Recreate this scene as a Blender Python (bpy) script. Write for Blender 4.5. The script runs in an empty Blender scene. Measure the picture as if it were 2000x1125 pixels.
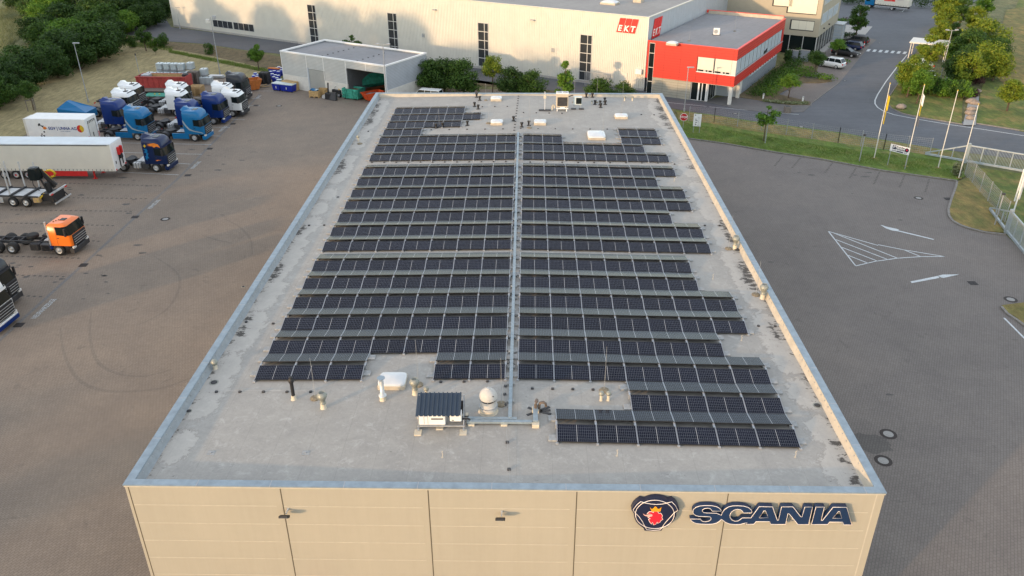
import bpy, math, random
import numpy as np
from mathutils import Vector, Matrix
R_ = math.radians
random.seed(7); rng = np.random.default_rng(11)
S = bpy.context.scene
COL = S.collection
# ------------------------------------------------------------------ camera, sky, sun, exposure
CP = Vector((0.37299, -33.23914, 30.80939))
CR_ = Vector((0.99982877, 0.01834137, -0.00245269)); CU_ = Vector((-0.00644536, 0.46942289, 0.88294994)); CF_ = Vector((-0.01734586, 0.88278295, -0.46946073))
cam_d = bpy.data.cameras.new('camera'); cam = bpy.data.objects.new('camera', cam_d); COL.objects.link(cam)
m = Matrix((CR_, CU_, -CF_)).transposed().to_4x4(); m.translation = CP; cam.matrix_world = m
FPX = 1587.4466
cam_d.sensor_width = 36; cam_d.lens = FPX / 2000 * 36; cam_d.clip_start = 0.5; cam_d.clip_end = 3000
S.camera = cam
SUN_EL = R_(9.0); SUN_AZ = R_(42)           # azimuth the light travels towards, from +x
sd = Vector((math.cos(SUN_AZ) * math.cos(SUN_EL), math.sin(SUN_AZ) * math.cos(SUN_EL), -math.sin(SUN_EL)))
sun_d = bpy.data.lights.new('sun', 'SUN'); sun_d.energy = 0.85; sun_d.angle = R_(1.2); sun_d.color = (1.0, 0.64, 0.34)
sun = bpy.data.objects.new('sun', sun_d); COL.objects.link(sun); sun.rotation_euler = sd.to_track_quat('-Z', 'Y').to_euler(); sun.location = (-80, -80, 60)
W = bpy.data.worlds.new('World'); S.world = W; W.use_nodes = True
nt = W.node_tree; bg = nt.nodes['Background']; sk = nt.nodes.new('ShaderNodeTexSky'); sk.sky_type = 'NISHITA'; sk.sun_disc = False
sk.sun_elevation = SUN_EL; sk.sun_rotation = math.atan2(-sd.x, -sd.y); sk.air_density = 1.0; sk.dust_density = 0.7; sk.ozone_density = 1.2; sk.altitude = 60
hz = nt.nodes.new('ShaderNodeMix'); hz.data_type = 'RGBA'; hz.inputs[0].default_value = 0.6; hz.inputs[7].default_value = (1.84, 1.72, 1.62, 1)   # thin high haze evens out the sky
nt.links.new(sk.outputs[0], hz.inputs[6]); nt.links.new(hz.outputs[2], bg.inputs[0]); bg.inputs[1].default_value = 0.15
S.view_settings.view_transform = 'Standard'; S.view_settings.look = 'None'; S.view_settings.gamma = 1.0; S.view_settings.exposure = 2.2
S.cycles.max_bounces = 6; S.cycles.diffuse_bounces = 3; S.cycles.glossy_bounces = 3; S.cycles.transparent_max_bounces = 6

# ------------------------------------------------------------------ placing
XC = -0.314; RZ = 8.0; RS = 0.0177
def roofz(x): return RZ - RS * abs(x - XC)
def ray(px, py): return CF_ + CR_ * ((px - 1000) / FPX) + CU_ * ((562.5 - py) / FPX)
def at(px, py, z=0.0):
    d = ray(px, py); return CP + d * ((z - CP.z) / d.z)
def atr(px, py, h=0.0):
    q = at(px, py, RZ)
    for _ in range(3): q = at(px, py, roofz(q.x) + h)
    return q
def onwall(px, py, O, th):
    """local (s, z) on a vertical wall through O running along angle th"""
    n = Vector((-math.sin(th), math.cos(th), 0)); d = ray(px, py); t = (Vector(O) - CP).dot(n) / d.dot(n); q = CP + d * t
    e = Vector((math.cos(th), math.sin(th), 0)); return (q - Vector(O)).dot(e), q.z
def up_to(bx, by, ty, z0=0.0):
    b = at(bx, by, z0); lo, hi = 0.0, 60.0
    for _ in range(40):
        mm = (lo + hi) / 2; d = Vector((b.x, b.y, z0 + mm)) - CP; y = 562.5 - FPX * d.dot(CU_) / d.dot(CF_)
        if y > ty: lo = mm
        else: hi = mm
    return lo

# ------------------------------------------------------------------ mesh builder
class MB:
    def __init__(s): s.v = []; s.f = []; s.m = []; s.sm = []; s.uv = None
    def add(s, vs, fs, mi=0, M=None, sm=False):
        b = len(s.v)
        if M is not None: vs = [tuple(M @ Vector(q)) for q in vs]
        s.v.extend([tuple(q) for q in vs]); s.f.extend([tuple(b + i for i in f) for f in fs]); s.m.extend([mi] * len(fs)); s.sm.extend([sm] * len(fs)); return s
    def box(s, x0, x1, y0, y1, z0, z1, mi=0, M=None):
        vs = [(x0, y0, z0), (x1, y0, z0), (x1, y1, z0), (x0, y1, z0), (x0, y0, z1), (x1, y0, z1), (x1, y1, z1), (x0, y1, z1)]
        return s.add(vs, [(0, 3, 2, 1), (4, 5, 6, 7), (0, 1, 5, 4), (1, 2, 6, 5), (2, 3, 7, 6), (3, 0, 4, 7)], mi, M)
    def bev(s, x0, x1, y0, y1, z0, z1, b=0.05, mi=0, M=None):
        """box with chamfered vertical edges and top edge"""
        def ring(z, i): return [(x0 + b + i, y0 + i, z), (x1 - b - i, y0 + i, z), (x1 - i, y0 + b + i, z), (x1 - i, y1 - b - i, z), (x1 - b - i, y1 - i, z), (x0 + b + i, y1 - i, z), (x0 + i, y1 - b - i, z), (x0 + i, y0 + b + i, z)]
        return s.loft([ring(z0, 0), ring(z1 - b * .6, 0), ring(z1, b * .6)], mi, M)
    def quad(s, a, b, c, d, mi=0, M=None): return s.add([a, b, c, d], [(0, 1, 2, 3)], mi, M)
    def prism(s, poly, z0, z1, mi=0, M=None, cap=True):
        n = len(poly); vs = [(p[0], p[1], z0) for p in poly] + [(p[0], p[1], z1) for p in poly]
        fs = [(i, (i + 1) % n, n + (i + 1) % n, n + i) for i in range(n)]
        if cap: fs += [tuple(range(n))[::-1], tuple(range(n, 2 * n))]
        return s.add(vs, fs, mi, M)
    def prismy(s, poly, y0, y1, mi=0, M=None):   # polygon in x,z extruded along y
        n = len(poly); vs = [(p[0], y0, p[1]) for p in poly] + [(p[0], y1, p[1]) for p in poly]
        return s.add(vs, [(i, (i + 1) % n, n + (i + 1) % n, n + i) for i in range(n)] + [tuple(range(n))[::-1], tuple(range(n, 2 * n))], mi, M)
    def loft(s, rings, mi=0, M=None, sm=False, cap=True):
        n = len(rings[0]); vs = [q for r in rings for q in r]; fs = []
        for k in range(len(rings) - 1):
            for i in range(n): fs.append((k * n + i, k * n + (i + 1) % n, (k + 1) * n + (i + 1) % n, (k + 1) * n + i))
        s.add(vs, fs, mi, M, sm)
        if cap:
            b = len(rings[0]); s.add(rings[0], [tuple(range(b))[::-1]], mi, M); s.add(rings[-1], [tuple(range(b))], mi, M)
        return s
    def cyl(s, c, r, h, n=16, r2=None, mi=0, M=None, sm=True, axis='z', cap=True):
        r2 = r if r2 is None else r2
        def P(a, rr, t):
            u, v = rr * math.cos(a), rr * math.sin(a)
            if axis == 'z': return (c[0] + u, c[1] + v, c[2] + t)
            if axis == 'y': return (c[0] + u, c[1] + t, c[2] + v)
            return (c[0] + t, c[1] + u, c[2] + v)
        A = [2 * math.pi * i / n for i in range(n)]
        return s.loft([[P(a, r, 0) for a in A], [P(a, r2, h) for a in A]], mi, M, sm, cap)
    def lathe(s, c, prof, n=20, mi=0, M=None, sm=True):
        A = [2 * math.pi * i / n for i in range(n)]
        return s.loft([[(c[0] + r * math.cos(a), c[1] + r * math.sin(a), c[2] + z) for a in A] for r, z in prof], mi, M, sm)
    def tube(s, pts, r, n=6, mi=0, M=None, closed=False, r2=None):
        pts = [Vector(p) for p in pts]; rings = []; N = len(pts)
        for i, p in enumerate(pts):
            a = pts[(i - 1) % N] if (i > 0 or closed) else p; b = pts[(i + 1) % N] if (i < N - 1 or closed) else p
            t = (b - a).normalized() if (b - a).length > 1e-9 else Vector((0, 0, 1))
            u = t.cross(Vector((0, 0, 1)) if abs(t.z) < .9 else Vector((0, 1, 0))).normalized(); w = t.cross(u)
            rr = r if r2 is None else r + (r2 - r) * i / max(1, N - 1)
            rings.append([tuple(p + u * (rr * math.cos(2 * math.pi * k / n)) + w * (rr * math.sin(2 * math.pi * k / n))) for k in range(n)])
        if closed: rings.append(rings[0])
        return s.loft(rings, mi, M, n > 5, not closed)
    def bar(s, a, b, w, h, mi=0, M=None):
        a = Vector(a); b = Vector(b); t = (b - a); L = t.length; t = t / L
        up = Vector((0, 0, 1)) if abs(t.z) < .95 else Vector((0, 1, 0)); u = t.cross(up).normalized(); w_ = u.cross(t)
        T = Matrix((t, u, w_)).transposed().to_4x4(); T.translation = a
        if M is not None: T = M @ T
        return s.box(0, L, -w / 2, w / 2, -h / 2, h / 2, mi, T)
    def mesh(s, name, mats):
        me = bpy.data.meshes.new(name); me.from_pydata(s.v, [], s.f)
        for k in mats: me.materials.append(k)
        me.polygons.foreach_set('material_index', s.m); me.polygons.foreach_set('use_smooth', s.sm)
        if s.uv: 
            l = me.uv_layers.new(name='UVMap'); l.data.foreach_set('uv', s.uv)
        me.update(); return me
    def obj(s, name, mats, parent=None, **k):
        mats = mats if isinstance(mats, (list, tuple)) else [mats]
        return link(name, s.mesh(name, mats), parent, **k)
def link(name, data, parent=None, loc=None, rot=None, label=None, cat=None, group=None, kind=None):
    o = bpy.data.objects.new(name, data); COL.objects.link(o)
    if parent is not None: o.parent = parent
    if loc is not None: o.location = loc
    if rot is not None: o.rotation_euler = rot
    if label: o['label'] = label
    if cat: o['category'] = cat
    if group: o['group'] = group
    if kind: o['kind'] = kind
    return o
def thing(name, label, cat, loc=(0, 0, 0), rz=0.0, group=None): return link(name, None, None, loc, (0, 0, rz), label, cat, group)
def dup(o, loc=None, rz=None, label=None, group=None, scale=None, parent=None):
    c = o.copy(); COL.objects.link(c)
    if parent is not None: c.parent = parent
    if loc is not None: c.location = loc
    if rz is not None: c.rotation_euler = (0, 0, rz)
    if scale is not None: c.scale = scale
    if label: c['label'] = label
    if group: c['group'] = group
    for ch in list(o.children): dup(ch, parent=c)
    return c
def struct(name, mb, mats): return mb.obj(name, mats, kind='structure')

# ------------------------------------------------------------------ materials
def newmat(name):
    mt = bpy.data.materials.new(name); mt.use_nodes = True; n = mt.node_tree
    return mt, n, n.nodes['Principled BSDF']
def lk(n, a, b): n.links.new(a, b)
def noise(n, scale, detail=4, rough=.55, vec=None, dist=0.0):
    t = n.nodes.new('ShaderNodeTexNoise'); t.inputs['Scale'].default_value = scale; t.inputs['Detail'].default_value = detail; t.inputs['Roughness'].default_value = rough; t.inputs['Distortion'].default_value = dist
    if vec is not None: lk(n, vec, t.inputs['Vector'])
    return t.outputs['Fac']
def ramp(n, fac, stops):
    r = n.nodes.new('ShaderNodeValToRGB'); e = r.color_ramp.elements
    while len(e) < len(stops): e.new(0.5)
    for k, (p, c) in enumerate(stops): e[k].position = p; e[k].color = tuple(c) + (1,) if len(c) == 3 else c
    lk(n, fac, r.inputs[0]); return r.outputs[0]
def mixc(n, fac, a, b, mode='MIX'):
    x = n.nodes.new('ShaderNodeMix'); x.data_type = 'RGBA'; x.blend_type = mode
    for i, v in ((0, fac), (6, a), (7, b)):
        if hasattr(v, 'links') or hasattr(v, 'is_linked'): lk(n, v, x.inputs[i])
        else: x.inputs[i].default_value = v if i == 0 else (tuple(v) + (1,) if len(v) == 3 else v)
    return x.outputs[2]
def mth(n, op, a, b=None, c=None):
    x = n.nodes.new('ShaderNodeMath'); x.operation = op
    for i, v in enumerate((a, b, c)):
        if v is None: continue
        if hasattr(v, 'is_linked'): lk(n, v, x.inputs[i])
        else: x.inputs[i].default_value = v
    return x.outputs[0]
def coord(n, kind='Object', scale=None, rot=None):
    t = n.nodes.new('ShaderNodeTexCoord'); o = t.outputs[kind]
    if scale or rot:
        mp = n.nodes.new('ShaderNodeMapping'); lk(n, o, mp.inputs[0])
        if scale: mp.inputs['Scale'].default_value = scale
        if rot: mp.inputs['Rotation'].default_value = rot
        o = mp.outputs[0]
    return o
def bump(n, b, h, strength=.3, dist=.02):
    x = n.nodes.new('ShaderNodeBump'); x.inputs['Strength'].default_value = strength; x.inputs['Distance'].default_value = dist; lk(n, h, x.inputs['Height']); lk(n, x.outputs[0], b.inputs['Normal'])
def mat(name, c, rough=.6, metal=0.0, var=.12, scale=3.0, coat=0.0, bmp=0.0, ior=1.45):
    mt, n, b = newmat(name); v = coord(n)
    f = noise(n, scale, 5, .6, v)
    lo = tuple(max(0, x * (1 - var)) for x in c); hi = tuple(min(1, x * (1 + var)) for x in c)
    lk(n, ramp(n, f, [(.3, lo), (.7, hi)]), b.inputs['Base Color'])
    b.inputs['Roughness'].default_value = rough; b.inputs['Metallic'].default_value = metal; b.inputs['Coat Weight'].default_value = coat; b.inputs['IOR'].default_value = ior
    if bmp: bump(n, b, noise(n, scale * 6, 3, .6, v), bmp, .01)
    return mt
def sep(n, v):
    x = n.nodes.new('ShaderNodeSeparateXYZ'); lk(n, v, x.inputs[0]); return x.outputs
M = {}
M['black'] = mat('black plastic', (.02, .02, .022), .55)
M['dark'] = mat('dark chassis', (.035, .036, .04), .6, var=.3)
M['tyre'] = mat('tyre rubber', (.022, .022, .022), .8)
M['rim'] = mat('wheel rim', (.42, .43, .44), .4, .3, .2)
M['chrome'] = mat('bright metal', (.6, .61, .62), .3, .7)
M['alu'] = mat('aluminium', (.55, .57, .58), .45, .45, .15)
M['galv'] = mat('galvanised steel', (.36, .38, .40), .5, .35, .15, 6)
M['glass'] = mat('dark glass', (.010, .015, .016), .10, 0, .1, 1, ior=1.28)
M['lamp_glass'] = mat('lamp glass', (.6, .6, .58), .15)
M['white'] = mat('white paint', (.74, .75, .75), .4, 0, .06, 1.5)
M['offwhite'] = mat('off white panel', (.62, .61, .57), .5, 0, .08, 2)
M['concrete'] = mat('concrete', (.36, .35, .33), .85, 0, .2, 5, bmp=.2)
M['paving_slab'] = mat('concrete slab', (.30, .31, .31), .85, 0, .2, 9)
M['red'] = mat('red', (.55, .02, .02), .5)
M['ltblue'] = mat('light blue truck paint', (.006, .135, .32), .32, 0, .05, 1, coat=.12, ior=1.32)
M['dkblue'] = mat('dark blue truck paint', (.004, .026, .145), .32, 0, .05, 1, coat=.12, ior=1.32)
M['navy'] = mat('navy truck paint', (.003, .014, .062), .32, 0, .05, 1, coat=.12, ior=1.32)
M['trwhite'] = mat('white truck paint', (.72, .74, .74), .25, 0, .03, 1, coat=.6)
M['trgrey'] = mat('charcoal truck paint', (.028, .032, .04), .32, 0, .05, 1, coat=.12, ior=1.32)
M['trorange'] = mat('orange truck paint', (.78, .17, .012), .28, 0, .05, 1, coat=.5)
M['silver'] = mat('silver stripe', (.30, .36, .38), .4)
M['tarp'] = mat('curtain tarpaulin', (.60, .58, .51), .6, 0, .05, .7)
M['tarproof'] = mat('trailer roof tarpaulin', (.58, .64, .68), .5, 0, .08, .8)
M['yellow'] = mat('yellow', (.62, .42, .02), .5)
M['orange'] = mat('orange', (.70, .20, .02), .5)
M['teal'] = mat('green container paint', (.035, .27, .20), .6, 0, .35, 2.5)
M['rust'] = mat('rust', (.16, .055, .02), .85, 0, .5, 5)
M['binblue'] = mat('blue bin', (.010, .025, .30), .45)
M['wood'] = mat('wood', (.46, .31, .14), .75, 0, .25, 6)
M['woodgrey'] = mat('grey wood', (.17, .15, .13), .85, 0, .35, 8)
M['cloth'] = mat('cloth', (.5, .5, .5), .8)
M['bark'] = mat('bark', (.09, .065, .045), .9, 0, .4, 12, bmp=.4)
M['rock'] = mat('boulder stone', (.28, .23, .19), .9, 0, .3, 3, bmp=.5)
M['membrane_up'] = mat('roof upstand membrane', (.46, .41, .33), .75, 0, .12, 1.5)
M['cap'] = mat('zinc coping', (.235, .30, .355), .5, .2, .16, 2.5)
M['kerb'] = mat('weathered kerb stone', (.20, .19, .175), .9, 0, .3, 4)
M['text'] = mat('blue lettering', (.02, .05, .22), .5)
M['roadpaint'] = mat('road paint', (.50, .54, .56), .7, 0, .18, 4)
M['roadpaint_worn'] = mat('worn road paint', (.36, .39, .40), .8, 0, .35, 9)
M['ibc'] = mat('tote plastic', (.52, .60, .62), .35, 0, .1, 4)
M['purple'] = mat('purple sheet', (.1, .02, .05), .6)

def paving(name, base, tint, rotz, dark_scale=.05, joint=.66):
    mt, n, b = newmat(name); v = coord(n, 'Object'); vr = coord(n, 'Object', rot=(0, 0, rotz))
    big = noise(n, dark_scale, 5, .6, v); mid = noise(n, .45, 6, .7, v); fine = noise(n, 5, 4, .7, v)
    col = ramp(n, big, [(.35, tuple(x * .90 for x in base)), (.5, base), (.65, tint)])
    col = mixc(n, .75, col, ramp(n, mid, [(.3, (.84, .84, .85)), (.7, (1.1, 1.1, 1.08))]), 'MULTIPLY')
    col = mixc(n, .6, col, ramp(n, fine, [(.25, (.78, .78, .78)), (.75, (1.15, 1.15, 1.14))]), 'MULTIPLY')
    br = n.nodes.new('ShaderNodeTexBrick'); lk(n, vr, br.inputs['Vector']); br.inputs['Scale'].default_value = 1.0
    br.inputs['Brick Width'].default_value = .24; br.inputs['Row Height'].default_value = .155; br.inputs['Mortar Size'].default_value = .017; br.inputs['Mortar Smooth'].default_value = .3
    br.inputs['Color1'].default_value = (1, 1, 1, 1); br.inputs['Color2'].default_value = (.90, .89, .88, 1); br.inputs['Mortar'].default_value = (joint, joint, joint, 1)
    col = mixc(n, 1.0, col, br.outputs['Color'], 'MULTIPLY')
    # stains
    st = noise(n, .9, 2, .5, v, 1.2); col = mixc(n, ramp(n, st, [(.66, (0, 0, 0)), (.74, (.30, .30, .30))]), col, (.07, .065, .06))
    lk(n, col, b.inputs['Base Color']); b.inputs['Roughness'].default_value = .85
    bump(n, b, br.outputs['Fac'], -.25, .01); return mt
M['pavers'] = paving('yard pavers', (.232, .192, .155), (.262, .212, .166), R_(-58))
M['pavers2'] = paving('side yard pavers', (.182, .164, .152), (.200, .178, .162), R_(-63))
def asphalt(name, c):
    mt, n, b = newmat(name); v = coord(n)
    col = ramp(n, noise(n, .08, 5, .6, v), [(.3, tuple(x * .85 for x in c)), (.7, tuple(x * 1.15 for x in c))])
    col = mixc(n, .8, col, ramp(n, noise(n, 1.2, 6, .75, v), [(.3, (.86, .86, .86)), (.7, (1.12, 1.12, 1.12))]), 'MULTIPLY')
    col = mixc(n, .7, col, ramp(n, noise(n, 9, 3, .7, v), [(.3, (.8, .8, .8)), (.7, (1.2, 1.2, 1.2))]), 'MULTIPLY')
    vs = coord(n, 'Object', scale=(.25, 1.3, 1), rot=(0, 0, R_(28)))
    col = mixc(n, .5, col, ramp(n, noise(n, .8, 4, .6, vs), [(.35, (.85, .85, .86)), (.65, (1.1, 1.1, 1.1))]), 'MULTIPLY')
    lk(n, col, b.inputs['Base Color']); b.inputs['Roughness'].default_value = .8; bump(n, b, noise(n, 30, 2, .6, v), .3, .01); return mt
M['asphalt'] = asphalt('asphalt', (.090, .098, .112)); M['asphalt_l'] = asphalt('light asphalt', (.115, .112, .110))
def grass(name, a, b_, c, sc=.25):
    mt, n, b = newmat(name); v = coord(n); vs = coord(n, 'Object', scale=(1, .28, 1), rot=(0, 0, R_(-24)))
    col = ramp(n, noise(n, sc, 6, .65, v), [(.3, a), (.5, b_), (.7, c)])
    col = mixc(n, .9, col, ramp(n, noise(n, 1.6, 6, .75, vs), [(.3, (.55, .55, .53)), (.7, (1.4, 1.38, 1.3))]), 'MULTIPLY')
    col = mixc(n, .8, col, ramp(n, noise(n, 11, 4, .8, v), [(.3, (.62, .64, .6)), (.7, (1.3, 1.3, 1.25))]), 'MULTIPLY')
    lk(n, col, b.inputs['Base Color']); b.inputs['Roughness'].default_value = .95; bump(n, b, noise(n, 7, 5, .8, v), 1.0, .12); return mt
M['hay'] = grass('mown dry grass', (.25, .21, .115), (.30, .255, .14), (.36, .305, .17))
M['meadow'] = grass('meadow', (.10, .12, .05), (.15, .155, .07), (.20, .18, .09))
M['lawn'] = grass('lawn', (.065, .115, .02), (.12, .155, .032), (.28, .20, .075), .35)
M['green'] = grass('green strip', (.08, .15, .018), (.115, .18, .026), (.20, .20, .055), .5)
M['drylawn'] = grass('dry lawn', (.12, .14, .035), (.20, .17, .055), (.32, .22, .08), .5)
M['reed'] = grass('rough verge', (.10, .085, .05), (.14, .11, .065), (.17, .14, .08), .8)
def leafmat(name, c1, c2, c3):
    mt, n, b = newmat(name); g = n.nodes.new('ShaderNodeNewGeometry')
    col = ramp(n, g.outputs['Random Per Island'], [(0, c1), (.5, c2), (1, c3)])
    oi = n.nodes.new('ShaderNodeObjectInfo'); col = mixc(n, .35, col, ramp(n, oi.outputs['Random'], [(0, (.75, .8, .7)), (1, (1.25, 1.2, 1.1))]), 'MULTIPLY')
    lk(n, col, b.inputs['Base Color']); b.inputs['Roughness'].default_value = .6; b.inputs['Specular IOR Level'].default_value = .25
    tr = n.nodes.new('ShaderNodeBsdfTranslucent'); lk(n, col, tr.inputs[0]); mx = n.nodes.new('ShaderNodeMixShader'); mx.inputs[0].default_value = .3
    lk(n, b.outputs[0], mx.inputs[1]); lk(n, tr.outputs[0], mx.inputs[2]); lk(n, mx.outputs[0], n.nodes['Material Output'].inputs[0]); return mt
M['leaf'] = leafmat('green foliage', (.026, .07, .012), (.05, .11, .018), (.09, .165, .028))
M['leafd'] = leafmat('dark foliage', (.018, .05, .011), (.034, .078, .015), (.06, .115, .022))
M['leafy'] = leafmat('yellow green foliage', (.09, .16, .014), (.16, .23, .02), (.27, .30, .035))
M['upstand_shade'] = mat('folded grey upstand toned for shade', (.25, .275, .295), .6, .1, .12, 3)  # left upstand: folded grey, with its shaded side's tone put into the colour
M['leafl'] = leafmat('bright foliage', (.06, .15, .015), (.10, .21, .022), (.16, .27, .035))
M['blade'] = leafmat('grass blades', (.08, .15, .02), (.12, .20, .03), (.20, .24, .07))
M['leafp'] = leafmat('purple foliage', (.05, .02, .03), (.08, .035, .045), (.10, .06, .05))
M['flower'] = leafmat('pale weeds', (.10, .14, .05), (.20, .23, .12), (.30, .32, .22))
def stripes(name, c, period, axis, depth=.55, rough=.5, metal=0.0, var=.08):
    """sheet cladding: fine ribs across one axis, as a surface pattern"""
    mt, n, b = newmat(name); v = coord(n); x = sep(n, v)[axis]; t = mth(n, 'FRACT', mth(n, 'DIVIDE', x, period))
    f = ramp(n, t, [(0, (1, 1, 1)), (.5, (1, 1, 1)), (.62, (depth,) * 3), (.85, (depth,) * 3), (1, (1, 1, 1))])
    col = mixc(n, 1.0, ramp(n, noise(n, .8, 5, .6, v), [(.3, tuple(k * (1 - var) for k in c)), (.7, tuple(k * (1 + var) for k in c))]), f, 'MULTIPLY')
    lk(n, col, b.inputs['Base Color']); b.inputs['Roughness'].default_value = rough; b.inputs['Metallic'].default_value = metal; bump(n, b, t, .5, .03); return mt
# ------------------------------------------------------------------ main building (the hall under the camera)
BX0, BX1, BY0, BY1 = -16.05, 14.91, -7.95, 54.4; PT = 8.144
def roofmat():
    mt, n, b = newmat('roof membrane'); v = coord(n)
    a = n.nodes.new('ShaderNodeAttribute'); a.attribute_name = 'dirt'; s = sep(n, a.outputs['Color'])
    big = noise(n, .10, 5, .6, v); mid = noise(n, .9, 8, .78, v, .4); fine = noise(n, 7, 5, .75, v)
    col = ramp(n, big, [(.32, (.285, .278, .260)), (.5, (.315, .306, .284)), (.68, (.345, .335, .31))])
    col = mixc(n, .9, col, ramp(n, mid, [(.3, (.86, .86, .87)), (.52, (1, 1, 1)), (.72, (1.14, 1.14, 1.14))]), 'MULTIPLY')
    col = mixc(n, .7, col, ramp(n, fine, [(.25, (.85, .85, .85)), (.75, (1.13, 1.13, 1.12))]), 'MULTIPLY')
    sc = noise(n, 1.7, 9, .8, v, .6); col = mixc(n, ramp(n, sc, [(.54, (0, 0, 0)), (.70, (.55, .55, .55))]), col, (.52, .515, .49))
    xyz = sep(n, v); t = mth(n, 'FRACT', mth(n, 'DIVIDE', xyz[0], 1.52)); seam = ramp(n, t, [(0, (.80, .80, .80)), (.012, (.84, .84, .84)), (.026, (1, 1, 1)), (1, (1, 1, 1))])
    col = mixc(n, .6, col, seam, 'MULTIPLY')
    # silt halo then dirt
    nn = noise(n, 1.9, 9, .75, v, .8); halo = mth(n, 'ADD', s[1], mth(n, 'MULTIPLY', mth(n, 'SUBTRACT', nn, .5), 1.1))
    col = mixc(n, ramp(n, halo, [(.35, (0, 0, 0)), (.50, (.5, .5, .5)), (.8, (.3, .3, .3))]), col, (.50, .475, .43))
    col = mixc(n, ramp(n, halo, [(.36, (0, 0, 0)), (.40, (.42, .42, .42)), (.44, (0, 0, 0))]), col, (.14, .12, .10))
    vd = coord(n, 'Object', scale=(1, 2.0, 1)); nd = noise(n, 1.9, 9, .78, vd, .5)
    dk = mth(n, 'ADD', s[0], mth(n, 'MULTIPLY', mth(n, 'SUBTRACT', nd, .5), 3.6))
    col = mixc(n, ramp(n, dk, [(.52, (0, 0, 0)), (.66, (.9, .9, .9))]), col, (.030, .026, .022))
    lk(n, col, b.inputs['Base Color']); b.inputs['Roughness'].default_value = .72; bump(n, b, fine, .25, .01); return mt
M['roof'] = roofmat()
def wallpanel():
    mt, n, b = newmat('beige sandwich panel'); v = coord(n)
    col = ramp(n, noise(n, .25, 4, .5, v), [(.3, (.372, .350, .290)), (.7, (.395, .370, .305))])
    col = mixc(n, .5, col, ramp(n, noise(n, 2.5, 6, .7, v), [(.3, (.96, .96, .96)), (.7, (1.03, 1.03, 1.03))]), 'MULTIPLY')
    vs = coord(n, 'Object', scale=(3, 3, .15)); col = mixc(n, .5, col, ramp(n, noise(n, 1.2, 5, .7, vs), [(.3, (.92, .912, .89)), (.7, (1.02, 1.02, 1.02))]), 'MULTIPLY')
    lk(n, col, b.inputs['Base Color']); b.inputs['Roughness'].default_value = .48; return mt
M['beige'] = wallpanel(); M['beige_lip'] = mat('panel joint', (.47, .44, .37), .5); M['seam'] = mat('seam', (.10, .085, .06), .8)
hall = thing('industrial_hall', 'beige panelled hall with the long flat solar roof in the foreground', 'building', (0, 0, 0))
mb = MB(); T = .30
mb.box(BX0 + .03, BX1 - .03, BY0, BY0 + .2, 0, PT - .06); mb.box(BX0 + .03, BX1 - .03, BY1 - .2, BY1, 0, PT - .06)
mb.box(BX0 + .03, BX0 + .23, BY0 + .2, BY1 - .2, 0, PT - .06); mb.box(BX1 - .23, BX1 - .03, BY0 + .2, BY1 - .2, 0, PT - .06)
mb.obj('wall', M['beige'], hall)
mb = MB()
for z in [PT - 1.1 - i * 1.0 for i in range(7)]:
    for (a, b2) in zip([-15.85, -9.6, -3.54, 2.52, 8.64], [-9.9, -3.84, 2.22, 8.34, 14.4]):
        mb.box(a, b2, BY0 - .006, BY0 + .02, z, z + .028)
mb.obj('panel_joint', M['beige_lip'], hall)
for sx in (-15.88, -9.62, -3.57, 2.49, 8.61):
    MB().box(sx - .022, sx + .022, BY0 - .004, BY0 + .02, 0, PT - .14).obj('seam', M['seam'], hall)
    if sx > -15: MB().box(sx - .24, sx - .024, BY0 - .008, BY0 + .02, 0, PT - .14).obj('cover_strip', M['beige'], hall)
MB().box(14.55, 14.60, BY0 - .004, BY0 + .02, 0, PT - .14).obj('seam', M['beige_lip'], hall)
MB().box(BX0, BX1, BY0 - .02, BY0, PT - .12, PT - .055).obj('trim', M['beige_lip'], hall)
# coping as four bevelled zinc caps
mb = MB(); c = .34
def cap(poly): mb.prism(poly, PT - .05, PT)
o_, i_ = .03, c
P_ = [(BX0 - o_, BY0 - o_), (BX1 + o_, BY0 - o_), (BX1 + o_, BY1 + o_), (BX0 - o_, BY1 + o_)]
Q_ = [(BX0 + i_, BY0 + i_), (BX1 - i_, BY0 + i_), (BX1 - i_, BY1 - i_), (BX0 + i_, BY1 - i_)]
for k in range(4): cap([P_[k], P_[(k + 1) % 4], Q_[(k + 1) % 4], Q_[k]])
mb.obj('coping', M['cap'], hall)
ja = MB().box(0, c + .038, -.015, .015, PT - .052, PT + .004).mesh('coping_joint', [M['galv']]); jb = MB().box(-.015, .015, 0, c + .038, PT - .052, PT + .004).mesh('coping_joint', [M['galv']])
for y in np.arange(BY0 + 3, BY1, 3.02):
    for x0 in (BX0 - .034, BX1 - c - .004): link('coping_joint', ja, hall, (x0, y, 0))
for x in np.arange(BX0 + 3, BX1, 3.02):
    for y0 in (BY0 - .034, BY1 - c - .004): link('coping_joint', jb, hall, (x, y0, 0))
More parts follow.
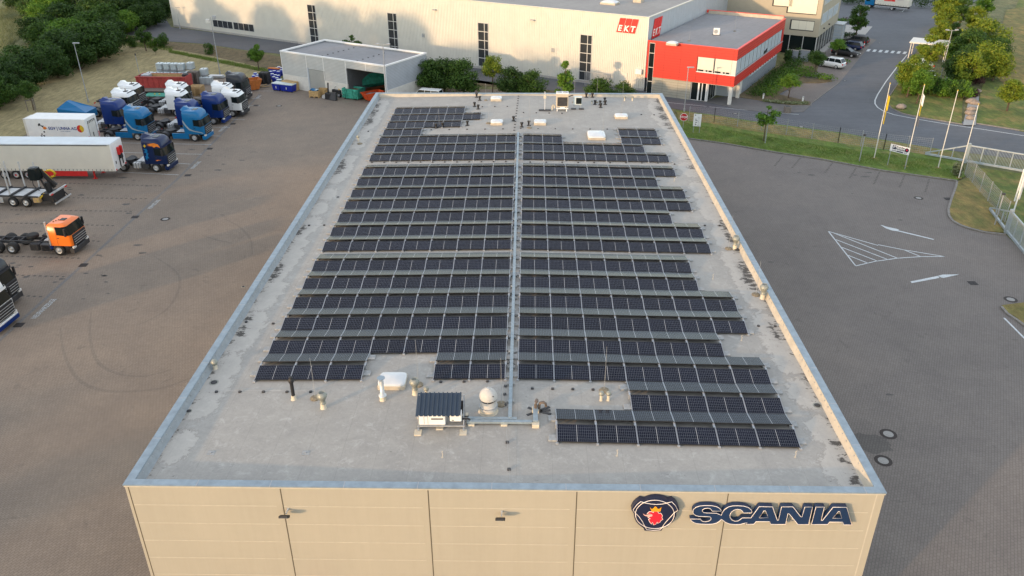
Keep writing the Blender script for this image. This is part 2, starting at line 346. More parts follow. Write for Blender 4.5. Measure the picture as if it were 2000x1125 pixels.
# inner upstand with a sloped foot
mb = MB(); ix0, ix1, iy0, iy1 = BX0 + c - .03, BX1 - c + .03, BY0 + c - .03, BY1 - c + .03
for x, s in ((ix0, 1), (ix1, -1)):
    zb = roofz(x) - .01; n = 60; ys = np.linspace(iy0, iy1, n)
    vs = []
    for k, y in enumerate(ys):
        w = .012 * math.sin(k * 1.9) + .01 * math.sin(k * .7)
        vs += [(x, y, PT - .05), (x + s * (.05 + w), y, PT - .10), (x + s * (.10 + w), y, zb + .08), (x + s * (.20 + w), y, zb)]
    fs = [(4 * k + i, 4 * k + 4 + i, 4 * k + 5 + i, 4 * k + 1 + i) for k in range(n - 1) for i in range(3)]
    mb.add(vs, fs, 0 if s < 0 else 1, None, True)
for y, s in ((iy0, 1), (iy1, -1)):
    xs = np.linspace(ix0 + .02, ix1 - .02, 40); vs = []
    for k, x in enumerate(xs):
        zb = roofz(x) - .01; w = .012 * math.sin(k * 2.3)
        vs += [(x, y, PT - .05), (x, y + s * (.05 + w), PT - .10), (x, y + s * (.10 + w), zb + .08), (x, y + s * (.20 + w), zb)]
    mb.add(vs, [(4 * k + i, 4 * k + 4 + i, 4 * k + 5 + i, 4 * k + 1 + i) for k in range(39) for i in range(3)], 0, None, True)
mb.obj('upstand', [M['membrane_up'], M['upstand_shade']], hall)
mb = MB()
for y in np.arange(-7, 54, .5): mb.box(ix0 + .05, ix0 + .085, y - .03, y + .03, PT - .16, PT - .12); mb.box(ix1 - .085, ix1 - .05, y - .03, y + .03, PT - .16, PT - .12)
mb.obj('rivet', M['galv'], hall)
# roof sheet, crowned along the middle, with dirt fields painted as an attribute
def fnoise(x, y):
    return (np.sin(x * 1.7 + y * 2.3) + np.sin(x * 3.1 - y * 1.9 + 1) + np.sin(y * 4.7 + x * .6 + 2)) / 3
nx, ny = 156, 312
X = np.linspace(ix0 + .001, ix1 - .001, nx); Y = np.linspace(iy0 + .001, iy1 - .001, ny)
GX, GY = np.meshgrid(X, Y); GZ = RZ - RS * np.abs(GX - XC)
D = np.zeros_like(GX); H = np.zeros_like(GX)
def patch(cx, cy, rx, ry, k=1.0):
    q = ((GX - cx) / rx) ** 2 + ((GY - cy) / ry) ** 2; np.maximum(D, k * np.exp(-q * 1.1), out=D); 
    q = ((GX - cx) / (rx * 2.0)) ** 2 + ((GY - cy) / (ry * 1.35)) ** 2; np.maximum(H, np.exp(-q * .9), out=H)
for px, py, rx, ry in [(735, 207, .45, 1.6), (728, 222, .5, 2.2), (720, 238, .5, 2.0), (664, 325, .45, 2.2), (657, 337, .3, .8), (592, 445, .35, 1.0), (585, 452, .4, 1.2), (541, 528, .4, 1.3), (533, 540, .35, 1.1), (485, 623, .4, .5), (476, 640, .35, .6), (472, 650, .3, .5),
                       (1288, 198, .5, 1.4), (1290, 212, .6, 1.6), (1296, 228, .55, 1.6), (1304, 243, .45, .8), (1310, 250, .4, .7), (1344, 311, .25, .35), (1350, 326, .35, .7), (1412, 440, .3, 1.3), (1424, 462, .3, 1.4), (1452, 525, .4, 1.6), (1463, 545, .45, 1.6), (1470, 558, .35, .9), (1507, 640, .25, 1.2), (1517, 655, .2, .9), (1632, 870, .22, .6), (1646, 900, .2, .3), (1668, 935, .3, .5)]:
    q = atr(px, py); patch(q.x, q.y, rx * 1.15, ry, .82)
for y0 in np.arange(-5, 53, 2.2):
    for side in (ix0 + .75, ix1 - .75):
        r1 = rng.uniform(.25, .8); q = ((GX - side) / (.75 + r1 * .5)) ** 2 + ((GY - y0 - rng.uniform(-1, 1)) / (1.0 + r1 * 1.6)) ** 2; np.maximum(H, .75 * np.exp(-q), out=H)
edge = np.minimum(GX - ix0, ix1 - GX); D = np.maximum(D, .42 * np.exp(-np.maximum(edge - .25, 0) * 4) + 0 * D)
vs = np.stack([GX, GY, GZ], -1).reshape(-1, 3); idx = np.arange(nx * ny).reshape(ny, nx)
fs = np.stack([idx[:-1, :-1], idx[:-1, 1:], idx[1:, 1:], idx[1:, :-1]], -1).reshape(-1, 4)
me = bpy.data.meshes.new('roof'); me.from_pydata(vs.tolist(), [], fs.tolist()); me.materials.append(M['roof'])
ca = me.color_attributes.new('dirt', 'FLOAT_COLOR', 'POINT'); cc = np.zeros((nx * ny, 4), np.float32); cc[:, 0] = D.ravel(); cc[:, 1] = H.ravel(); cc[:, 3] = 1; ca.data.foreach_set('color', cc.ravel())
link('roof', me, hall)
# parts of the front: floodlights are things; a canopy lip showing at the bottom of the frame
MB().box(-9.3, -8.1, BY0 - 1.0, BY0, 2.72, 2.86).obj('canopy', M['purple'], hall)

# ------------------------------------------------------------------ wall sign (lettering and emblem)
SC1= [(7.152,6.849),(7.559,6.855),(7.604,6.772),(7.689,6.721),(7.805,6.716),(7.925,6.753),(7.99,6.838),(7.986,6.921),(7.926,6.984),(7.811,6.989),(7.491,6.996),(7.345,7.041),(7.247,7.134),(7.21,7.239),(7.224,7.368),(7.308,7.486),(7.467,7.558),(7.658,7.584),(7.938,7.582),(8.137,7.533),(8.27,7.442),(8.349,7.338),(8.349,7.291),(7.989,7.286),(7.945,7.367),(7.885,7.432),(7.778,7.446),(7.658,7.421),(7.586,7.35),(7.588,7.28),(7.645,7.21),(7.753,7.188),(8.178,7.178),(8.253,7.137),(8.385,7.068),(8.418,7.234),(8.486,7.399),(8.628,7.529),(8.797,7.585),(9.006,7.593),(9.236,7.573),(9.42,7.506),(9.56,7.379),(9.6,7.275),(9.582,7.216),(9.266,7.211),(9.21,7.304),(9.12,7.385),(8.995,7.401),(8.86,7.357),(8.769,7.239),(8.728,7.074),(8.763,6.932),(8.857,6.815),(8.971,6.757),(9.093,6.771),(9.172,6.844),(9.248,6.94),(9.601,6.945),(9.851,7.559),(10.388,7.555),(10.689,6.831),(10.742,6.832),(10.746,7.56),(11.208,7.567),(11.61,7.034),(11.663,7.035),(11.681,7.562),(11.994,7.567),(11.996,6.62),(11.563,6.614),(11.11,7.192),(11.066,7.191),(11.058,6.616),(10.457,6.606),(10.382,6.755),(9.831,6.747),(9.771,6.603),(9.452,6.598),(9.486,6.682),(9.358,6.644),(9.223,6.587),(9.029,6.575),(8.777,6.6),(8.589,6.692),(8.468,6.809),(8.41,6.851),(8.351,6.748),(8.24,6.639),(8.068,6.584),(7.892,6.569),(7.625,6.577),(7.389,6.614),(7.238,6.707),(7.167,6.789)]
SH1= [(9.936,6.95),(10.305,6.956),(10.136,7.341),(10.074,7.34)]
SC2= [(12.111,6.627),(12.126,7.569),(12.465,7.574),(12.462,6.846),(12.514,6.847),(12.815,7.567),(13.363,7.575),(13.756,6.624),(13.42,6.623),(13.347,6.777),(12.819,6.769),(12.764,6.632)]
SH2= [(12.906,6.971),(13.283,6.977),(13.117,7.35),(13.074,7.35)]
BB= [(4.768,7.328),(4.834,7.218),(4.873,7.13),(4.904,6.931),(4.976,6.731),(5.106,6.553),(5.303,6.386),(5.364,6.24),(5.687,6.211),(5.987,6.249),(6.024,6.409),(6.184,6.502),(6.354,6.662),(6.468,6.887),(6.501,7.066),(6.481,7.199),(6.599,7.355),(6.542,7.53),(6.427,7.703),(6.302,7.81),(6.158,7.754),(6.018,7.85),(5.816,7.901),(5.667,7.914),(5.472,7.885),(5.329,7.818),(5.219,7.74),(5.05,7.803),(4.926,7.681),(4.829,7.527)]
BE= [(6.467,7.114),(6.465,6.964),(6.434,6.818),(6.372,6.683),(6.284,6.563),(6.172,6.464),(6.04,6.39),(5.894,6.343),(5.74,6.325),(5.583,6.338),(5.43,6.38),(5.286,6.45),(5.158,6.546),(5.051,6.663),(4.968,6.796),(4.913,6.94),(4.888,7.091),(4.892,7.241),(4.927,7.385),(4.991,7.518),(5.08,7.634),(5.192,7.73),(5.322,7.802),(5.466,7.847),(5.617,7.863),(5.771,7.851),(5.921,7.81),(6.062,7.743),(6.189,7.65),(6.296,7.537),(6.38,7.406),(6.438,7.264)]
BT= [(4.777,7.328),(4.899,7.594),(5.051,7.781),(5.221,7.718),(5.473,7.657),(5.698,7.638),(5.935,7.663),(6.144,7.732),(6.303,7.789),(6.469,7.595),(6.593,7.333),(6.463,7.21),(6.268,6.884),(6.124,6.613),(6.041,6.409),(5.952,6.26),(5.685,6.226),(5.413,6.263),(5.335,6.398),(5.213,6.689),(5.042,6.977),(4.878,7.175)]
BG= [(5.38,7.138),(5.44,7.227),(5.522,7.24),(5.61,7.186),(5.637,7.253),(5.77,7.254),(5.829,7.145),(5.894,7.168),(5.949,7.102),(5.99,7.014),(5.962,6.947),(6.013,6.836),(5.942,6.79),(5.916,6.7),(5.838,6.631),(5.797,6.721),(5.758,6.585),(5.677,6.539),(5.615,6.695),(5.572,6.594),(5.496,6.716),(5.454,6.827),(5.534,6.873),(5.429,6.939),(5.557,7.007),(5.585,7.075),(5.48,7.14)]
BK= [(5.18,7.146),(5.254,7.047),(5.391,6.994),(5.558,6.996),(5.587,7.052),(5.449,7.106),(5.286,7.07)]
BC= [(5.445,7.492),(5.528,7.383),(5.592,7.406),(5.62,7.473),(5.673,7.528),(5.736,7.474),(5.758,7.409),(5.841,7.399),(5.916,7.499),(5.885,7.267),(5.537,7.262)]

M['signblue'] = mat('sign blue', (.010, .030, .085), .45, 0, .08, 4); M['signdark'] = mat('sign dark blue', (.012, .018, .05), .35)
M['neon'] = mat('white tube', (.85, .78, .74), .3, 0, .02); M['crest'] = mat('crest red', (.72, .02, .04), .4, 0, .05); M['crown_y'] = mat('crest gold', (.80, .33, .02), .4, 0, .05)
def offset(loop, d):
    n = len(loop); A = sum(loop[i][0] * loop[(i + 1) % n][1] - loop[(i + 1) % n][0] * loop[i][1] for i in range(n)) / 2; sg = 1 if A > 0 else -1; out = []
    for i in range(n):
        p, q, r = Vector(loop[i - 1]), Vector(loop[i]), Vector(loop[(i + 1) % n]); a = (q - p).normalized(); b2 = (r - q).normalized()
        na, nb = Vector((a.y, -a.x)) * sg, Vector((b2.y, -b2.x)) * sg; k = na + nb
        k = k.normalized() * min(2.0, 1 / max(.35, math.sqrt(max(0.02, (1 + na.dot(nb)) / 2)))); out.append(tuple(q + k * d))
    return out
def fill(loops, y0, y1):
    """extruded outline with holes, loops in x,z"""
    import bmesh
    cu = bpy.data.curves.new('tmp', 'CURVE'); cu.dimensions = '2D'; cu.fill_mode = 'BOTH'; cu.extrude = abs(y1 - y0) / 2
    for lp in loops:
        sp = cu.splines.new('POLY'); sp.points.add(len(lp) - 1); sp.use_cyclic_u = True
        for k, p in enumerate(lp): sp.points[k].co = (p[0], p[1], 0, 1)
    o = bpy.data.objects.new('tmp', cu); COL.objects.link(o); dg = bpy.context.evaluated_depsgraph_get(); dg.update()
    me = bpy.data.meshes.new_from_object(o.evaluated_get(dg)); bpy.data.objects.remove(o); bpy.data.curves.remove(cu)
    me.transform(Matrix(((1, 0, 0, 0), (0, 0, -1, (y0 + y1) / 2), (0, 1, 0, 0), (0, 0, 0, 1)))); return me
def sign_obj(name, me, mt, parent): me.materials.clear(); me.materials.append(mt); return link(name, me, parent)
sg = thing('wall_lettering', 'large dark blue SCANIA letters outlined by white tubes on the beige front wall', 'sign', (0, 0, 0))
for lp, hole in ((SC1, SH1), (SC2, SH2)):
    o = sign_obj('letter_body', fill([offset(lp, .016), offset(hole, -.014)], -8.19, -8.0), M['signblue'], sg)
    mb = MB(); mb.tube([(a, -8.20, b2) for a, b2 in lp], .013, 6, closed=True); mb.tube([(a, -8.20, b2) for a, b2 in hole], .013, 6, closed=True); mb.obj('tube_outline', M['neon'], sg)
mb = MB(); mb.box(7.6, 13.6, -8.0, -7.97, 7.25, 7.29); mb.box(7.6, 13.6, -8.0, -7.97, 6.6, 6.64)
for x in (8, 9.6, 11.2, 12.4, 13.4): mb.box(x, x + .04, -8.02, -7.95, 6.5, 7.4)
mb.obj('bracket', M['galv'], sg)
em = thing('wall_emblem', 'round dark blue emblem with a red crowned griffin head on the beige front wall', 'emblem', (0, 0, 0))
sign_obj('emblem_body', fill([offset(BB, .05)], -8.215, -7.97), M['signdark'], em)
mb = MB(); mb.tube([(a, -8.225, b2) for a, b2 in BE], .014, 6, closed=True); mb.tube([(a, -8.228, b2) for a, b2 in BT], .014, 6, closed=True); mb.obj('tube_outline', M['neon'], em)
sign_obj('griffin_outline', fill([offset(BG, .02)], -8.228, -8.21), M['neon'], em); sign_obj('griffin_head', fill([BG], -8.236, -8.225), M['crest'], em)
sign_obj('beak', fill([BK], -8.240, -8.225), mat('beak', (.75, .42, .38), .5), em); sign_obj('crown', fill([BC], -8.238, -8.21), M['crown_y'], em)
# floodlights on the wall
for x, lab in ((-9.44, 'small black floodlight on the front wall at the second seam from the left'), (-.57, 'small black floodlight at the middle of the beige front wall')):
    t = thing('wall_floodlight', lab, 'lamp', (x, BY0, 6.92), 0, 'floodlights on the front wall')
    MB().box(-.04, .04, -.05, 0, -.05, .05).obj('mount', M['alu'], t)
    MB().bar((0, -.05, 0), (0, -.30, .02), .05, .05).obj('arm', M['alu'], t)
    T_ = Matrix.Translation((-.05, -.42, -.03)) @ Matrix.Rotation(R_(-35), 4, 'X'); MB().bev(-.2, .2, -.16, .16, -.05, .05, .03, 0, T_).obj('lamp_head', M['black'], t)
    MB().box(-.14, .14, -.11, .11, -.062, -.052, 0, T_).obj('lamp_glass', M['lamp_glass'], t)

# ------------------------------------------------------------------ solar panels
PW, PD, TILT = 1.755, 1.034, R_(10)
def cellmat():
    mt, n, b = newmat('solar cells'); u = n.nodes.new('ShaderNodeUVMap'); s = sep(n, u.outputs[0])
    def line(x, cnt, w):
        t = mth(n, 'FRACT', mth(n, 'MULTIPLY', x, cnt)); d = mth(n, 'MINIMUM', t, mth(n, 'SUBTRACT', 1, t)); return mth(n, 'LESS_THAN', d, w)
    lx = line(s[0], 20, .040); ly = line(s[1], 6, .024); g = mth(n, 'MAXIMUM', lx, ly)
    mid = mth(n, 'LESS_THAN', mth(n, 'ABSOLUTE', mth(n, 'SUBTRACT', s[0], .5)), .0055)
    v = coord(n); col = ramp(n, noise(n, .9, 3, .5, v), [(.3, (.003, .0045, .011)), (.7, (.005, .007, .017))])
    oi = n.nodes.new('ShaderNodeObjectInfo'); col = mixc(n, .8, col, ramp(n, oi.outputs['Random'], [(0, (.7, .7, .8)), (1, (1.35, 1.3, 1.3))]), 'MULTIPLY')
    col = mixc(n, mth(n, 'MULTIPLY', g, .72), col, (.19, .22, .27)); col = mixc(n, mid, col, (.40, .42, .45))
    lk(n, col, b.inputs['Base Color']); b.inputs['Roughness'].default_value = .2; b.inputs['IOR'].default_value = 1.22
    bump(n, b, noise(n, 1.5, 2, .5, v), .05, .02); return mt
M['cells'] = cellmat(); M['pframe'] = mat('black panel frame', (.02, .02, .022), .4, .3); M['pframe_s'] = mat('panel edge rail', (.30, .32, .35), .4, .4, .1)
mb = MB(); f = .018
mb.quad((f, f, .036), (PW - f, f, .036), (PW - f, PD - f, .036), (f, PD - f, .036), 0)
mb.box(0, PW, 0, f, 0, .038, 1); mb.box(0, PW, PD - f, PD, 0, .038, 1); mb.box(0, f * .8, f, PD - f, 0, .038, 2); mb.box(PW - f * .8, PW, f, PD - f, 0, .038, 2); mb.quad((f, f, .004), (f, PD - f, .004), (PW - f, PD - f, .004), (PW - f, f, .004), 1)
uv = [0, 0, 1, 0, 1, 1, 0, 1] + [0.0, 0.0] * (4 * (len(mb.f) - 1)); mb.uv = uv
panel_me = mb.mesh('solar_panel', [M['cells'], M['pframe'], M['pframe_s']])
CP_, RP_ = 1.78, 2.4044; ZL = .07; HC = PD * math.cos(TILT); HS = PD * math.sin(TILT)
ridge0 = HC + .01; ridge1 = RP_ - .02 - HC
mb = MB()                                                                  # rail under a dark panel edge (from the low edge up to the ridge)
mb.bar((0, -.03, ZL + .012), (0, HC + .02, ZL + HS + .012), .022, .05)
rail_d = mb.mesh('mounting_rail', [M['pframe_s']])
mb = MB(); mb.bar((0, ridge1 - .02, ZL + HS + .012), (0, RP_ + .01, ZL + .012), .022, .05); rail_l = mb.mesh('mounting_rail', [M['pframe_s']])
mb = MB(); mb.box(-.055, .055, ridge0 - .02, ridge0 + .03, 0, ZL + HS - .01); mb.box(-.05, .05, ridge1 - .03, ridge1 + .02, 0, ZL + HS - .01); mb.box(-.045, .045, ridge0, ridge1, ZL + HS - .06, ZL + HS - .02); post_me = mb.mesh('ridge_post', [M['galv']])
mb = MB(); mb.box(-.06, .06, -.10, .02, 0, ZL - .0); foot_me = mb.mesh('foot', [M['galv']])
mb = MB(); mb.bev(-.2, .2, -.2, .2, 0, .08, .01); bal_me = mb.mesh('ballast_block', [M['paving_slab']])
def yrow(k):
    i = 'ABCDEFGHIJKLMNOPQRSTUV'.index(k) - 2; return i * RP_ + (.498 if i >= 6 else 0) + (1.064 if i >= 13 else 0)
ORD = ['front', 'second', 'third', 'fourth', 'fifth', 'sixth', 'seventh', 'eighth', 'ninth', 'tenth', 'eleventh', 'twelfth', 'thirteenth', 'fourteenth', 'fifteenth', 'sixteenth', 'seventeenth', 'eighteenth', 'nineteenth', 'twentieth', 'twenty-first', 'twenty-second']
def solar_row(k, side, c0, c1, l0, l1, label):
    """tent row: dark panels of columns c0..c1-1 facing the camera, far-side panels of columns l0..l1-1"""
    X0 = 0.0 if side == 'R' else -.629; sgn = 1 if side == 'R' else -1; y = yrow(k)
    cx = X0 + sgn * (c0 + c1) / 2 * CP_; slope = -RS if side == 'R' else RS
    org = (X0 + sgn * 0, y, roofz(X0) + .002)
    t = thing('solar_panel_row', label, 'solar panels', org, 0, 'rows of solar panels on the flat roof')
    def zoff(dx): return slope * dx
    ry = math.atan(-slope)
    for c in range(c0, c1):
        xx = c * CP_ + .0125 if side == 'R' else -(c + 1) * CP_ + .0125
        link('solar_panel', panel_me, t, (xx, 0, ZL + zoff(xx)), (TILT + random.gauss(0, .004), ry + random.gauss(0, .003), 0))
    for c in range(l0, l1):
        xx = c * CP_ + .0125 if side == 'R' else -(c + 1) * CP_ + .0125
        link('solar_panel', panel_me, t, (xx, ridge1, ZL + HS + zoff(xx)), (-TILT + random.gauss(0, .004), ry + random.gauss(0, .003), 0))
    ec = set(range(c0, c1 + 1)); el = set(range(l0, l1 + 1))
    for e in sorted(ec | el):
        xx = sgn * e * CP_; z = zoff(xx)
        if e in ec: link('mounting_rail', rail_d, t, (xx, 0, z - .01)); link('foot', foot_me, t, (xx, 0, z))
        if e in el: link('mounting_rail', rail_l, t, (xx, 0, z - .01))
        link('ridge_post', post_me, t, (xx, 0, z))
    hi = max(c1, l1)
    for e, d in ((min(c0, l0), -1), (hi, 1)):
        xx = sgn * (e * CP_ + d * .16); yy = (.45, 1.85) if d < 0 or random.random() < .9 else (.45,)
        for q in yy:
            if (d > 0 and q > 1 and l1 < c1): continue
            link('ballast_block', bal_me, t, (xx + (sgn * .02 * random.uniform(-1, 1)), q + random.uniform(-.2, .2), zoff(xx)), (0, 0, random.uniform(-.03, .03)))
RR = dict(A=(1, 7, 1, 7), B=(3, 7, 3, 7), C=(0, 7, 0, 7), D=(0, 6, 0, 6), E=(0, 7, 0, 7), F=(0, 7, 0, 7), G=(0, 6, 0, 6), H=(0, 6, 0, 6), I=(0, 7, 0, 7), J=(0, 7, 0, 7), K=(0, 6, 0, 6), L=(0, 7, 0, 7), M=(0, 7, 0, 7), N=(0, 6, 0, 6), O=(0, 7, 0, 7), P=(0, 7, 0, 7), Q=(0, 6, 0, 6))
for n_, (k, v) in enumerate(RR.items()): solar_row(k, 'R', *v, '%s row of dark solar panels from the camera, right of the cable tray' % ORD[n_])
solar_row('R', 'R', 0, 2, 0, 2, 'short two column solar row at the far end, just right of the cable tray')
solar_row('R', 'R', 5, 7, 5, 7, 'nearer of two short solar panel rows by the right parapet, right of large skylight')
solar_row('S', 'R', 5, 7, 5, 7, 'farther of two short solar panel rows by the right parapet, right of skylight')
n_ = 0
solar_row('C', 'L', 4, 7, 4, 7, 'front row of dark solar panels at the far left, behind the black flue pipe')
solar_row('C', 'L', 0, 2, 0, 2, 'front short solar row just left of the cable tray, behind the domed fan')
for n_, k in enumerate('DEFGHIJKLMNOPQR'): solar_row(k, 'L', 0, 7, 0, 7, '%s row of dark solar panels from the camera, left of the cable tray' % ORD[n_ + 1])
for k, c, w in (('S', 5, 'two'), ('T', 3, 'four')): solar_row(k, 'L', c, 7, c, 7, 'short solar panel row of %s columns left of the cable tray near the far end' % w)
solar_row('U', 'L', 2, 7, 2, 7, 'longest of the four short solar panel rows by the far left corner')
solar_row('V', 'L', 3, 7, 3, 7, 'farthest solar panel row, by the far left corner of the roof')
# ------------------------------------------------------------------ ground, yards, roads
def sheet(name, pts, z, mt, kind='structure', z0=None):
    mb = MB(); P = [(p.x, p.y) if hasattr(p, 'x') else p for p in pts]
    A = sum(P[i][0] * P[(i + 1) % len(P)][1] - P[(i + 1) % len(P)][0] * P[i][1] for i in range(len(P)))
    if A < 0: P = P[::-1]
    if z0 is None: mb.add([(x, y, z) for x, y in P], [tuple(range(len(P)))])
    else: mb.prism(P, z0, z)
    return mb.obj(name, mt, kind=kind)
def pix(*ps): return [at(*p) for p in ps]
sheet('ground', [(-900, -500), (900, -500), (900, 1200), (-900, 1200)], -.02, M['meadow'])
# left yard of block pavers, under and around the hall; right yard
sheet('yard', [(-60, -60), (16, -60), (16, 60)] + [tuple(at(p, q).xy) for p, q in ((1262, 186), (1155, 176))] + [(-16.5, 88), (-19.1, 79.4), (-36.2, 89.2), (-38, 92.6)] + [tuple(at(*p).xy) for p in ((520, 160), (430, 149), (300, 165), (172, 207), (100, 226), (52, 262), (0, 300))] + [(-71, 55), (-75, 20), (-70, -60)], .004, M['pavers'])
sheet('yard_side', [(16.02, -60), (16.02, 60)] + pix((1335, 271), (1410, 281), (1520, 300), (1600, 312), (1725, 335), (1869, 355), (1866, 365), (1856, 392), (1851, 410), (1852, 422), (1859, 433), (1875, 442), (1895, 449), (1925, 456), (1966, 460), (2010, 505)) + [(75, 40), (90, -60)], .004, M['pavers2'])
# hay field and verge on the left
sheet('field', pix((-20, 300), (52, 262), (100, 226), (172, 207), (300, 165), (430, 149), (520, 160), (548, 160), (548, 141), (470, 122), (400, 107), (330, 95), (232, 86), (150, 115), (80, 150), (0, 180), (-60, 210)), .012, M['hay'])
sheet('verge', pix((548, 141), (470, 122), (400, 107), (330, 95), (232, 86), (232, 70), (330, 82), (400, 88), (480, 100), (555, 112), (850, 150), (1260, 205), (1262, 190), (1155, 176), (850, 165)), .016, M['reed'])
# lane in front of the far hall
sheet('lane', pix((232, 66), (330, 81), (400, 86), (480, 98), (560, 107), (700, 125), (850, 145), (1000, 166), (1262, 203), (1330, 215), (1470, 237), (1600, 258), (1800, 287), (2060, 320), (2060, 262), (2000, 258), (1905, 240), (1800, 230), (1762, 222), (1740, 212), (1733, 203), (1735, 190), (1762, 150), (1787, 105), (1800, 85), (1840, 35), (1855, 20), (1990, -20), (1600, -40), (1600, 12), (1620, 70), (1600, 105), (1560, 130), (1480, 190), (1430, 196), (1360, 195), (1262, 178), (1160, 164), (835, 119), (497, 74), (334, 53), (320, 30), (290, 40)), .020, M['asphalt'])
sheet('pavement', pix((1357, 198), (1385, 201), (1440, 213), (1510, 222), (1570, 219), (1583, 206), (1540, 206), (1470, 193), (1448, 190), (1437, 186)), .06, M['asphalt_l'], z0=0)
# green strip along the fence, corner islands, lawns
sheet('grass_strip', pix((1320, 217), (1390, 225), (1465, 237), (1640, 260), (1800, 287), (1862, 297), (1885, 345), (1868, 353), (1725, 333), (1600, 310), (1520, 298), (1410, 279), (1332, 268)), .10, M['green'], z0=0)
sheet('grass_edge', pix((1320, 219), (1390, 227), (1465, 239), (1640, 262), (1800, 288), (1862, 299), (1868, 312), (1800, 302), (1640, 281), (1465, 257), (1390, 243), (1326, 236)), .106, M['drylawn'])
sheet('corner_island', pix((1870, 356), (1900, 345), (1930, 380), (1966, 455), (1925, 453), (1895, 446), (1877, 440), (1862, 431), (1854, 421), (1853, 410), (1858, 392), (1868, 365)), .10, M['drylawn'], z0=0)
sheet('lawn_beyond_gate', pix((1893, 325), (2080, 352), (2080, 560), (1975, 440), (1925, 375)), .03, M['lawn'])
sheet('lower_island', pix((1956, 598), (2060, 585), (2100, 720), (1985, 622), (1968, 612)), .10, M['drylawn'], z0=0)
sheet('lawn', pix((1735, 203), (1738, 190), (1766, 148), (1795, 135), (1830, 150), (1880, 190), (1878, 242), (1800, 229), (1764, 221), (1742, 211)), .10, M['lawn'], z0=0)
sheet('hillside_lawn', pix((1905, 240), (1915, 180), (1925, 150), (1990, 0), (2200, 0), (2300, 300), (2000, 257)), .08, M['lawn'], z0=0)
sheet('dry_field', pix((1935, 140), (1965, 20), (2250, -30), (2250, 170), (2000, 190), (1960, 165)), .09, M['drylawn'])
sheet('planting_bed', pix((1438, 190), (1460, 175), (1560, 100), (1597, 100), (1600, 112), (1596, 140), (1568, 150), (1578, 155), (1622, 152), (1625, 160), (1600, 163), (1560, 163), (1520, 185), (1583, 200), (1582, 206), (1540, 206), (1470, 195)), .10, M['reed'], z0=0)
sheet('parking_bay', pix((1520, 192), (1583, 203), (1640, 161), (1700, 88), (1712, 78), (1660, 66), (1600, 110), (1560, 160)), .026, M['pavers2'])
sheet('forecourt', pix((1628, 62), (1690, 68), (1704, 52), (1628, 47)), .03, M['concrete'])
sheet('stream_bed', pix((1880, 246), (1905, 246), (1912, 190), (1893, 190)), .13, M['paving_slab'])
# kerb stones along the strip and lawn (real steps)
def kerb(name, pts, w=.14, h=.12, mt='kerb'):
    mb = MB(); P = [Vector((p.x, p.y, 0)) for p in pts]
    for a, b2 in zip(P[:-1], P[1:]): mb.bar(a + Vector((0, 0, h / 2)), b2 + Vector((0, 0, h / 2)), w, h)
    return mb.obj(name, M[mt], kind='structure')
kerb('kerb', pix((1332, 269.5), (1410, 280), (1520, 299), (1600, 311), (1725, 334), (1869, 354)))
kerb('kerb', pix((1869, 355), (1867, 365), (1857, 392), (1852, 410), (1853, 422), (1860, 432), (1876, 441), (1895, 447.5), (1925, 455), (1964, 459)), .22, .12)
kerb('kerb', pix((1905, 241.5), (2060, 266))); kerb('kerb', pix((1880, 243.5), (1800, 230.5), (1763, 222.5), (1741, 212.5), (1733, 203.5), (1736, 190), (1764, 149)))
kerb('kerb', pix((234, 66), (290, 41), (320, 31)), .3, .1); kerb('kerb', pix((1955, 600), (1967, 614), (1984, 625), (2060, 680)), .2)
kerb('kerb', pix((1540, 207), (1583, 207), (1585, 202), (1640, 161)), .12, .08)
# painted markings: lane lines of the left yard, worn lettering, arrows, hatched triangle, road edge lines, crossing
mk = MB(); mk2 = MB()
def line(mb, a, b2, w, z=.010): mb.bar(Vector((a.x, a.y, z)), Vector((b2.x, b2.y, z)), w, .003)
for a, b2 in [((235, 279), (413, 282.4)), ((240, 298), (394, 301.4)), ((480, 177.5), (555, 178)), ((381, 190.6), (510, 192.6)), ((480, 206.5), (508, 206.8)), ((452, 233), (478, 234)), ((415, 248.5), (449, 249)), ((330, 229), (381, 230)), ((345, 319), (372, 320.5)), ((390, 265), (431, 265.8)), ((230, 336), (349, 341.6))]: line(mk2, at(*a), at(*b2), .11)
mk2.obj('bay_lines', M['roadpaint_worn'], kind='structure')
mk3 = MB()   # bays marked by darker stones
for a, b2 in [((100, 357), (325, 363.6)), ((20, 385), (295, 388)), ((20, 410), (272, 413)), ((0, 435), (234, 441)), ((170, 470), (206, 472)), ((0, 500), (168, 505)), ((20, 537), (132, 541)), ((30, 577), (88, 580)), ((1563, 309), (1545, 330)), ((1529, 305), (1512, 325)), ((1626, 318), (1609, 341)), ((1672, 328), (1657, 352)), ((1718, 336), (1706, 361)), ((1767, 342), (1755, 370)), ((1815, 350), (1806, 378))]:
    p, q = at(*a), at(*b2); L = (q - p).length; n_ = int(L / .5); d = (q - p) / L
    for i in range(n_):
        s_ = p + d * (i * .5); e_ = s_ + d * .24; mk3.bar(Vector((s_.x, s_.y, .0085)), Vector((e_.x, e_.y, .0085)), .2, .003)
mk3.obj('dark_stone_lines', mat('dark paver stones', (.085, .078, .072), .85, 0, .3, 8), kind='structure')
for a in [((1719, 439), (1732, 443), (1751, 447), (1756, 449), (1754, 452), (1741, 450), (1730, 446)), ((1754, 450), (1824, 467), (1823, 468.5), (1754, 452)), ((1778, 550), (1832, 539), (1835, 543), (1781, 553)), ((1832, 539), (1841, 536.5), (1874, 536), (1843, 543), (1838, 542))]:
    pp = pix(*a); mk.add([(p.x, p.y, .011) for p in (pp if sum(pp[i].x * pp[(i + 1) % len(pp)].y - pp[(i + 1) % len(pp)].x * pp[i].y for i in range(len(pp))) > 0 else pp[::-1])], [tuple(range(len(pp)))])
def zl(x, y): return at(1500 + x / 4, 330 + y / 4)
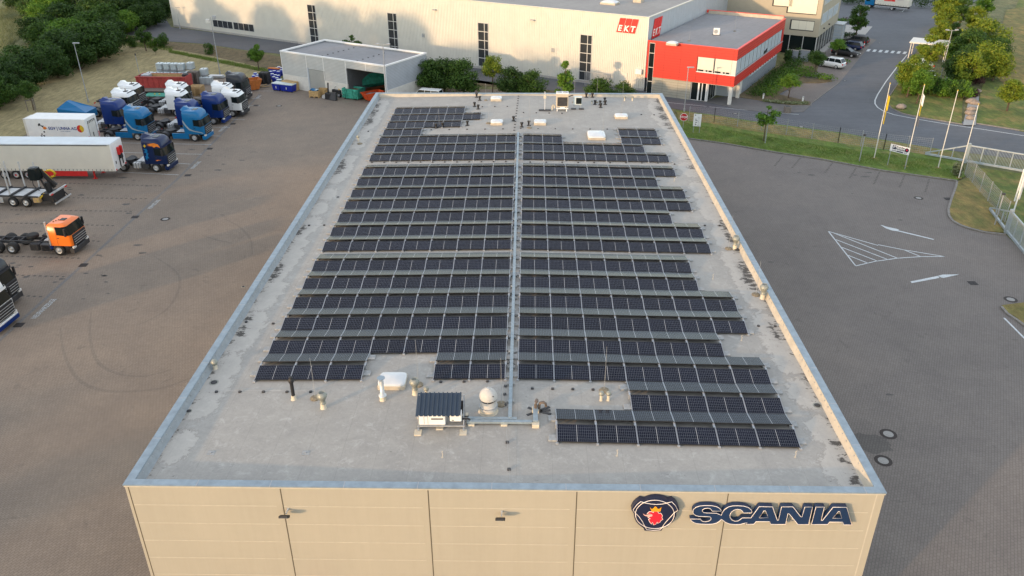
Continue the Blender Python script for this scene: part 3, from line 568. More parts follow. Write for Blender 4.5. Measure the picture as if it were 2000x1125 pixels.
for a, b2 in [((472, 488), (685, 758)), ((472, 488), (860, 598)), ((860, 592), (1060, 632)), ((1060, 632), (1380, 685)), ((685, 758), (840, 722)), ((840, 722), (1010, 698)), ((1010, 698), (1200, 685)), ((1200, 685), (1380, 685)), ((510, 500), (1010, 697)), ((530, 552), (935, 708)), ((575, 612), (860, 722)), ((625, 675), (785, 738)), ((1060, 632), (1195, 685))]: line(mk, zl(*a), zl(*b2), .11)
line(mk, at(1961, 621), at(2004, 664), .14)
mk.obj('arrow_markings', M['roadpaint'], kind='structure')
mk = MB()
pts = pix((1772, 107), (1752, 131), (1730, 160), (1714, 185), (1709, 196), (1709, 203), (1714, 210), (1725, 217), (1745, 224), (1785, 232), (1850, 243), (1920, 253), (2010, 267))
for a, b2 in zip(pts[:-1], pts[1:]): line(mk, a, b2, .16, .026)
for i in range(7):
    x0 = 1691.5 + i * 11.8; y0 = 96 + i * .85; pp = pix((x0, y0 + 4.4), (x0 + 6, y0 + 4.8), (x0 + 9.5, y0 + .4), (x0 + 3.5, y0)); mk.add([(p.x, p.y, .027) for p in pp], [(0, 1, 2, 3)])
line(mk, at(1674, 8), at(1764, 23), .12, .026); line(mk, at(1762, 23.5), at(1766, 19), .12, .026); line(mk, at(1300, 200), at(1380, 208), .10, .026); line(mk, at(1385, 209), at(1560, 224), .10, .026)
mk.obj('road_markings', M['roadpaint'], kind='structure')
def text_mesh(s, size, ext=0.0, bold=0.0, spacing=1.0):
    cu = bpy.data.curves.new('tmp', 'FONT'); cu.body = s; cu.size = size; cu.extrude = ext; cu.offset = bold; cu.space_character = spacing; cu.align_x = 'CENTER'; cu.align_y = 'CENTER'
    o = bpy.data.objects.new('tmp', cu); COL.objects.link(o); dg = bpy.context.evaluated_depsgraph_get(); dg.update(); me = bpy.data.meshes.new_from_object(o.evaluated_get(dg)); bpy.data.objects.remove(o); bpy.data.curves.remove(cu); return me
def text(s, size, mt, parent, loc, rot, ext=.002, bold=0.0, name='lettering', sx=1.0, kind=None, spacing=1.0):
    me = text_mesh(s, size, ext, bold, spacing); me.materials.clear(); me.materials.append(mt); o = link(name, me, parent, loc, rot, kind=kind); o.scale = (sx, 1, 1); return o
for s, (x, y) in (('NEUFAHRZEUGE', (-36.85, 20.8)), ('VERMIETUNG', (-37.0, 42.1)), ('VERMIETUNG', (-37.05, 53.8)), ('VERMIETUNG', (-38.6, 67.6)), ('SERVICE', (-38.6, 83.3))):
    text(s, .60, M['roadpaint_worn'], None, (x, y, .011), (0, 0, R_(90)), .001, .012, 'yard_lettering', .68, 'structure')
# gutters and drains
mb = MB(); mb.bar((-37.75, -5, .008), (-37.45, 50, .008), .28, .003); mb.bar((-37.45, 50.02, .008), (-38.9, 85, .008), .28, .003); mb.obj('gutter', mat('gutter stone', (.15, .145, .14), .85, 0, .25, 6), kind='structure')
def manhole(px, py, ring=.46, lab='', z=.012):
    q = at(px, py); t = thing('manhole_cover', lab, 'manhole', (q.x, q.y, z), 0, 'manhole covers')
    MB().lathe((0, 0, 0), [(ring, 0), (ring, .004), (ring * .62, .006), (ring * .62, 0)], 24, sm=False).obj('ring', M['iron'], t); MB().cyl((0, 0, 0), ring * .6, .008, 20).obj('lid', M['lid'], t)
M['iron'] = mat('cast iron', (.045, .038, .036), .8, .2, .3, 9); M['lid'] = mat('concrete lid', (.28, .28, .27), .8, 0, .15, 9)
for px, py, r, lab in [(323, 428, .46, 'round manhole cover in the paved yard left of the hall'), (545, 207, .42, 'round manhole cover in the yard in front of the grey shed'), (1794, 387, .45, 'round manhole cover before the customer parking bays'), (1974, 585, .50, 'manhole cover by the grass corner at the right edge'),
                   (1735, 848, .50, 'farther of two manhole covers in the yard right of the hall, on a dark patch'), (1725, 900, .50, 'nearer of two manhole covers in the yard right of the hall'), (1436, 222, .4, 'manhole cover in the road before the red office'), (1565, 248, .4, 'manhole cover in the road beside the tall fence'), (1650, 158, .3, 'small manhole cover in the side road near the planted bays'), (1718, 84, .3, 'small manhole cover in the side road beyond the zebra crossing')]:
    manhole(px, py, r, lab, .024 if py < 260 and px > 1300 else .012)
for px, py, lab in [(264, 424, 'dark square drain in the gutter right of the orange truck'), (163, 518, 'dark square drain in the gutter below the orange truck'), (37, 635, 'dark square drain beside the blue and white truck'), (367, 342.5, 'dark square drain right of the navy tractor'), (410, 290.5, 'dark square drain in the gutter near the right light blue truck'), (455, 242, 'dark square drain near the right dark blue truck'), (500, 206, 'dark square drain right of the white trucks'),
                    (1900, 553, 'square drain beside the lower painted arrow'), (1851, 388.5, 'square drain at the kerb of the corner island')]:
    q = at(px, py); tt = thing('drain_grate', lab, 'drain', (q.x, q.y, .012), R_(3), 'drain grates'); mb = MB()
    for i in range(7): mb.box(-.3 + i * .09, -.26 + i * .09, -.3, .3, 0, .012)
    mb.obj('grate', M['iron'], tt); MB().box(-.33, .33, -.33, .33, -.002, .004).obj('pit', M['black'], tt)
mb = MB(); za = .0060
for arc, w in ((((118, 640), (125, 690), (150, 738), (190, 760), (245, 765), (320, 757), (380, 735)), .13), (((178, 610), (176, 660), (190, 705), (225, 728), (280, 735), (340, 720)), .12), (((440, 428), (470, 445), (490, 470), (492, 500)), .10), (((395, 460), (430, 470), (455, 475)), .12), (((300, 500), (350, 540), (330, 600), (260, 640)), .10)):
    P = pix(*arc); Q = []
    for i in range(len(P) - 1):
        p0, p1, p2, p3 = P[max(0, i - 1)], P[i], P[i + 1], P[min(len(P) - 1, i + 2)]
        for k in range(8): u = k / 8; Q.append(.5 * ((2 * p1) + (p2 - p0) * u + (2 * p0 - 5 * p1 + 4 * p2 - p3) * u * u + (3 * p1 - p0 - 3 * p2 + p3) * u ** 3))
    vs = []; za += .0002
    for i, q in enumerate(Q): d = (Q[min(i + 1, len(Q) - 1)] - Q[max(0, i - 1)]).normalized(); nn = Vector((-d.y, d.x, 0)) * w * (.4 + .6 * math.sin(math.pi * i / len(Q))); vs += [(q.x - nn.x, q.y - nn.y, za), (q.x + nn.x, q.y + nn.y, za)]
    mb.add(vs, [(2 * i, 2 * i + 2, 2 * i + 3, 2 * i + 1) for i in range(len(Q) - 1)])
mb.obj('tyre_marks', paving('tyre marked pavers', (.198, .166, .137), (.222, .184, .147), R_(-58)), kind='structure')
# oil stains as flat shapes in the paving
mb = MB()
for px, py in [(38, 518), (25, 514), (50, 541), (60, 521), (108, 551), (120, 545), (100, 428), (163, 430), (180, 424), (135, 366), (158, 381), (137, 370), (262, 390), (200, 372), (240, 347), (262, 352), (245, 399), (375, 292), (360, 285), (290, 300), (440, 306), (473, 313), (1690, 345), (1670, 342), (1697, 337), (1585, 342)] + [(random.uniform(20, 300), random.uniform(345, 590)) for _ in range(34)] + [(random.uniform(240, 480), random.uniform(250, 340)) for _ in range(14)] + [(random.uniform(1500, 1900), random.uniform(330, 800)) for _ in range(12)]:
    q = at(px, py); r = random.uniform(.05, .42) * (1 if py < 500 else .6); P = [(q.x + r * 1.5 * math.cos(a) * random.uniform(.5, 1.1), q.y + r * .7 * math.sin(a) * random.uniform(.5, 1.1)) for a in np.linspace(0, 2 * math.pi, 13)[:-1]]
    mb.add([(x, y, .0075) for x, y in P], [tuple(range(12))])
mb.obj('oil_stains', mat('oil stain', (.075, .07, .066), .7, 0, .3, 6), kind='structure')
mb = MB()
q = at(1700, 865); P = []
for a in np.linspace(0, 2 * math.pi, 25)[:-1]: P.append((q.x + 1.55 * math.cos(a) * random.uniform(.7, 1.05), q.y + 1.0 * math.sin(a) * random.uniform(.7, 1.05), .0075))
mb.add(P, [tuple(range(24))]); mb.obj('damp_patch', paving('damp pavers', (.12, .112, .105), (.14, .13, .12), R_(-63)), kind='structure')

# ------------------------------------------------------------------ vegetation
def leafmesh(name, blobs, n, size, mt, seed=1, droop=.3, flat=0.0):
    """many small leaf faces spread through a set of ellipsoid clumps"""
    g = np.random.default_rng(seed); w = np.array([b[3] * b[4] * b[5] for b in blobs]) ** .75; w /= w.sum(); ch = g.choice(len(blobs), n, p=w); B = np.array(blobs)[ch]
    d = g.normal(size=(n, 3)); d /= np.linalg.norm(d, axis=1)[:, None]; r = g.uniform(.35, 1.08, n) ** .6; sub = 1 + .22 * np.sin(d[:, 0] * 7 + ch * 1.7) * np.sin(d[:, 1] * 6 + ch) + .15 * np.sin(d[:, 2] * 11 + ch * 2.1)
    c = B[:, :3] + d * (r * sub)[:, None] * B[:, 3:6]; c[:, 2] = np.maximum(c[:, 2], .05)
    nrm = d + g.normal(size=(n, 3)) * .55; nrm[:, 2] += .35; nrm /= np.linalg.norm(nrm, axis=1)[:, None]
    t = np.cross(nrm, g.normal(size=(n, 3))); t /= np.linalg.norm(t, axis=1)[:, None] + 1e-9; b = np.cross(nrm, t)
    s = size * g.uniform(.55, 1.35, n)[:, None]
    v = np.stack([c - t * s, c - b * s * .55 + t * s * .1, c + t * s * 1.1 - nrm * s * droop, c + b * s * .55 + t * s * .1], 1).reshape(-1, 3)
    me = bpy.data.meshes.new(name); me.vertices.add(4 * n); me.vertices.foreach_set('co', v.astype(np.float32).ravel()); me.loops.add(4 * n); me.loops.foreach_set('vertex_index', np.arange(4 * n, dtype=np.int32))
    me.polygons.add(n); me.polygons.foreach_set('loop_start', np.arange(0, 4 * n, 4, dtype=np.int32)); me.polygons.foreach_set('loop_total', np.full(n, 4, np.int32)); me.materials.append(mt); me.update(); me.validate(); return me
def clumps(n, R, H, z0, seed, shape='round'):
    g = np.random.default_rng(seed); out = []
    for i in range(n):
        a = g.uniform(0, 2 * math.pi); u = g.uniform(0, 1); k = (1 - (2 * u - 1) ** 2) ** .5 if shape == 'round' else (1.05 - u) if shape == 'cone' else (.65 + .35 * math.sin(u * 3)) if shape == 'column' else 1.0
        rr = R * .62 * k * g.uniform(.4, 1) ** .5; s = g.uniform(.22, .52) * R * (.6 + .4 * k); out.append((rr * math.cos(a), rr * math.sin(a), z0 + H * (.12 + .76 * u), s, s, s * g.uniform(.6, .9)))
    return out
def trunkmesh(h, r, R, seed, nb=5):
    g = np.random.default_rng(seed); mb = MB(); mb.tube([(0, 0, 0), (.05 * R, .03 * R, h * .5), (0, 0, h)], r, 7, r2=r * .4)
    for i in range(nb):
        a = g.uniform(0, 6.28); z = h * g.uniform(.45, .9); mb.tube([(0, 0, z), (R * .35 * math.cos(a), R * .35 * math.sin(a), z + R * .3), (R * .65 * math.cos(a), R * .65 * math.sin(a), z + R * .75)], r * .4, 5, r2=r * .12)
    return mb.mesh('trunk', [M['bark']])
CACHE = {}
def plant(kind, seed, x, y, name, label, cat, H=1.0, group=None, mt='leaf', sx=None, rz=None, z=0.0):
    """kinds are unit-height crowns; scaled per instance"""
    key = (kind, seed, mt)
    if key not in CACHE:
        if kind == 'tree': bl = clumps(22, .30, .74, .26, seed); cr = leafmesh('crown', bl, 5200, .020, M[mt], seed); tk = trunkmesh(.55, .022, .26, seed)
        elif kind == 'bigbush': bl = clumps(26, .55, .95, .02, seed); cr = leafmesh('crown', bl, 6500, .026, M[mt], seed); tk = trunkmesh(.5, .03, .4, seed)
        elif kind == 'ball': bl = clumps(20, .36, .58, .42, seed); cr = leafmesh('crown', bl, 3600, .022, M[mt], seed); tk = trunkmesh(.6, .018, .25, seed)
        elif kind == 'cone': bl = clumps(22, .30, .88, .12, seed, 'cone'); cr = leafmesh('crown', bl, 3600, .022, M[mt], seed); tk = trunkmesh(.8, .02, .15, seed)
        elif kind == 'column': bl = clumps(24, .24, .86, .14, seed, 'column'); cr = leafmesh('crown', bl, 3600, .022, M[mt], seed); tk = trunkmesh(.8, .018, .12, seed)
        elif kind == 'sparse': bl = clumps(9, .26, .6, .4, seed); cr = leafmesh('crown', bl, 900, .030, M[mt], seed); tk = trunkmesh(.85, .012, .22, seed, 8)
        elif kind == 'shrub': bl = clumps(14, .75, .95, 0, seed); cr = leafmesh('crown', bl, 1500, .055, M[mt], seed); tk = trunkmesh(.5, .03, .5, seed)
        CACHE[key] = (cr, tk)
    cr, tk = CACHE[key]; sx = sx if sx is not None else H; rz = rz if rz is not None else random.uniform(0, 6.28)
    t = thing(name, label, cat, (x, y, z), rz, group); t.scale = (sx, sx, H); link('trunk' if cat == 'tree' else 'stem', tk, t); link('crown' if cat == 'tree' else 'foliage', cr, t); return t
def base_for(px, py, h, frac=1.0):   # ground point so that a plant of height h has its crown centre there
    return at(px, py, h * frac)
# copse in the upper left corner: rows of big bushes by their crown centres
cop = [(20, 150, 5, 'leafd'), (0, 130, 5, 'leaf'), (60, 128, 5.5, 'leafd'), (35, 112, 5, 'leaf'), (80, 104, 6, 'leaf'), (105, 118, 5, 'leafd'), (118, 88, 6.5, 'leafd'), (150, 95, 6, 'leafd'), (160, 75, 7, 'leaf'), (130, 62, 7, 'leafl'), (185, 82, 6, 'leafd'), (205, 68, 6, 'leafd'), (175, 50, 6.5, 'leaf'), (218, 50, 5, 'leafd'), (150, 35, 7, 'leafd'), (118, 38, 7, 'leafd'), (85, 65, 5.5, 'leaf'), (60, 55, 5, 'leafd'), (200, 30, 6, 'leaf'), (240, 38, 5, 'leafl'), (270, 30, 5, 'leafd'), (300, 22, 5, 'leafd'), (255, 18, 6, 'leafd'), (225, 12, 7, 'leafd'), (185, 10, 7, 'leaf'), (140, 8, 7, 'leafd'), (100, 12, 7, 'leafl'), (60, 8, 6, 'leaf'), (290, 5, 6, 'leafd'), (318, 8, 5, 'leafd'), (70, 30, 5, 'leafl'), (5, 165, 4.5, 'leafd'), (-12, 175, 5, 'leaf'), (-40, 150, 6, 'leafd'), (325, -8, 6, 'leafd'), (260, -12, 7, 'leaf'), (180, -18, 8, 'leafd'), (110, -18, 8, 'leaf'), (30, -15, 7, 'leafd'), (-30, 20, 4, 'leafd')]
def brow(py): return 0 if py >= 95 else 1 if py >= 60 else 2 if py >= 28 else 3
ORDW = ['first', 'second', 'third', 'fourth', 'fifth', 'sixth', 'seventh', 'eighth', 'ninth', 'tenth', 'eleventh', 'twelfth', 'thirteenth', 'fourteenth', 'fifteenth']
for i, (px, py, h, mt_) in enumerate(cop):
    q = base_for(px, py, h, .55); tone = {'leaf': 'mid green', 'leafd': 'dark green', 'leafl': 'bright green'}[mt_]; r = brow(py); k = sorted(c_[0] for c_ in cop if brow(c_[1]) == r).index(px)
    lab = '%s bushy tree, %s from the left %s' % (tone, ORDW[k], ['along the edge of the mown field', 'in the second line of the copse', 'in the third line of the copse', 'at the top edge of the copse'][r])
    plant('bigbush', i % 5, q.x, q.y, 'bushy_tree', lab, 'tree', h, 'bushy trees of the copse', mt_, h * 1.15)
for px, py, h, lab in [(286, 74, 3.6, 'small slim tree among bushes at the end of the verge'), ]:
    q = at(286, 100); plant('tree', 2, q.x, q.y, 'young_tree', lab, 'tree', 4.6, None, 'leaf', 5)
for px, py, h, lab, mt_ in [(262, 92, 2.2, 'left round bush on the verge above the mown field', 'leaf'), (300, 92, 2.2, 'middle round bush on the verge beside the small grey hut', 'leafl'), (320, 92, 2.6, 'right round bush on the verge above the totes', 'leaf'), (249, 84, 1.6, 'low dark bush where the verge meets the copse', 'leafd'), (409, 106, 2.0, 'lone round bush at the foot of the tall lamp on the verge', 'leaf'), (497, 118, 2.2, 'bush leaning on the young tree beside the shed', 'leaf')]:
    q = at(px, py); plant('shrub', hash(lab) % 3 if 0 else int(px) % 3, q.x, q.y, 'round_bush', lab, 'bush', h, 'bushes on the verge', mt_, h * .75)
for px, py, h, kind, lab, mt_ in [(66, 215, 4.0, 'ball', 'small staked tree on the mown field above the white box trailer', 'leaf'), (506, 137, 4.3, 'tree', 'young green tree beside the left end of the grey shed', 'leafl'), (305, 108, 1.4, 'ball', 'tiny sapling on the mown field', 'leaf')]:
    q = at(px, py); plant(kind, int(px) % 3, q.x, q.y, 'young_tree', lab, 'tree', h, None, mt_, h * (1.0 if kind == 'ball' else .95))
q = at(66, 216); t = thing('tree_stake', 'wooden stake frame around the small tree on the mown field', 'stakes', (q.x, q.y, 0)); mb = MB()
for a, b2 in ((-.5, -.5), (.5, -.5), (0, .6)): mb.box(a - .04, a + .04, b2 - .04, b2 + .04, 0, 1.6)
mb.bar((-.5, -.5, 1.5), (.5, -.5, 1.5), .05, .08); mb.bar((.5, -.5, 1.5), (0, .6, 1.5), .05, .08); mb.bar((0, .6, 1.5), (-.5, -.5, 1.5), .05, .08); mb.obj('stakes', M['woodgrey'], t)
# bushes and trees between the hall and the far building (seen over the far parapet)
for px, py, h, kind, lab, mt_ in [(838, 178, 5.0, 'bigbush', 'leftmost large green bush behind the far parapet', 'leaf'), (868, 180, 5.2, 'bigbush', 'second large green bush behind the far parapet', 'leafd'), (905, 184, 5.2, 'bigbush', 'third large green bush behind the far parapet, left of the yellowish tree', 'leaf'), (1000, 190, 4.4, 'bigbush', 'wide dark bush behind the parapet, left of the cone shaped tree', 'leafd'), (1040, 193, 4.2, 'bigbush', 'wide green bush touching the cone shaped tree', 'leaf'),
                            (1168, 202, 3.8, 'bigbush', 'left low bush behind the parapet near the EKT sign wall', 'leaf'), (1215, 206, 3.4, 'bigbush', 'right low bush behind the parapet beside the red office', 'leaf')]:
    q = at(px, py); plant(kind, int(px) % 5, q.x, q.y, 'bush', lab, 'bush', h, 'bushes behind the far parapet', mt_, h * 1.12)
for px, py, h, kind, lab, mt_ in [(962, 182, 5.4, 'ball', 'small yellowish tree between the bushes behind the far parapet', 'leafy'), (1103, 196, 6.0, 'cone', 'cone shaped tree behind the far parapet', 'leafl'), (690, 122, 4.6, 'sparse', 'thin leafy treetop behind the grey shed roof', 'leaf')]:
    q = at(px, py); plant(kind, int(px) % 3, q.x, q.y, 'small_tree', lab, 'tree', h, None, mt_, h * (1.3 if kind == 'sparse' else 1))
# trees by the red office and the side road
for px, py, h, kind, lab, mt_, sx in [(1539, 193, 3.6, 'ball', 'round ball tree with yellow tips nearest to the red office', 'leafl', 5.2), (1590, 148, 3.9, 'ball', 'round ball tree in front of the white car', 'leaf', 5.0), (1632, 115, 3.4, 'ball', 'round ball tree in front of the dark parked cars', 'leafl', 4.8), (1671, 74, 6.4, 'column', 'tall slender tree beside the parked black estate car', 'leaf', 8.0), (1491, 277, 4.6, 'sparse', 'thin young tree on the green strip by the fence', 'leafl', 6.2)]:
    q = at(px, py); plant(kind, int(px) % 3 + 3, q.x, q.y, 'ornamental_tree', lab, 'tree', h, None, mt_, sx)
rt = [(1783, 138, 6.2, 'leafy', 'yellow green tree at the tip of the lawn island', 'tree'), (1800, 160, 5.0, 'leafl', 'leafy tree beside the hedge behind the flagpoles', 'tree'), (1820, 96, 6.4, 'leafy', 'sunlit yellow green tree over the white carport', 'tree'), (1838, 62, 6.0, 'leafy', 'second sunlit tree along the side road', 'tree'), (1850, 35, 7, 'leafy', 'third sunlit tree along the side road', 'tree'), (1845, 8, 7, 'leafy', 'fourth sunlit tree near the lorry', 'tree'), (1880, 20, 6.5, 'leaf', 'dark green tree behind the sunlit row', 'tree'), (1905, 34, 6.2, 'leafy', 'tall sunlit tree at the edge of the dry field', 'tree'), (1925, 64, 6.5, 'leafy', 'broad sunlit tree beside the dry field', 'tree'), (1900, 80, 6, 'leaf', 'green tree behind the round hedge bushes', 'tree'), (1870, 8, 7, 'leafy', 'sunlit tree at the top edge of the photo', 'tree'), (1925, 8, 6.5, 'leafl', 'light green tree at the upper right edge', 'tree'), (1865, 62, 4.5, 'leaf', 'shaded tree behind the parking lot', 'tree')]
for i, (px, py, h, mt_, lab, cat) in enumerate(rt):
    q = base_for(px, py, h, .62); plant('tree' if i not in (8, 9) else 'bigbush', i % 4, q.x, q.y, 'roadside_tree', lab, cat, h, None, mt_, h * 1.15)
for i, (px, py, h, mt_, lab) in enumerate([(1795, 181, 4.6, 'leafy', 'yellow green bush reaching the ground at the left end of the hedge'), (1772, 172, 4.2, 'leafl', 'bright green bush at the tip of the lawn island'), (1885, 166, 5.2, 'leafy', 'yellow green bush between the lamp post and the big sunlit bush'), (1938, 158, 5.0, 'leafy', 'outermost sunlit bush by the dry field'), (1860, 120, 4.5, 'leafl', 'green bush at the back of the parking lot'), (1868, 163, 5.0, 'leafd', 'round dark bush beside the lamp post'), (1885, 140, 4.6, 'leaf', 'large green bush behind the round dark bush'), (1918, 152, 5.8, 'leafy', 'big sunlit bush with yellow top at the field edge'), (1935, 130, 5.0, 'leaf', 'green bush touching the big sunlit bush'), (1895, 105, 4.5, 'leafy', 'yellow green shrub above the large bush'), (1905, 165, 1.6, 'leafp', 'purple bush at the end of the hedge'), (1898, 190, 1.4, 'leafp', 'lower purple bush above the boulders')]):
    q = at(px, py); plant('bigbush' if h > 2 else 'shrub', i % 5, q.x, q.y, 'large_bush', lab, 'bush', h, 'bushes of the lawn island', mt_, h * 1.0)
for i, (px, py) in enumerate([(1775, 186), (1792, 184), (1810, 185), (1828, 187), (1846, 189), (1864, 191), (1882, 192)]):
    q = at(px, py); plant('shrub', i % 3, q.x, q.y, 'hedge_bush', 'bush %s of the green hedge behind the flagpoles' % ['at the left end', 'second from the left', 'third from the left', 'in the middle', 'third from the right', 'second from the right', 'at the right end'][i], 'hedge', 2.7, 'hedge behind the flagpoles', 'leaf' if i % 2 else 'leafl', 2.2)
q = at(1966, 218); plant('tree', 1, q.x, q.y, 'lawn_tree', 'spreading small tree on the lawn at the right edge', 'tree', 4.6, None, 'leafy', 6.6)
# low planting around the bays
def hedge(name, pts, w, h, lab, mt_, dens=120, group=None, cat='hedge'):
    bl = []
    P = [at(*p) for p in pts]
    for a, b2 in zip(P[:-1], P[1:]):
        L = (b2 - a).length; k = max(1, int(L / (w * .6)))
        for i in range(k + 1): q = a.lerp(b2, i / k); bl.append((q.x - P[0].x, q.y - P[0].y, h * .55, w * .6, w * .6, h * .5))
    t = thing(name, lab, cat, (P[0].x, P[0].y, .05), 0, group); link('foliage', leafmesh('foliage', bl, min(9000, dens * len(bl)), .12, M[mt_], len(bl)), t)
    mb = MB()
    for b in bl[::2]: mb.tube([(b[0], b[1], 0), (b[0], b[1], h * .6)], .03, 5)
    mb.obj('stem', M['bark'], t); return t
hedge('low_hedge', [(1552, 146), (1572, 150), (1590, 152), (1612, 156), (1620, 157)], 2.2, .8, 'low clipped hedge between the empty bay and the white car', 'leafl')
hedge('low_hedge', [(1585, 118), (1612, 121), (1650, 124)], 1.6, .7, 'low hedge between the white car and the black saloon', 'leafl')
hedge('low_hedge', [(1636, 71), (1650, 73), (1668, 73)], 1.0, .9, 'low hedge beyond the black estate car', 'leafd')
hedge('low_hedge', [(1632, 44), (1645, 45), (1660, 45)], 1.6, .9, 'low hedge with purple bushes by the concrete forecourt', 'leafl')
hedge('purple_shrubs', [(1652, 42), (1664, 43)], 1.6, .9, 'purple shrubs beside the forecourt hedge', 'leafp', cat='bush')
hedge('ground_planting', [(1475, 188), (1500, 168), (1520, 150), (1545, 132), (1560, 120)], 2.6, .9, 'band of green shrubs along the grey side of the red office', 'leaf', 260, cat='shrubs')
hedge('ground_planting', [(1500, 186), (1518, 165), (1540, 145), (1575, 140)], 2.6, .8, 'second band of shrubs between the office and the ball trees', 'leafl', 260, cat='shrubs')
hedge('flower_bed', [(1495, 199), (1520, 202), (1550, 204), (1572, 204)], .8, .35, 'low pale plants in the rounded bed by the bollard lights', 'flower', 160, cat='plants')
hedge('clipped_column', [(1537, 122), (1538, 121.5)], 1.0, 2.0, 'left clipped hedge block before the grey screen wall', 'leafd', 900); hedge('clipped_column', [(1557, 119), (1558, 118.5)], 1.0, 2.0, 'right clipped hedge block before the grey screen wall', 'leafd', 900)
hedge('back_hedge', [(1776, 12), (1800, 15), (1830, 17), (1850, 18)], 3.0, 2.6, 'dark hedge behind the lorry at the top of the photo', 'leafd', 500)
hedge('back_hedge', [(1632, 5), (1655, 8), (1690, 8)], 3.0, 1.8, 'dark hedge left of the lorry at the top of the photo', 'leafd', 500)
hedge('tall_weeds', [(1866, 343), (1869, 345)], .8, 1.4, 'tall flowering weeds at the corner by the gate', 'flower', 500, cat='plants')
# grass blades on the strip, tufts in the verge: one body of growth nobody could count
def blades(name, polys, n, h, mt_, seed, z=.1, lean=.5):
    g = np.random.default_rng(seed); V = []
    for pts, w in polys:
        P = np.array([[p.x, p.y] for p in pix(*pts)]); A, B, C_, D_ = P; k = int(n * w); u = g.random(k)[:, None]; v = g.random(k)[:, None]
        c = (A * (1 - u) + B * u) * (1 - v) + (D_ * (1 - u) + C_ * u) * v; V.append(c)
    c = np.concatenate(V); k = len(c); a = g.uniform(0, 6.28, k); hh = h * g.uniform(.4, 1.3, k) * (1 + .5 * np.sin(c[:, 0] * .9) * np.sin(c[:, 1] * 1.3)); w = .022
    dx, dy = np.cos(a) * w, np.sin(a) * w; lx, ly = g.normal(0, lean, k) * hh, g.normal(0, lean, k) * hh
    v = np.stack([np.stack([c[:, 0] - dx, c[:, 1] - dy, np.full(k, z)], 1), np.stack([c[:, 0] + dx, c[:, 1] + dy, np.full(k, z)], 1), np.stack([c[:, 0] + lx, c[:, 1] + ly, z + hh], 1)], 1).reshape(-1, 3)
    me = bpy.data.meshes.new(name); me.vertices.add(3 * k); me.vertices.foreach_set('co', v.astype(np.float32).ravel()); me.loops.add(3 * k); me.loops.foreach_set('vertex_index', np.arange(3 * k, dtype=np.int32)); me.polygons.add(k); me.polygons.foreach_set('loop_start', np.arange(0, 3 * k, 3, dtype=np.int32)); me.polygons.foreach_set('loop_total', np.full(k, 3, np.int32)); me.materials.append(M[mt_]); me.update(); me.validate()
    return link(name, me, kind='stuff', label='uncut green grass growing on the strip and verge', cat='grass')
blades('strip_grass', [(((1330, 240), (1600, 285), (1595, 308), (1338, 268)), .5), (((1600, 285), (1860, 318), (1865, 350), (1595, 308)), .5)], 26000, .075, 'blade', 3)
blades('verge_grass', [(((330, 98), (545, 140), (548, 148), (330, 103)), .6), (((235, 78), (340, 92), (335, 100), (232, 88)), .25)], 11000, .28, 'blade', 4, 0)
blades('meadow_reeds', [(((0, 20), (60, 10), (70, 60), (0, 100)), .6), (((1935, 60), (1965, 60), (1960, 140), (1915, 150)), .3)], 26000, .9, 'flower', 5, 0)
# trees beyond the left edge of the frame, whose long shadows reach the yard
belt = [(-66, -88, 12), (-76, -66, 14), (-82, -49, 14), (-84, -38, 12), (-95, -30, 13), (-86, -22, 13), (-97, -12, 14), (-86, -5, 13), (-96, 4, 22), (-88, 12, 24), (-99, 20, 22), (-90, 28, 22), (-103, 36, 24), (-94, 44, 24), (-106, 52, 24), (-97, 60, 20), (-108, 68, 18), (-101, 76, 19), (-112, 84, 17), (-106, 93, 17), (-116, 102, 16), (-50, -92, 13), (-110, -20, 13), (-108, 0, 20), (-112, 25, 24)]
for i, (x, y, h) in enumerate(belt):
    plant('tree' if i % 3 else 'bigbush', i % 4, x, y, 'belt_tree', 'tall tree of the belt outside the left edge, number %s from the camera side' % ['one', 'two', 'three', 'four', 'five', 'six', 'seven', 'eight', 'nine', 'ten', 'eleven', 'twelve', 'thirteen', 'fourteen', 'fifteen', 'sixteen', 'seventeen', 'eighteen', 'nineteen', 'twenty', 'twenty-one', 'twenty-two', 'twenty-three', 'twenty-four', 'twenty-five', 'twenty-six'][i], 'tree', h, 'tree belt beyond the left edge', 'leaf', h * (1.35 if i % 3 else .9))
# ------------------------------------------------------------------ far buildings
TH = R_(-29.65); E1 = Vector((math.cos(TH), math.sin(TH), 0)); E2 = Vector((-E1.y, E1.x, 0))
EO = Vector((17.6, 87.0, 0)); EL, ED, EH = 103.5, 48.0, 10.55     # hall: right front corner, length to the left, depth, height
ekt = thing('factory_hall', 'long white ribbed factory hall with red EKT logo at the top of the photo', 'building', EO, TH)
def ribbed(mb, L, H, z0, period, dep, y, x0, sgn=-1):
    """profiled sheet standing in local x,z facing -y; real ribs"""
    n = int(L / period); vs = []; xs = []
    for i in range(n):
        a = x0 + i * period
        for f, d in ((0, 0), (.58, 0), (.66, dep), (.92, dep)): xs.append((a + f * period, y - d * -sgn * -1 if 0 else y + sgn * -d * -1))
    xs.append((x0 + n * period, y))
    for x, yy in xs: vs += [(x, yy, z0), (x, yy, H)]
    k = len(xs); mb.add(vs, [(2 * i, 2 * i + 2, 2 * i + 3, 2 * i + 1) for i in range(k - 1)])
M['sheet'] = mat('ribbed white sheet', (.60, .59, .53), .45, .0, .05, .6); M['sheet_b'] = mat('grey wall sheet', (.42, .46, .50), .5, 0, .05, .8)
mb = MB(); ribbed(mb, EL, EH - .12, .35, .30, .045, 0, -EL); mb.obj('wall', M['sheet'], ekt)
MB().box(-EL, -.01, .08, ED, 0, EH - .65).obj('core_wall', M['sheet_b'], ekt)
mb = MB(); n_ = int(ED / 1.1)
mb.box(-.008, .0, .08, ED, .3, EH - .1)
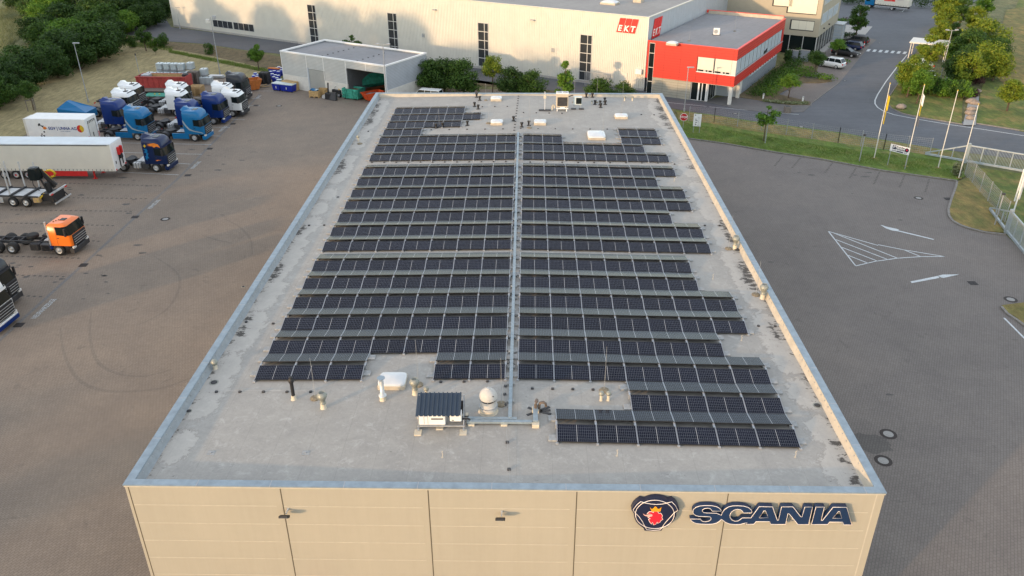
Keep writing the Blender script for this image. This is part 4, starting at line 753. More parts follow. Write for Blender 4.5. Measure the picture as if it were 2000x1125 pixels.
for i in range(1, n_): mb.box(0, .012, i * 1.1, i * 1.1 + .03, .3, EH - .1)
mb.obj('side_wall', M['sheet_b'], ekt)
MB().box(-EL - .02, .05, -.05, .02, 0, .34).obj('plinth', M['concrete'], ekt)
def flatroof(name, c, seam=2.0, ax=0):
    mt, n, b = newmat(name); v = coord(n)
    col = ramp(n, noise(n, .12, 6, .65, v), [(.3, tuple(k * .88 for k in c)), (.7, tuple(k * 1.12 for k in c))]); col = mixc(n, .8, col, ramp(n, noise(n, 1.5, 7, .75, v), [(.3, (.86, .86, .87)), (.7, (1.12, 1.11, 1.1))]), 'MULTIPLY')
    t = mth(n, 'FRACT', mth(n, 'DIVIDE', sep(n, v)[ax], seam)); col = mixc(n, .7, col, ramp(n, t, [(0, (.72, .72, .72)), (.02, (.8, .8, .8)), (.04, (1, 1, 1)), (1, (1, 1, 1))]), 'MULTIPLY')
    lk(n, col, b.inputs['Base Color']); b.inputs['Roughness'].default_value = .8; return mt
M['roof_e'] = flatroof('grey hall roof', (.27, .265, .255)); M['roof_r'] = flatroof('grey office roof', (.225, .23, .24), 1.6, 0)
MB().box(-EL + .3, -.3, .3, ED - .3, EH - .7, EH - .45).obj('roof', M['roof_e'], ekt)
mb = MB(); mb.box(-EL, .06, -.06, .3, EH - .10, EH); mb.box(-EL, -EL + .3, .3, ED, EH - .10, EH); mb.box(-.3, .06, .3, ED, EH - .10, EH); mb.obj('coping', mat('cream trim', (.6, .57, .48), .5), ekt)
mb = MB(); mb.box(-EL + .3, -.3, .28, .32, EH - .5, EH - .10); mb.box(-.34, -.3, .32, ED, EH - .5, EH - .10); mb.obj('upstand', M['membrane_up'], ekt)
MB().box(-.02, .03, -.07, -.04, .3, EH - .1).obj('corner_trim', M['white'], ekt)
M['mull'] = mat('grey window frame', (.50, .51, .50), .5)
M['paneg'] = mat('reflecting window glass', (.035, .04, .045), .08, 0, .3, .4)
def wl(px, py): s, z = onwall(px, py, EO, TH); return s, z
def window(parent, s0, s1, z0, z1, nx_, nz, y=-.05, split=None, th=.06, gm='paneg'):
    w = MB(); w.box(s0, s1, y - .02, y + .06, z0, z0 + th); w.box(s0, s1, y - .02, y + .06, z1 - th, z1); w.box(s0, s0 + th, y - .02, y + .06, z0 + th, z1 - th); w.box(s1 - th, s1, y - .02, y + .06, z0 + th, z1 - th)
    zs = [z0 + (z1 - z0) * i / nz for i in range(1, nz)]; xs = [s0 + (s1 - s0) * (split if split else i / nx_) for i in range(1, nx_)]
    for x in xs: w.box(x - th / 2, x + th / 2, y - .018, y + .05, z0 + th, z1 - th)
    for z in zs:
        e = [s0 + th] + [q for x in xs for q in (x - th / 2, x + th / 2)] + [s1 - th]
        for i in range(0, len(e), 2): w.box(e[i], e[i + 1], y - .015, y + .05, z - th / 2, z + th / 2)
    o = w.obj('window', M['mull'], parent); MB().box(s0 + th, s1 - th, y + .01, y + .03, z0 + th, z1 - th).obj('pane', M[gm], o); return o
for (tx, ty), (bx, by), w in [((1133, 66), (1130.5, 163), 2.05), ((933, 43), (935, 135), 2.05), ((756, 24), (762, 110), 2.05), ((600, 8), (607, 84), 2.05)]:
    s0, z1 = wl(tx, ty); s1_, z0 = wl(bx, by); s0 = (s0 + s1_) / 2; window(ekt, s0, s0 + w, max(.4, z0), z1, 2, 5, -.06, .62, .10)
s0, z1 = wl(415, 37.5); s1, _ = wl(497, 48); _, z0 = wl(417, 52)
for i in range(2): window(ekt, s0 + (s1 - s0) * (.5 * i), s0 + (s1 - s0) * (.5 * i + .48), z0, z1, 4, 1, -.06, None, .07)
# red logo panels with white letters on two faces
M['logored'] = mat('logo red', (.72, .012, .012), .45, 0, .05); M['logowhite'] = mat('logo white', (.8, .78, .72), .5)
sL, zT = wl(1211.5, 34.5); sR, _ = wl(1249, 39); _, zB = wl(1204, 62); W_ = sR - sL; Hh = zT - zB
def logo(parent, s0, z0, W_, H_, y, rot=None, name='wall_logo', lab=''):
    t = link(name, None, parent, (s0, y, z0), (0, 0, 0) if rot is None else rot); sl = .30 * H_
    if lab: t['label'] = lab
    for i in range(3):
        a = i * W_ / 3 + .05; b2 = (i + 1) * W_ / 3 - .05; mb = MB(); mb.prismy([(a - sl, 0), (b2 - sl, 0), (b2, H_), (a, H_)], -.03, 0); mb.obj('logo_panel', M['logored'], t)
        o = text('EKT'[i], H_ * .52, M['logowhite'], t, ((a + b2) / 2 - sl * .72, -.045, H_ * .27), (R_(90), 0, 0), .005, .03, 'letter'); o.scale = (1.0, 1, 1)
    return t
# each logo is one signboard set
lg = thing('logo_sign', 'red three panel EKT logo on the sunlit long wall', 'sign', EO + E1 * sL + Vector((0, 0, zB)) - E2 * .08, TH)
for i in range(3):
    a = i * W_ / 3 + .05; b2 = (i + 1) * W_ / 3 - .05; sl = .26 * Hh; mb = MB(); mb.prismy([(a - sl, 0), (b2 - sl, 0), (b2, Hh), (a, Hh)], -.03, .0); mb.obj('logo_panel', M['logored'], lg)
    me = text_mesh('EKT'[i], Hh * .56, .006, .035); me.transform(Matrix.Shear('XZ', 4, (0.0, 0.0)) if 0 else Matrix(((1, .22, 0, 0), (0, 1, 0, 0), (0, 0, 1, 0), (0, 0, 0, 1)))); me.materials.clear(); me.materials.append(M['logowhite']); link('letter', me, lg, ((a + b2) / 2 - sl * .75, -.04, Hh * .28), (R_(90), 0, 0))
lg2 = thing('logo_sign', 'shaded red EKT logo on the grey side wall of the long hall', 'sign', EO + E2 * 1.3 + E1 * .06 + Vector((0, 0, EH - 3.25)), TH + R_(90))
for i in range(3):
    W2, H2 = 3.2, 2.7; a = i * W2 / 3 + .05; b2 = (i + 1) * W2 / 3 - .05; sl = .26 * H2; mb = MB(); mb.prismy([(a, 0), (b2, 0), (b2 + sl, H2), (a + sl, H2)], -.03, .0); mb.obj('logo_panel', M['logored'], lg2)
    me = text_mesh('EKT'[i], H2 * .5, .006, .02); me.transform(Matrix(((1, .22, 0, 0), (0, 1, 0, 0), (0, 0, 1, 0), (0, 0, 0, 1)))); me.materials.clear(); me.materials.append(M['logowhite']); link('letter', me, lg2, ((a + b2) / 2 + sl * .25, -.04, H2 * .28), (R_(90), 0, 0))
for px, py, lab in [(850, 18.5, 'left'), (1041, 38.5, 'right')]:
    s, z = wl(px, py); MB().bev(s - .35, s + .35, -.5, -.06, z - .08, z + .06, .04).obj('wall_lamp', M['galv'], ekt)
for px, py in [(827, 69), (1080, 98), (1190, 150)]:
    s, z = wl(px, py); mb = MB(); mb.box(s - .25, s + .25, -.10, -.05, z - .3, z + .3)
    for k in range(5): mb.box(s - .22, s + .22, -.12, -.10, z - .25 + k * .11, z - .2 + k * .11)
    mb.obj('wall_vent', M['galv'], ekt)
s, z = wl(1249, 139); MB().bev(s - .5, s + .5, -.45, -.06, z - .35, z + .35, .04).obj('heat_pump', M['white'], ekt)
s, z = wl(1216, 160); w = MB(); w.box(s - .7, s + .7, -.09, -.05, .3, 2.4); w.box(s - .64, s + .64, -.10, -.09, .3, 2.3); w.obj('door', M['sheet'], ekt)
mb = MB(); s, z = wl(1178, 155)
for i in range(22): mb.box(s - 2.2 + i * .2, s - 2.14 + i * .2, -1.9, -1.85, .1, 2.2)
mb.box(s - 2.2, s + 2.1, -1.92, -1.83, 2.2, 2.28); mb.obj('railing', M['galv'], ekt)
def domelight(name, label, x, y, z, w, d, h=.45, rz=0.0, group=None, base_h=.28):
    t = thing(name, label, 'skylight', (x, y, z), rz, group); mb = MB(); mb.bev(-w / 2, w / 2, -d / 2, d / 2, 0, base_h, .04); mb.obj('curb', M['membrane_up'], t)
    r = []
    for k, (s_, zz) in enumerate([(1.0, base_h), (1.0, base_h + .06), (.9, base_h + .10), (.72, base_h + .2 * h / .45), (.45, base_h + .27 * h / .45), (.18, base_h + .30 * h / .45)]):
        pts = []
        for a in np.linspace(0, 2 * math.pi, 25)[:-1]:
            ca, sa = math.cos(a), math.sin(a); q = (abs(ca) ** 7 + abs(sa) ** 7) ** (-1 / 7); pts.append((w / 2 * 1.02 * s_ * q * ca, d / 2 * 1.02 * s_ * q * sa, zz))
        r.append(pts)
    MB().loft(r, 0, None, True).obj('dome', M['dome'], t); return t
M['dome'] = mat('opal dome', (.58, .60, .61), .22, 0, .05, 2)
for px, py, lab in [(1191, 8, 'white dome skylight on the roof of the long factory hall, near its right corner'), (1057, -6, 'white dome skylight at the top edge on the factory hall roof')]:
    q = at(px, py, EH - .45); domelight('skylight', lab, q.x, q.y, EH - .45, 2.6, 1.8, .5, TH)
mbx = thing('roof_cabinet', 'small beige plant box on the long hall roof at the top edge', 'plant box', at(1247, 4, EH - .45), TH); MB().bev(-.7, .7, -.7, .7, 0, 2.2, .05).obj('housing', M['membrane_up'], mbx); MB().box(-.5, .5, -.72, -.70, .4, 1.8).obj('grille', M['galv'], mbx)
# ---------- red office
q0 = Vector((17.45, 85.35, 0)); TR = R_(-28.6); RF = 12.9; RDp = 27.2; RHt = 7.6
red = thing('red_office', 'two storey office clad in red panels with cream blinds', 'building', q0, TR)
M['redclad'] = mat('red cladding', (.54, .026, .018), .45, 0, .06, .8); M['redtrim'] = mat('red edge trim', (.74, .05, .035), .45); M['greyclad'] = mat('grey cladding', (.33, .32, .27), .5, 0, .06, 1); M['greyclad2'] = mat('blue grey cladding', (.26, .29, .33), .5, 0, .06, 1); M['groove'] = mat('cladding joint', (.06, .02, .015), .8); M['grooveg'] = mat('grey joint', (.10, .10, .09), .8)
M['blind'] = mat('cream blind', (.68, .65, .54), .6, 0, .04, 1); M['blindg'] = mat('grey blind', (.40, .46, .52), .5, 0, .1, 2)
zc = 2.62
def ro(px, py): return onwall(px, py, q0, TR)
mb = MB(); mb.box(1.1, RF, 0, .3, 6.15, RHt); mb.box(1.1, 7.4, 0, .3, zc, 6.15); mb.box(7.4, RF, 0, .3, zc, 4.1); mb.box(RF - .3, RF, .3, RDp, 6.2, RHt); mb.box(RF - .3, RF, .3, RDp, zc, 4.1); mb.box(RF - .3, RF, RDp - .9, RDp, 4.1, 6.2); mb.box(0, .25, 0, .3, zc - .2, RHt); mb.box(.25, 1.1, 0, .3, RHt - .2, RHt)
mb.obj('red_cladding', M['redclad'], red)
mb = MB()
for z in np.arange(zc + .36, RHt - .1, .36):
    if z < 6.15: mb.box(1.1, 7.4, -.004, 0, z, z + .018)
    if z > 6.2 or z < 4.05: mb.box(7.4 if z < 6.2 else 1.1, RF, -.004, 0, z, z + .018); mb.box(RF, RF + .004, 0, RDp, z, z + .018)
for x in (2.6, 5.0, 7.4, 9.9, 12.4):
    if x <= 7.4: mb.box(x, x + .02, -.005, 0, zc, RHt - .1)
    else: mb.box(x, x + .02, -.005, 0, zc, 4.1); mb.box(x, x + .02, -.005, 0, 6.15, RHt - .1)
mb.obj('joints', M['groove'], red)
mb = MB(); mb.box(-.05, RF + .06, -.06, .32, RHt, RHt + .07); mb.box(RF - .28, RF + .06, .32, RDp, RHt, RHt + .07); mb.box(-.05, RF - .28, RDp - .3, RDp, RHt, RHt + .45); mb.obj('roof_trim', M['redtrim'], red)
MB().box(.02, RF - .3, .32, RDp - .3, RHt - .35, RHt - .12).obj('roof', M['roof_r'], red)
MB().box(.3, RF - .3, RDp - .36, RDp - .3, RHt - .12, RHt + .38).obj('upstand', M['membrane_up'], red)
# upper windows with blinds, front
for a, b2 in ((7.5, 9.8), (9.95, 12.3)):
    f_ = MB(); f_.box(a, b2, .02, .2, 4.1, 6.15); o = f_.obj('window', M['mull'], red); MB().box(a + .06, b2 - .06, -.03, .02, 4.5, 6.12).obj('blind', M['blind'], o)
    for u, v_ in ((.08, .9), (1.25, 1.5), (1.65, 2.1)): MB().box(a + u, a + v_, -.01, .02, 4.25, 4.45).obj('pane', M['glass'], o)
MB().box(12.3, RF, 0, .3, 4.1, 6.15).obj('corner_post', M['offwhite'], red)
MB().box(7.4, RF + .05, -.06, .0, 4.08, 4.16).obj('sill', M['white'], red)
nW = 12
for i in range(nW):
    a = .4 + i * (RDp - 1.6) / nW; b2 = a + (RDp - 1.6) / nW - .12; f_ = MB(); f_.box(RF - .25, RF - .06, a, b2, 4.1, 6.2); o = f_.obj('window', M['mull'], red)
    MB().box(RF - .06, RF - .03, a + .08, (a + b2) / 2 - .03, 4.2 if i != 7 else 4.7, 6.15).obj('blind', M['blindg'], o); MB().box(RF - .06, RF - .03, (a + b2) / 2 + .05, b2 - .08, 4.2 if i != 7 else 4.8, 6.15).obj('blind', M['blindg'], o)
    MB().box(RF - .062, RF - .052, a + .02, b2 - .02, 4.14, 6.18).obj('pane', M['glass'], o)
MB().box(RF - .0, RF + .06, 0, RDp, 4.06, 4.14).obj('sill', M['sheet_b'], red)
# ground floor
mb = MB(); mb.box(1.1, 6.8, .12, .35, 0, zc - .01); mb.obj('grey_cladding', M['greyclad'], red)
mb = MB()
for z in np.arange(.35, zc, .36): mb.box(1.1, 6.8, .112, .12, z, z + .02)
for x in (2.6, 4.9): mb.box(x, x + .02, .11, .12, 0, zc)
mb.obj('joints', M['grooveg'], red)
f_ = MB(); f_.box(6.8, 9.25, .3, .5, 0, zc - .01); o = f_.obj('entrance', M['white'], red)
for a, b2 in ((6.9, 7.8), (8.05, 8.35), (8.5, 8.95)): MB().box(a, b2, .27, .3, .1, zc - .1).obj('pane', M['glass'], o)
f_ = MB(); f_.box(9.1, 9.3, .3, 4.6, 0, zc - .01); o = f_.obj('entrance', M['white'], red)
for a, b2 in ((.6, 1.5), (1.7, 2.7), (2.9, 3.6)): MB().box(9.3, 9.33, a, b2, .1, zc - .1).obj('pane', M['glass'], o)
MB().box(9.1, 12.3, 4.6, 4.8, 0, zc - .01).obj('recess_wall', M['sheet_b'], red)
MB().box(1.2, RF - .3, .4, RDp, zc - .16, zc - .02).obj('soffit', M['galv'], red)
for y in (.15, 4.2): MB().box(RF - .65, RF - .2, y, y + .45, 0, zc - .16).obj('column', M['offwhite'], red)
MB().box(11.9, 12.35, 7.0, RDp, 0, zc - .01).obj('side_wall', M['greyclad2'], red)
MB().box(11.9, 12.3, 4.8, 7.0, 0, zc - .01).obj('pale_wall', M['offwhite'], red)
mb = MB()
for z in np.arange(.25, 1.8, .26): mb.box(12.35, 12.36, 9.5, RDp, z, z + .02)
mb.obj('joints', M['grooveg'], red)
for i in range(11):
    a = 10.5 + i * 1.45; o = MB().box(12.35, 12.40, a, a + 1.3, 1.95, 2.5).obj('window', M['white'], red); MB().box(12.40, 12.41, a + .1, a + .7, 2.02, 2.44).obj('pane', M['glass'], o)
MB().box(12.35, 12.46, 9.6, RDp - .4, 1.86, 1.95).obj('sill', M['sheet_b'], red)
# corner glass strip between hall and office
f_ = MB(); f_.box(.25, 1.1, .05, .25, 0, RHt - .2); o = f_.obj('glass_strip', M['mull'], red)
for a, b2 in ((.1, 1.9), (2.0, 3.9), (4.0, 5.9), (6.0, 7.3)): MB().box(.32, 1.03, .02, .05, a, b2).obj('pane', M['glass'], o)
q = at(1313, 86, RHt); domelight('skylight', 'small white dome skylight on the red office roof', q.x, q.y, RHt - .12, 1.5, 1.1, .4, TR)
t = thing('roof_unit', 'small white air unit on the red office roof', 'air unit', at(1399, 68, RHt - .12), TR + .3); MB().bev(-.45, .45, -.2, .2, .05, .95, .03).obj('housing', M['white'], t); MB().cyl((-.1, -.22, .5), .3, .02, 20, axis='y').obj('fan', M['galv'], t); MB().box(-.6, .6, -.35, .35, 0, .05).obj('base', M['dark'], t)
def rod(x, y, z, h, label, disc=.22, group='lightning rods', name='lightning_rod'):
    t = thing(name, label, 'lightning rod', (x, y, z), 0, group); MB().lathe((0, 0, 0), [(disc, 0), (disc, .05), (disc * .6, .09), (.02, .1)], 16, sm=False).obj('base', M['rodbase'], t); MB().tube([(0, 0, .05), (.01, 0, h * .5), (0, .01, h)], .014, 5, r2=.007).obj('rod', M['galv'], t); return t
M['rodbase'] = mat('weathered concrete foot', (.20, .17, .12), .85, 0, .3, 8)
for i, (px, py, h) in enumerate([(1346, 80, 2), (1435, 61, 3), (1331, 84, .8)]):
    q = at(px, py, RHt - .12); rod(q.x, q.y, RHt - .12, h, ['tall lightning rod left on the red office roof', 'lightning rod at the middle of the red office roof', 'short bent rod at the front of the red office roof'][i], group='rods on the red office')
# ---------- beige office block
b0 = at(1590.6, 109); TB = R_(-29.0); bw, bd, bh = 22.0, 17.5, 12.6
bb = thing('beige_office', 'beige plastered office block with large cream blinds behind the red office', 'building', b0, TB)
M['plaster'] = mat('beige plaster', (.38, .345, .27), .75, 0, .05, .8)
MB().box(-bw, 0, 0, bd, 3.1, bh).obj('wall', M['plaster'], bb); MB().box(-bw, -.12, .12, bd, 0, 3.1).obj('ground_floor_glazing', M['glass'], bb)
mb = MB()
for s in (-.06, -2.3, -4.6, -7, -9.4): mb.box(s - .1, s, .02, .14, 0, 3.1)
for s in (0.1, 2.4, 4.8, 7.2, 9.6, 12, 14.4, 17.2): mb.box(-.14, -.02, s, s + .09, 0, 3.1)
mb.obj('mullion_frame', M['mull'], bb)
MB().box(-.01, 1.0, 3, bd, 0, .25).obj('plinth', M['concrete'], bb)
def bo(px, py): return onwall(px, py, b0, TB)
for (x0, y0), (x1, y1), nm in [((1547, 39), (1588, 60), 'lower'), ((1551, -60), (1594, 28), 'tall'), ((1518, -40), (1547, 13), 'left')]:
    s0, zt = bo(x0, y0); s1, zb = bo(x1, y1); s0_, s1_ = min(s0, s1), max(s0, s1); zt = min(zt, bh - .5)
    o = MB().box(s0_ - .25, s1_ + .05, -.015, .02, zb - .15, zt + .1).obj('window', M['dark'], bb)
    n_ = max(1, round((s1_ - s0_) / (1.3 if nm == 'lower' else 5)))
    for i in range(n_): MB().box(s0_ + (s1_ - s0_) * i / n_ + .01, s0_ + (s1_ - s0_) * (i + 1) / n_ - .01, -.05, -.02, zb, zt).obj('blind', M['blind'], o)
for y0 in (1.2, 6.2, 11.2):
    for z0 in (4.9, 8.2):
        o = MB().box(-.0, .02, y0, y0 + 4.6, z0, z0 + 1.9).obj('window', M['mull'], bb)
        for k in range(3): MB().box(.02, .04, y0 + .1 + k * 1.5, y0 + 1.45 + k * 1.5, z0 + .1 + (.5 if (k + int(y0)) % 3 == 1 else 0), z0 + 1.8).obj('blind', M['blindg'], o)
MB().box(-bw + .3, -.3, .3, bd - .3, bh - .3, bh - .1).obj('roof', M['roof_e'], bb)
for a in (4.0, 8.5): MB().box(0, .25, a, a + .25, 3.9, 4.1).obj('wall_lamp', M['dark'], bb)
t = thing('glass_shelter', 'glass entrance cabinet at the far end of the beige block', 'shelter', at(1624, 80), TB); mb = MB()
for x in (0, 1.5):
    for y in (0, 3.2): mb.box(x, x + .08, y, y + .08, 0, 3)
for z in (0.05, .8, 1.5, 2.2, 2.9): mb.box(.08, 1.5, 0, .06, z, z + .07); mb.box(1.5, 1.58, .08, 3.2, z, z + .07)
mb.obj('frame', M['mull'], t); MB().box(.1, 1.48, .06, 3.2, .1, 2.9).obj('panes', M['blindg'], t); MB().box(-.1, 1.7, -.1, 3.4, 3, 3.1).obj('roof', M['galv'], t)
for (px, w), lab in (((1546, 1.7), 'left grey screen wall between clipped hedges'), ((1568, 1.7), 'right grey screen wall between clipped hedges')):
    t = thing('screen_wall', lab, 'wall', at(px, 121), TB); MB().box(-w / 2, w / 2, 0, .25, 0, 1.9).obj('wall', M['greyclad2'], t); MB().box(-w / 2 - .03, w / 2 + .03, -.03, .28, 1.9, 1.97).obj('cap', M['concrete'], t)
# ---------- grey shed
SO = Vector((-36.3, 88.95, 0)); SL_, SD_, SH_ = 19.7, 9.6, 5.45
shed = thing('storage_shed', 'low grey shed clad in horizontal ribs with an open bay', 'shed', SO, R_(-29.7))
M['corr'] = stripes('horizontal ribbed cladding', (.52, .54, .53), .20, 2, .74); M['corr2'] = stripes('horizontal ribbed side cladding', (.44, .48, .53), .20, 2, .7); M['shutter'] = stripes('roller shutter', (.40, .41, .39), .11, 2, .7); M['corr_in'] = mat('shed inner wall', (.12, .13, .14), .7)
zb = 2.0; xo = 12.6
mb = MB(); mb.box(0, 5.05, 0, .12, zb, SH_ - .2); mb.box(5.05, 8.4, 0, .12, 3.35, SH_ - .2); mb.box(8.4, xo, 0, .12, zb, SH_ - .2); mb.box(xo, SL_, 0, .12, 4.3, SH_ - .2); mb.obj('front_cladding', M['corr'], shed)
mb = MB(); mb.box(SL_ - .12, SL_, .12, SD_, zb, SH_ - .2); mb.box(0, .12, .12, SD_, zb, SH_ - .2); mb.box(.12, SL_ - .12, SD_ - .12, SD_, zb, SH_ - .2); mb.obj('side_cladding', M['corr2'], shed)
mb = MB(); mb.box(-.03, 5.2, -.05, .2, 0, zb - .01); mb.box(8.3, xo, -.05, .2, 0, zb - .01); mb.box(SL_ - .2, SL_ + .05, .1, SD_, 0, zb - .01); mb.box(-.03, SL_, SD_ - .2, SD_ + .05, 0, zb - .01); mb.box(-.03, .2, .2, SD_ - .2, 0, zb - .01); mb.obj('concrete_base', M['offwhite'], shed)
mb = MB(); mb.box(-.05, SL_ + .05, -.06, .25, SH_ - .2, SH_); mb.box(-.05, SL_ + .05, SD_ - .25, SD_ + .06, SH_ - .2, SH_); mb.box(-.05, .25, .25, SD_ - .25, SH_ - .2, SH_); mb.box(SL_ - .25, SL_ + .05, .25, SD_ - .25, SH_ - .2, SH_); mb.obj('coping', M['white'], shed)
MB().box(.25, SL_ - .25, .25, SD_ - .25, SH_ - .5, SH_ - .35).obj('roof', M['roof_r'], shed)
MB().box(5.3, 8.3, .03, .10, 0, 3.3).obj('roller_door', M['shutter'], shed); mb = MB(); mb.box(5.05, 5.3, -.06, .1, 0, 3.5); mb.obj('door_frame', M['sheet_b'], shed)
mb = MB()
for x in (0, 5.0, 8.3, 12.5, 16.2): mb.box(x - .04, x + .05, -.02, 0, zb if x < 13 else 4.3, SH_ - .2)
mb.box(SL_ - .25, SL_ + .02, -.03, .12, 0, SH_ - .2); mb.obj('cover_strip', M['white'], shed)
mb = MB(); mb.box(xo - .05, xo + .02, .2, SD_ - .2, 0, SH_ - .5); mb.box(xo, SL_ - .2, SD_ - .25, SD_ - .2, 0, 3.6); mb.obj('inner_wall', M['corr_in'], shed)
MB().box(xo + .1, SL_ - .2, SD_ - .24, SD_ - .21, 3.6, SH_ - .5).obj('light_band', M['offwhite'], shed)
MB().box(16.0, 16.1, SD_ - .30, SD_ - .25, 0, 3.6).obj('rust_panel', M['rust'], shed)
t = thing('wooden_boarding', 'rust coloured boarding stacked at the back right of the shed bay', 'boards', SO + E1 * 18.0 + E2 * 6.0, TH); mb = MB()
for i in range(7): mb.box(-.9, .9, 0, .12 + .02 * (i % 2), .05 + i * .42, .42 + i * .42)
mb.obj('boards', mat('reddish boards', (.34, .09, .03), .8, 0, .2, 4), t); MB().box(-.95, -.85, .14, .24, 0, 3).obj('post', M['rust'], t)
mb = MB()
for i in range(7): mb.cyl((6.9 + i * .05, 1.5 + i * 1.1, SH_ - .35), .12, .06, 8)
for i in range(6): mb.cyl((13.5, 1.5 + i * 1.2, SH_ - .35), .12, .06, 8)
mb.obj('conductor_line', M['black'], shed)
# ---------- street furniture
def lamp(px, py, h, lab, head='single', dz=0.0):
    q = at(px, py); t = thing('street_lamp', lab, 'street lamp', (q.x, q.y, 0), dz, 'lamp posts'); MB().tube([(0, 0, 0), (0, 0, h * .5), (0, 0, h)], .075, 8, r2=.045).obj('pole', M['galv'], t); MB().cyl((0, 0, .0), .13, .5, 10).obj('base', M['galv'], t)
    if head == 'single': MB().bev(-.15, .75, -.14, .14, h - .02, h + .10, .04).obj('lamp_head', M['galv'], t)
    if head == 'double':
        MB().bar((-.7, 0, h - .1), (.7, 0, h - .1), .05, .05).obj('arm', M['galv'], t)
        for s in (-1, 1): MB().bev(s * .7 - .25, s * .7 + .25, -.12, .2, h - .06, h + .06, .04).obj('lamp_head', M['galv'], t)
    if head == 'flood':
        for s in (-1, 1): MB().bev(s * .55 - .28, s * .55 + .28, -.2, .2, h - .55 + .25 * s, h - .05 + .25 * s, .05).obj('lamp_head', M['offwhite'] if s < 0 else M['galv'], t)
        MB().bar((-.7, 0, h - .45), (.7, 0, h - .4), .06, .06).obj('arm', M['galv'], t)
    return t
lamp(173, 200, 8.2, 'tall lamp post at the edge of the mown field near the trucks'); lamp(430, 145, 8.8, 'tall pole with floodlights above the charcoal truck', 'flood'); lamp(758, 226, up_to(758, 226, 86), 'lamp post with two heads in front of the shed right end', 'double')
lamp(1336, 219, up_to(1336, 219, 132), 'lamp post in front of the red office'); lamp(1836, 156, 7.5, 'lamp post with pale shade beside the round bushes', 'double'); lamp(1880, 42, 4, 'short lamp post among the sunlit trees'); lamp(352, 57, 4.2, 'short lamp post at the left end of the factory hall')
def flagpole(px, py, ty, lab, flag=0):
    q = at(px, py); h = up_to(px, py, ty); t = thing('flagpole', lab, 'flagpole', (q.x, q.y, 0.1), 0, 'flagpoles on the green strip'); MB().tube([(0, 0, 0), (0, 0, h / 2), (0, 0, h)], .055, 10, r2=.035).obj('pole', M['offwhite'], t); MB().cyl((0, 0, 0), .3, .03, 12).obj('foot', M['drylawn'], t)
    MB().lathe((0, 0, h), [(.06, 0), (.07, .05), (.03, .10)], 10).obj('finial', M['yellow'], t)
    if flag:
        n = 14; cols = ['yellow', 'yellow'] if flag == 1 else ['white', 'yellow', 'flaggrey']
        z1 = h - .9 if flag == 2 else h - 1.2; seg = 3.2 / len(cols) if flag == 1 else 1.15
        for k, cn in enumerate(cols):
            mb = MB(); vs = []; za = z1 - k * seg; zb2 = za - seg
            for i in range(n + 1):
                u = i / n; x = .08 + .22 * u + .05 * math.sin(u * 9 + k); y = .12 * math.sin(u * 7 + k * 2) * u
                vs += [(x, y, za - .3 * u), (x + .03, y + .03, zb2 - .3 * u)]
            mb.add(vs, [(2 * i, 2 * i + 2, 2 * i + 3, 2 * i + 1) for i in range(n)]); mb.obj('flag', M[cn], t)
    return t
M['flaggrey'] = mat('grey flag cloth', (.14, .16, .2), .8)
flagpole(1707, 310, 165, 'leftmost of the four flagpoles, with a furled yellow flag', 1); flagpole(1768, 326, 168, 'second flagpole from the left, flag white yellow and grey, by the parking sign', 2); flagpole(1832, 329, 179, 'third flagpole from the left, without a flag'); flagpole(1872, 349, 206, 'rightmost flagpole at the corner by the gate, without a flag')
def bollard(px, py, ty, lab):
    q = at(px, py); h = up_to(px, py, ty); t = thing('path_light', lab, 'lamp post', (q.x, q.y, .1), 0, 'short lamp posts'); MB().cyl((0, 0, 0), .055, h, 10).obj('pole', M['galv'], t); MB().lathe((0, 0, h), [(.09, 0), (.16, .05), (.16, .16), (.05, .22)], 12).obj('lamp_head', M['dark'], t)
bollard(1678, 316, 267, 'short lamp post on the strip left of the flagpoles'); bollard(1942, 441, 383, 'short lamp post on the corner island'); bollard(1445, 258, 240, 'short lamp post behind the fence near the thin tree') if 0 else None
bollard(1494, 281, 240, 'short lamp post beside the thin young tree')
def bol2(px, py, lab):
    q = at(px, py); t = thing('bollard_light', lab, 'bollard', (q.x, q.y, .1), 0, 'white bollard lights'); MB().cyl((0, 0, 0), .11, .7, 12).obj('post', M['white'], t); MB().cyl((0, 0, .7), .13, .12, 12).obj('cap', M['galv'], t)
bol2(1490, 195, 'left white bollard light at the planted bed'); bol2(1567, 201, 'right white bollard light at the planted bed')
t = thing('litter_bin', 'grey concrete bin standing on the pavement before the red office', 'bin', at(1537, 220), 0); MB().bev(-.42, .42, -.42, .42, 0, .85, .06).obj('body', M['woodgrey'], t); MB().box(-.3, .3, -.3, .3, .85, .88).obj('opening', M['dark'], t)
# signs
def octag(r): return [(r * math.cos(R_(22.5 + 45 * i)), r * math.sin(R_(22.5 + 45 * i))) for i in range(8)]
q = at(1333.5, 252); hh = up_to(1333.5, 252, 222); t = thing('stop_sign', 'red octagonal STOP sign on a thin post', 'traffic sign', (q.x, q.y, 0), R_(-14)); MB().cyl((0, .03, 0), .035, hh, 8).obj('post', M['galv'], t)
zc_ = hh - .45
mb = MB(); mb.prismy([(x, z + zc_) for x, z in octag(.52)], -.03, 0); mb.obj('rim', M['white'], t); mb = MB(); mb.prismy([(x, z + zc_) for x, z in octag(.47)], -.036, -.03); mb.obj('face', mat('sign red', (.5, .01, .015), .4), t)
text('STOP', .38, M['white'], t, (0, -.042, zc_), (R_(90), 0, 0), .003, .012)
q = at(1352.5, 260); q2 = at(1366, 261); t = thing('info_board', 'white upright information board with small black symbols beside the stop sign', 'sign', (q.x, q.y, 0), math.atan2(q2.y - q.y, q2.x - q.x)); w = (q2 - q).length
